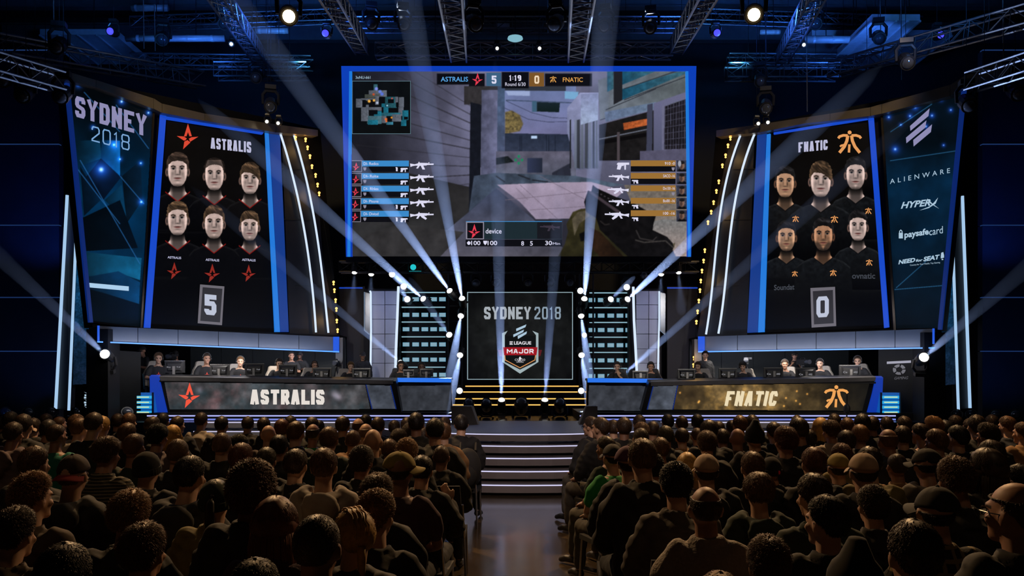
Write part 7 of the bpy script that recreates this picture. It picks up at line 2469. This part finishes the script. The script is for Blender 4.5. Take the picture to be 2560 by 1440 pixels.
def broadcast_camera(loc, rz, z, label, tripod=True):
    t = empty('video_camera', loc, label, 'camera', 'broadcast cameras')
    rot = Matrix.Rotation(rz, 3, 'Z')
    L = Vector(loc)
    def pt(x, y, zz):
        return L + rot @ Vector((x, y, zz))
    MB().obox(pt(0, 0, z), rot @ Vector((.055, 0, 0)), rot @ Vector((0, .15, 0)), (0, 0, .06)).obj('camera_body', casing, t)
    MB().lathe(pt(0, .15, z), rot @ Vector((0, 1, 0)), [(0, .045), (.08, .05), (.14, .055), (.14, .04)], 14).obj('lens', lens_off, t)
    MB().tube([pt(0, -.05, z + .06), pt(0, -.03, z + .10), pt(0, .1, z + .10), pt(0, .12, z + .06)], .012, 6).obj('handle', casing, t)
    MB().obox(pt(-.09, -.08, z + .04), rot @ Vector((.035, 0, 0)), rot @ Vector((0, .03, 0)), (0, 0, .025)).obj('viewfinder', casing, t)
    if tripod:
        for k in range(3):
            a = k * 2.094 + .4
            MB().tube([pt(0, 0, z - .08), pt(.26 * math.cos(a), .26 * math.sin(a), 0.01)], [.018, .013], 6).obj('leg', DARK, t)
        MB().box(L.x - .04, L.x + .04, L.y - .04, L.y + .04, L.z + z - .1, L.z + z - .055).obj('pan_head', DARK, t)


for px, py, d, rz, lab in ((842, 908, 21.2, math.pi, 'small camera on a tripod by the inner post of the red star booth'), (1866, 900, 20.6, math.pi - .3, 'camera on a tripod behind the second gold emblem player'),
                           (2005, 905, 20.3, math.pi + .3, 'camera held up by the operator behind the gold emblem desk'), (430, 892, 20.75, math.pi, 'camera before the operator behind the red star desk')):
    q = P(px, py, d)
    broadcast_camera((q.x, d, RZ), rz, q.z - RZ, lab)
q = P(2117, 1030, 16.9)
t = empty('camera_stand', (q.x, 16.9, 0), 'thin dark camera stand in the crowd before the gold emblem desk', 'camera stand')
MB().tube([(q.x, 16.9, 0), (q.x, 16.9, P(0, 985, 16.9).z)], .014, 6).obj('pole', DARK, t)
MB().ball((q.x, 16.9, P(0, 1022, 16.9).z), .07, .07, .10, 10, 7).obj('camera_head', casing, t)
for k in range(3):
    a = k * 2.094
    MB().tube([(q.x, 16.9, .5), (q.x + .25 * math.cos(a), 16.9 + .25 * math.sin(a), .01)], .012, 5).obj('leg', DARK, t)
# microphone in the caster's hand
q = P(1536, 922, 19.52)
t = empty('microphone', q, 'white tipped hand microphone held by the caster on the gold emblem side', 'microphone')
MB().tube([q + Vector((0, .0, -.12)), q + Vector((0, 0, -.02))], [.011, .014], 8).obj('handle', casing, t)
MB().ball(q + Vector((0, 0, .0)), .024, .024, .026, 10, 7).obj('foam_head', mat('foam_white', (.6, .6, .6), .9), t)
# ------------------------------------------------------------------ the audience
HC = {'k': ('#161112', 'black'), 'd': ('#35251a', 'dark brown'), 'b': ('#5a3d27', 'brown'), 'l': ('#87613a', 'light brown'), 'y': ('#b08a48', 'blond'), 'r': ('#5c2f1e', 'auburn'), 'g': ('#3c3620', 'greenish')}
HK = {'c': ('crop', 'short %s hair'), 'z': ('buzz', 'shaved %s hair'), 't': ('tousled', 'tousled %s hair'), 's': ('spiky', 'spiky %s hair'), 'y': ('curly', 'curly %s hair'), 'Y': ('big_curly', 'big curly %s hair'), 'u': ('undercut', 'swept-back %s hair'),
      'l': ('long', 'long %s hair'), 'p': ('ponytail', 'tied-back %s hair'), 'f': ('fringe', 'thinning %s hair'), 'w': ('bowl', 'mop of %s hair'), 'x': ('braid', 'braided %s hair'), '-': (None, 'bald head')}
TC = {'k': ('#141417', 'black'), 'c': ('#26262a', 'charcoal'), 'n': ('#1a2030', 'navy'), 'g': ('#1e2c22', 'dark green'), 'm': ('#3e2430', 'maroon'), 'b': ('#3a2c20', 'brown'), 'y': ('#948a80', 'grey'), 'o': ('#6e6236', 'olive'), 't': ('#8a6844', 'tan'),
      'G': ('#14803a', 'bright green'), 'T': ('#157060', 'teal'), 'K': ('#85745a', 'khaki'), 'e': ('#4a4440', 'dark grey'), 'R': ('#7c3226', 'rust'), 'p': ('#5c4c50', 'mauve grey'), 'S': ('#3c3a34', 'striped grey'), 'L': ('#16150f', 'plaid')}
TK = {'t': ('tee', 'tee'), 's': ('shirt', 'shirt'), 'j': ('jacket', 'jacket'), 'h': ('hoodie', 'hoodie'), 'w': ('sweater', 'sweater')}
# head centre x, crown y, head width (pixels), hair, top, look (+ towards the gold side), headwear, own label
CAP = {'O': ('cap', '#8a7a40'), 'B': ('cap', '#9c8672'), 'P': ('cap', '#4a2440'), 'K': ('cap', '#141416'), 'R': ('cap', '#26160f')}
AUD = '''40 1269 105 td jb 10|person with dark tousled hair in brown jacket at the outermost near corner, red-star side
165 1356 128 ck jk 0|person with very dark short hair between the corner person and the swept-back brown head
362 1307 125 ub jk 10|person with swept-back brown hair low in front of the green beanie
328 1226 110 tl jk 8|person with textured light brown hair between the backwards cap and the green beanie
85 1179 95 sl jb 20|person with spiky light brown hair and brown jacket, outer red-star side
183 1133 75 yb hk 5 cR180|person in backwards black cap with red brim over curly hair
268 1092 66 ub wS 10|person with swept-back hair in striped grey sweater
336 1083 62 zr tg 12|person with shaved reddish hair and dark green tee beside the striped sweater
369 1125 70 ck jk 5 bk0|person in black beanie just behind the striped sweater
477 1139 88 ck hc 12|person with black hair and a charcoal hood with pale seams before the green beanie
540 1194 95 lk jo -6 bg1|person in dark green beanie with long hair and olive jacket
88 1115 68 cb jk 15
35 1055 45 cd hp 5|person with dark hair in mauve grey hoodie, outermost in the middle rows, red-star side
62 1049 34 cd jk 10 cB0|person in beige cap near the outer end, red-star side
143 1060 42 zb tT 18|person with shaved brown hair and beard in teal shirt
200 1045 40 cb hy 12|person with brown hair in grey hoodie behind the teal shirt
257 1040 40 cy jk 5
320 1057 46 cb jk 8
396 1058 48 yk sp 10
446 1096 55 zl jk 5
433 1062 30 ly tk 15
504 1031 28 cd sy 6|person in grey shirt seen from behind, foremost under the red star desk
445 1040 30 cd jk 20
408 1032 30 ck jk 0
382 1041 30 cd jk 25
324 1032 33 cb jk 15
295 1034 30 cd jk 0
236 1031 30 cd tk 0
192 1037 34 tb jk 5
150 1041 30 zr tk 30
122 1049 38 ck jk 5
85 1045 34 cd jk 10
116 1034 30 cd jk 0
28 1029 34 ck jk 20
10 1040 30 cd jk 25
556 1081 48 zl jk 5
598 1085 38 yk jk 0
605 1107 60 cr jk 15
632 1142 88 Yb jk 5|person with a big cloud of curly brown hair
690 1241 75 lr wm 0|person with long auburn hair and maroon sweater behind the braided head
795 1283 125 zd jk 8|person with dark shaved hair low in the middle, ear and neck showing
885 1272 78 xy jk -25|person with blond braided hair and shaved side, head turned
942 1221 82 yl sk 20|person with curly light brown crown and dark shirt behind the braided head
944 1185 82 tb jk 15
810 1119 70 cb hy 5|person with short brown hair in a grey hoodie with its hood spread
740 1122 64 cd jk 12
905 1112 62 yd jk 10
1002 1125 68 cd tm 12 cO-60|person in olive cap with sideways brim and maroon tee
1055 1138 58 ck jk 5|person with black hair raising a hand to the face beside the olive cap
1104 1113 50 zb jk 10|person with cropped hair and broad black jacket at the aisle, red-star side
1153 1036 36 ck jk -15|person in black with a backpack, foremost at the aisle, red-star side
1086 1054 42 cb jp 10
1018 1094 56 yl jk 0
974 1097 44 cb jc 5
667 1118 58 cg jk 5
698 1087 46 ck jk 5
672 1061 40 -b tb 5|bald person with glossy crown beside the stage steps, red-star side
740 1053 46 cb jk 8
705 1047 36 cr jk 5
783 1058 38 fk tG 0|person with thinning black hair and bright green shirt, red-star side
823 1067 48 cb jg 5
883 1075 46 zr ht 5|person with reddish shaved hair in tan hoodie
933 1070 48 -r jk 5|bald person in black jacket behind the pair of glossy crowns
857 1040 38 cd jk 0
896 1044 34 fr jb 0
915 1057 36 fl tt 5
915 1036 26 ck jk 0
945 1042 36 cd jn 5
986 1050 32 cd jk 0
997 1073 42 td jk 0
1018 1043 28 cd jk 0
1041 1031 26 ck jk 0
1043 1046 28 cd jk 0
1025 1058 36 td jk 10
1060 1067 36 cd jc 0
1088 1045 26 ck jk 0
1112 1042 28 cd jk 5
1110 1057 30 cb jt 0
780 1042 30 cd jk 0
797 1050 26 ck jk 0
727 1039 26 cd jk 0
1476 1041 34 cd jk -30 g|person with glasses and dark hair, foremost at the aisle, gold side
1500 1043 42 cd jk -28|person in black jacket at the aisle right behind the foremost glasses wearer, gold side
1533 1049 32 cd jk 0
1513 1090 40 cd tg -10|person in dark green tee at the aisle before the bright green tee
1530 1107 48 ck tG -5 cK0|person in black cap and bright green tee at the aisle, gold side
1573 1111 60 cd hk 0 cP-50|person in purple cap and fuzzy black hoodie
1605 1096 42 cb jk 0
1602 1069 46 zd jk 5
1598 1037 32 cd jk 0
1604 1056 34 tb jk 0
1632 1053 32 cd jk 0
1669 1035 28 ck jk 0
1663 1064 44 cg jk -10
1650 1093 48 cb jk 5
1704 1038 34 zd jk 5
1705 1070 44 cd jt 0
1743 1035 28 ck jk 0
1742 1069 36 zb jk 5
1767 1078 44 tb jk 0
1772 1049 28 cd jk 0
1796 1053 32 cd jk 0
1806 1072 36 cd jk 0
1849 1038 28 cb jk 0
1829 1050 30 cd jk 0
1880 1037 28 cd jk 0
1843 1069 42 -l jb 3|bald person in brown leather jacket, gold side
1886 1058 50 ck jk 0 bk2|person in pointed black beanie, gold side
1934 1055 34 cd jk -15
1963 1066 60 ur jk -12|person with tall orange-brown hair, gold side
1992 1037 30 zd jk 0|person with cropped hair standing out against the stage steps, gold side
1717 1131 50 ly jt 0|person with long blond hair beside the beige cap
1765 1131 60 cd hk 0 cB0|person in beige cap seen from behind and black hoodie, gold side
1632 1131 60 yk sK -5|person with curly black hair in khaki shirt
1690 1153 78 yk je 3|person with thick curly black hair in dark grey jacket
1763 1211 82 fd wy 0|bald crowned person in grey cable knit sweater
1880 1128 52 cb jk 5
1927 1139 60 ck jk 8 bk0|person in black beanie with pink tongue mark
1896 1180 92 wb hg -5|person with a brown mop of hair in dark green hoodie
1919 1341 118 tb jk 0|person with messy brown hair lowest on the gold side near the knit sweater
2033 1183 100 cd jg -10|person with dark hair in dark green jacket behind the outer black heads
2064 1237 110 ck jk -20|person with very dark hair turned aside, in front of the grey cap row
2180 1211 86 yd jk 0
2283 1299 125 cd jk 0|person with dark hair lowest in front of the plaid shirt
2338 1211 88 ck sL 8 cK35|person in black cap in plaid shirt, gold side
2534 1199 75 fd jk -25 g|bald person with glasses at the outermost edge, gold side
2387 1143 85 tb jk -5
2157 1128 70 cd jk 3 cB0|person in beige cap seen from behind, in front of the shaved head in tan shirt
2241 1133 58 zd st 5|person with shaved head in tan shirt, gold side
2314 1118 62 ck he 0 cK40|person in black cap and dark grey hoodie, gold side
2464 1120 78 ld jk -25 g|person with long dark hair and glasses, gold side
2094 1130 52 cd jk 0 cO0|person in olive cap with black underside, gold side
2033 1118 62 cr jk 5
2103 1110 48 tr jo 0
2172 1116 50 cd jo 10
2219 1070 52 fr jc 5|bald person with reddish shining crown, gold side
2259 1040 34 cd jk -10
2256 1064 40 cd jk 0
2339 1072 50 cb jk -20
2392 1063 42 ck jk -25
2331 1041 38 tl jk -20
2299 1058 34 cd tk -25
2467 1058 46 td jk -20 g
2424 1046 34 cd jk -15
2517 1040 38 cb jn -25
2555 1055 38 cb jt -25
2387 1038 30 cd jk -20
2479 1037 30 cd jk 0
2149 1061 44 cl jk 5
2115 1075 46 cd jk 0
2076 1050 44 ub jy -15
2051 1044 36 ly jk -10
2021 1073 46 cd jk 5
1996 1044 28 cd jk 0
2085 1034 30 cd jk 0
2117 1044 34 cb jk 0
2155 1034 30 ck jk 0
2180 1040 30 cd jk 10
2216 1041 32 cd jk 0
2476 1100 60 cd jk -10
2546 1160 50 ck jk -20
1560 1043 26 cd jk 0
2362 1050 28 ck jk -10
2440 1037 26 cd jk 0
555 1040 24 ck jk 0
620 1041 26 cd jk 0
660 1043 26 cd jk 0
60 1035 26 cd jk 5
2134 1370 120 cd hk 0 bk2|person with a black hood up at the very bottom, gold side
1797 1428 110 cl jk 0|person whose light brown crown just shows at the bottom edge, gold side
640 1395 110 ck jk 0|person whose black crown just shows at the bottom edge, red-star side
'''
ROWS = [2.78, 3.58, 4.38, 5.16, 5.94, 6.72, 7.5, 8.28, 9.06, 9.84, 10.62, 11.4]
ORD = ['first', 'second', 'third', 'fourth', 'fifth', 'sixth', 'seventh', 'eighth', 'ninth', 'tenth', 'eleventh', 'twelfth', 'thirteenth', 'fourteenth', 'fifteenth', 'sixteenth', 'seventeenth', 'eighteenth', 'nineteenth', 'twentieth']
recs = []
for ln in AUD.strip().split('\n'):
    a, _, lab = ln.partition('|')
    q = a.split()
    recs.append(dict(px=float(q[0]), top=float(q[1]), w=float(q[2]), hair=q[3], topc=q[4], look=float(q[5]), ex=q[6] if len(q) > 6 else '', lab=lab))
placed = []
for r in sorted(recs, key=lambda r: -r['w']):
    dt, dw = 1075 / (r['top'] - HY), 352 / r['w']
    est = min(11.5, max(2.7, .6 * dt + .4 * dw))
    best = None
    for relax in (1.0, .9, .8, .7, .6, .5, .4):
        for k in range(-22, 23):
            d = est * (1 + k * .012)
            if not 2.65 < d < 11.6:
                continue
            zt = CZ - (r['top'] - HY) * d / F
            X = CX + (r['px'] - 1280) * d / F
            if not 1.13 < zt < 1.50:
                continue
            if any(((X - x) / (.46 * relax)) ** 2 + ((d - e) / (.66 * relax)) ** 2 < 1 for x, e in placed):
                continue
            cost = abs(d - est) / est + abs(zt - 1.30) * .5
            if best is None or cost < best[0]:
                best = (cost, d, X, zt)
        if best:
            break
    if not best:
        best = (0, est, CX + (r['px'] - 1280) * est / F, CZ - (r['top'] - HY) * est / F)
    r['d'], r['X'], r['zt'] = best[1:]
    placed.append((r['X'], r['d']))
    r['row'] = min(range(len(ROWS)), key=lambda i: abs(ROWS[i] - r['d']))
LOOKS = [-28, -12, 0, 10, 22]
APOSE = {}


def aud_pose(lean, look, raise_=False):
    k = (lean, look, raise_)
    if k not in APOSE:
        APOSE[k] = pose('seat', lean=lean, yaw=R(-look), pitch=.06 if lean < .1 else -.02, roll=R(look) * .15, arms='raise' if raise_ else 'lap')
    return APOSE[k]


SEATS = []
for i, r in enumerate(recs):
    rs = random.Random(i * 7 + 3)
    lean = .03 if i % 3 else .16
    look = min(LOOKS, key=lambda v: abs(v - r['look']))
    rz_hand = 'raising a hand' in r['lab']
    J = aud_pose(lean, look, rz_hand)
    hk, hc = r['hair'][0], r['hair'][1]
    tk, tc = r['topc'][0], r['topc'][1]
    ex = []
    hname = HK[hk][1] % HC[hc][1] if '%s' in HK[hk][1] else HK[hk][1]
    hairk = HK[hk][0]
    if r['ex'].startswith('c'):
        col = CAP[r['ex'][1]][1]
        ang = float(r['ex'][2:])
        ex.append(('cap', col, ang, -.12 if ang == 180 else -.05, '#7a1a1c' if r['ex'][1] == 'R' else col))
        hairk = 'under'
    elif r['ex'].startswith('b'):
        ex.append(('beanie', '#1f2a1c' if r['ex'][1] == 'g' else '#121214', .05 if r['ex'][2] == '2' else .0))
        hairk = 'ponytail' if hk == 'l' else 'under'
    elif r['ex'] == 'g':
        ex.append(('glasses',))
    d, X, zt = r['d'], r['X'], r['zt']
    extra_h = {'big_curly': .045, 'curly': .022, 'tousled': .02, 'spiky': .03, 'undercut': .018, 'bowl': .02, 'crop': .012, 'long': .015}.get(hairk, .005)
    if ex and ex[0][0] in ('cap', 'beanie'):
        extra_h = .02
    ptop = (J['head'] @ Vector((0, 0, .121))).z + extra_h
    s_ = zt / ptop
    turn = R(rs.uniform(-5, 5))
    side = 'red-star' if r['px'] < 1300 else 'gold'
    aisle = r['px'] in (1476, 1500, 1513, 1530)
    if aisle:
        turn = R({1476: 30, 1500: 26, 1513: 34, 1530: 18}[int(r['px'])])
    h0 = J['head'].to_translation() * s_
    loc = Vector((X - (h0.x * math.cos(turn) - h0.y * math.sin(turn)), d - (h0.x * math.sin(turn) + h0.y * math.cos(turn)), 0))
    ri = ORD[len(ROWS) - 1 - r['row']]
    mates = sorted([q['X'] for q in recs if q['row'] == r['row'] and (q['px'] < 1300) == (r['px'] < 1300)], key=lambda x: abs(x - .1))
    seat = ORD[mates.index(X)]
    lab = r['lab'] or '%s and %s %s, %s side, %s row from stage, %s from aisle' % (hname, TC[tc][1], TK[tk][1], side, ri, seat)
    tr = '#4a4640' if aisle else rs.choice(['#1c2028', '#15161a', '#24262c'])
    hcol = HC[hc][0] if hk not in 'zf' else {'k': '#2a211c', 'r': '#5e4232', 'l': '#6a5240', 'b': '#4c392c'}.get(hc, '#3c2e25')
    tsd = {'S': 77, 'L': 78}.get(tc, 41 + i % 2)
    o = person(J, ('lap%g%d' % (lean, rz_hand), look), loc, turn, s_, lab, 'audience on the %s side' % side, 4 if hk == 'Y' else rs.choice([0, 0, 1, 2, 3]), hairk, hcol, TK[tk][0], TC[tc][0], tr, ex, tsd)
    if aisle or r['px'] in (1104, 1153, 1055, 942, 1690, 1573):
        SEATS.append((loc, turn, lab, s_))
    if r['ex'] == 'bk0' and 'pink' in lab:
        m_ = MB().ball((.05, -.112, .0), .012, .006, .018, 8, 6)
        child('pink_mark', m_.mesh('pink_mark'), o, [mat('pink_print', hx('#d42a50'), .7)], J['head'], 'pink tongue mark')
    if 'backpack' in lab:
        bp = empty('backpack', loc + Vector((.10, -.30, 0)), 'black backpack hanging behind the foremost aisle person, red-star side', 'bag')
        MB().ball(loc + Vector((.10, -.29, .70)), .16, .09, .24, 14, 9).obj('bag_body', mat('bag_cloth', (.012, .012, .013), .8), bp, smooth=True)
        MB().ball(loc + Vector((.10, -.36, .62)), .11, .05, .13, 12, 8).obj('front_pocket', MATS['bag_cloth'], bp, smooth=True)
        for sx in (-.09, .09):
            MB().tube([loc + Vector((.10 + sx, -.24, .90)), loc + Vector((.10 + sx, -.14, .98)), loc + Vector((.1 + sx, -.10, .9))], .015, 6).obj('strap', MATS['bag_cloth'], bp)

# chairs that show at the aisle
for k, (loc, turn, lab, s_) in enumerate(SEATS):
    t = empty('stacking_chair', loc, 'black chair under the ' + lab.split(',')[0].replace('person ', 'one ').replace(' behind the braided head', '').replace(' beside the olive cap', '').replace(' right behind the foremost glasses wearer', ', behind the foremost one').replace(' before the bright green tee', ''), 'chair', 'audience chairs at the aisle')
    t.rotation_euler = (0, 0, turn)
    cl = mat('chair_cloth', (.012, .012, .013), .8)
    for nm, key, fn in (('seat', 'as_seat', lambda m: m.box(-.22, .22, -.2, .24, .40, .44)), ('backrest', 'as_back', lambda m: m.hexa([(-.2, -.26, .5), (.2, -.26, .5), (.18, -.33, .86), (-.18, -.33, .86), (-.2, -.23, .5), (.2, -.23, .5), (.18, -.30, .86), (-.18, -.30, .86)]))):
        def mk(fn=fn):
            m = MB()
            fn(m)
            return m.mesh('part')
        child(nm, cached(key, mk), t, [cl])
    for sx in (-1, 1):
        for nm, pts in (('leg', [(sx * .21, .2, .40), (sx * .22, .23, 0)]), ('leg', [(sx * .2, -.29, .7), (sx * .21, -.2, .40), (sx * .23, -.29, 0)])):
            child(nm, cached(('as_leg', sx, len(pts)), lambda: MB().tube(pts, .011, 6).mesh('leg')), t, [CHROME])
# tan jacket with a strap hung on a chair back by the aisle
hj = empty('hung_jacket', (-.62, 3.9, .4), 'tan jacket with a dangling strap hung by the aisle, red-star side', 'jacket')
mb = MB()
mb.add(*rings([((-.60, 3.95, .38), .09, .05), ((-.61, 3.95, .55), .10, .06), ((-.61, 3.94, .72), .08, .06), ((-.63, 3.93, .82), .05, .05), ((-.64, 3.92, .86), .02, .02)], 14))
ruffle_me = ruffle(fuse(mb, .012, 'jacket_cloth', 2), .006, 9)
ruffle_me.materials.append(mat('tan_cloth', hx('#6a5638'), .85, var=.3))
new('cloth', ruffle_me, hj)
MB().tube([(-.57, 3.89, .7), (-.575, 3.885, .5), (-.55, 3.87, .3)], .006, 5).obj('strap', MATS['tan_cloth'], hj)
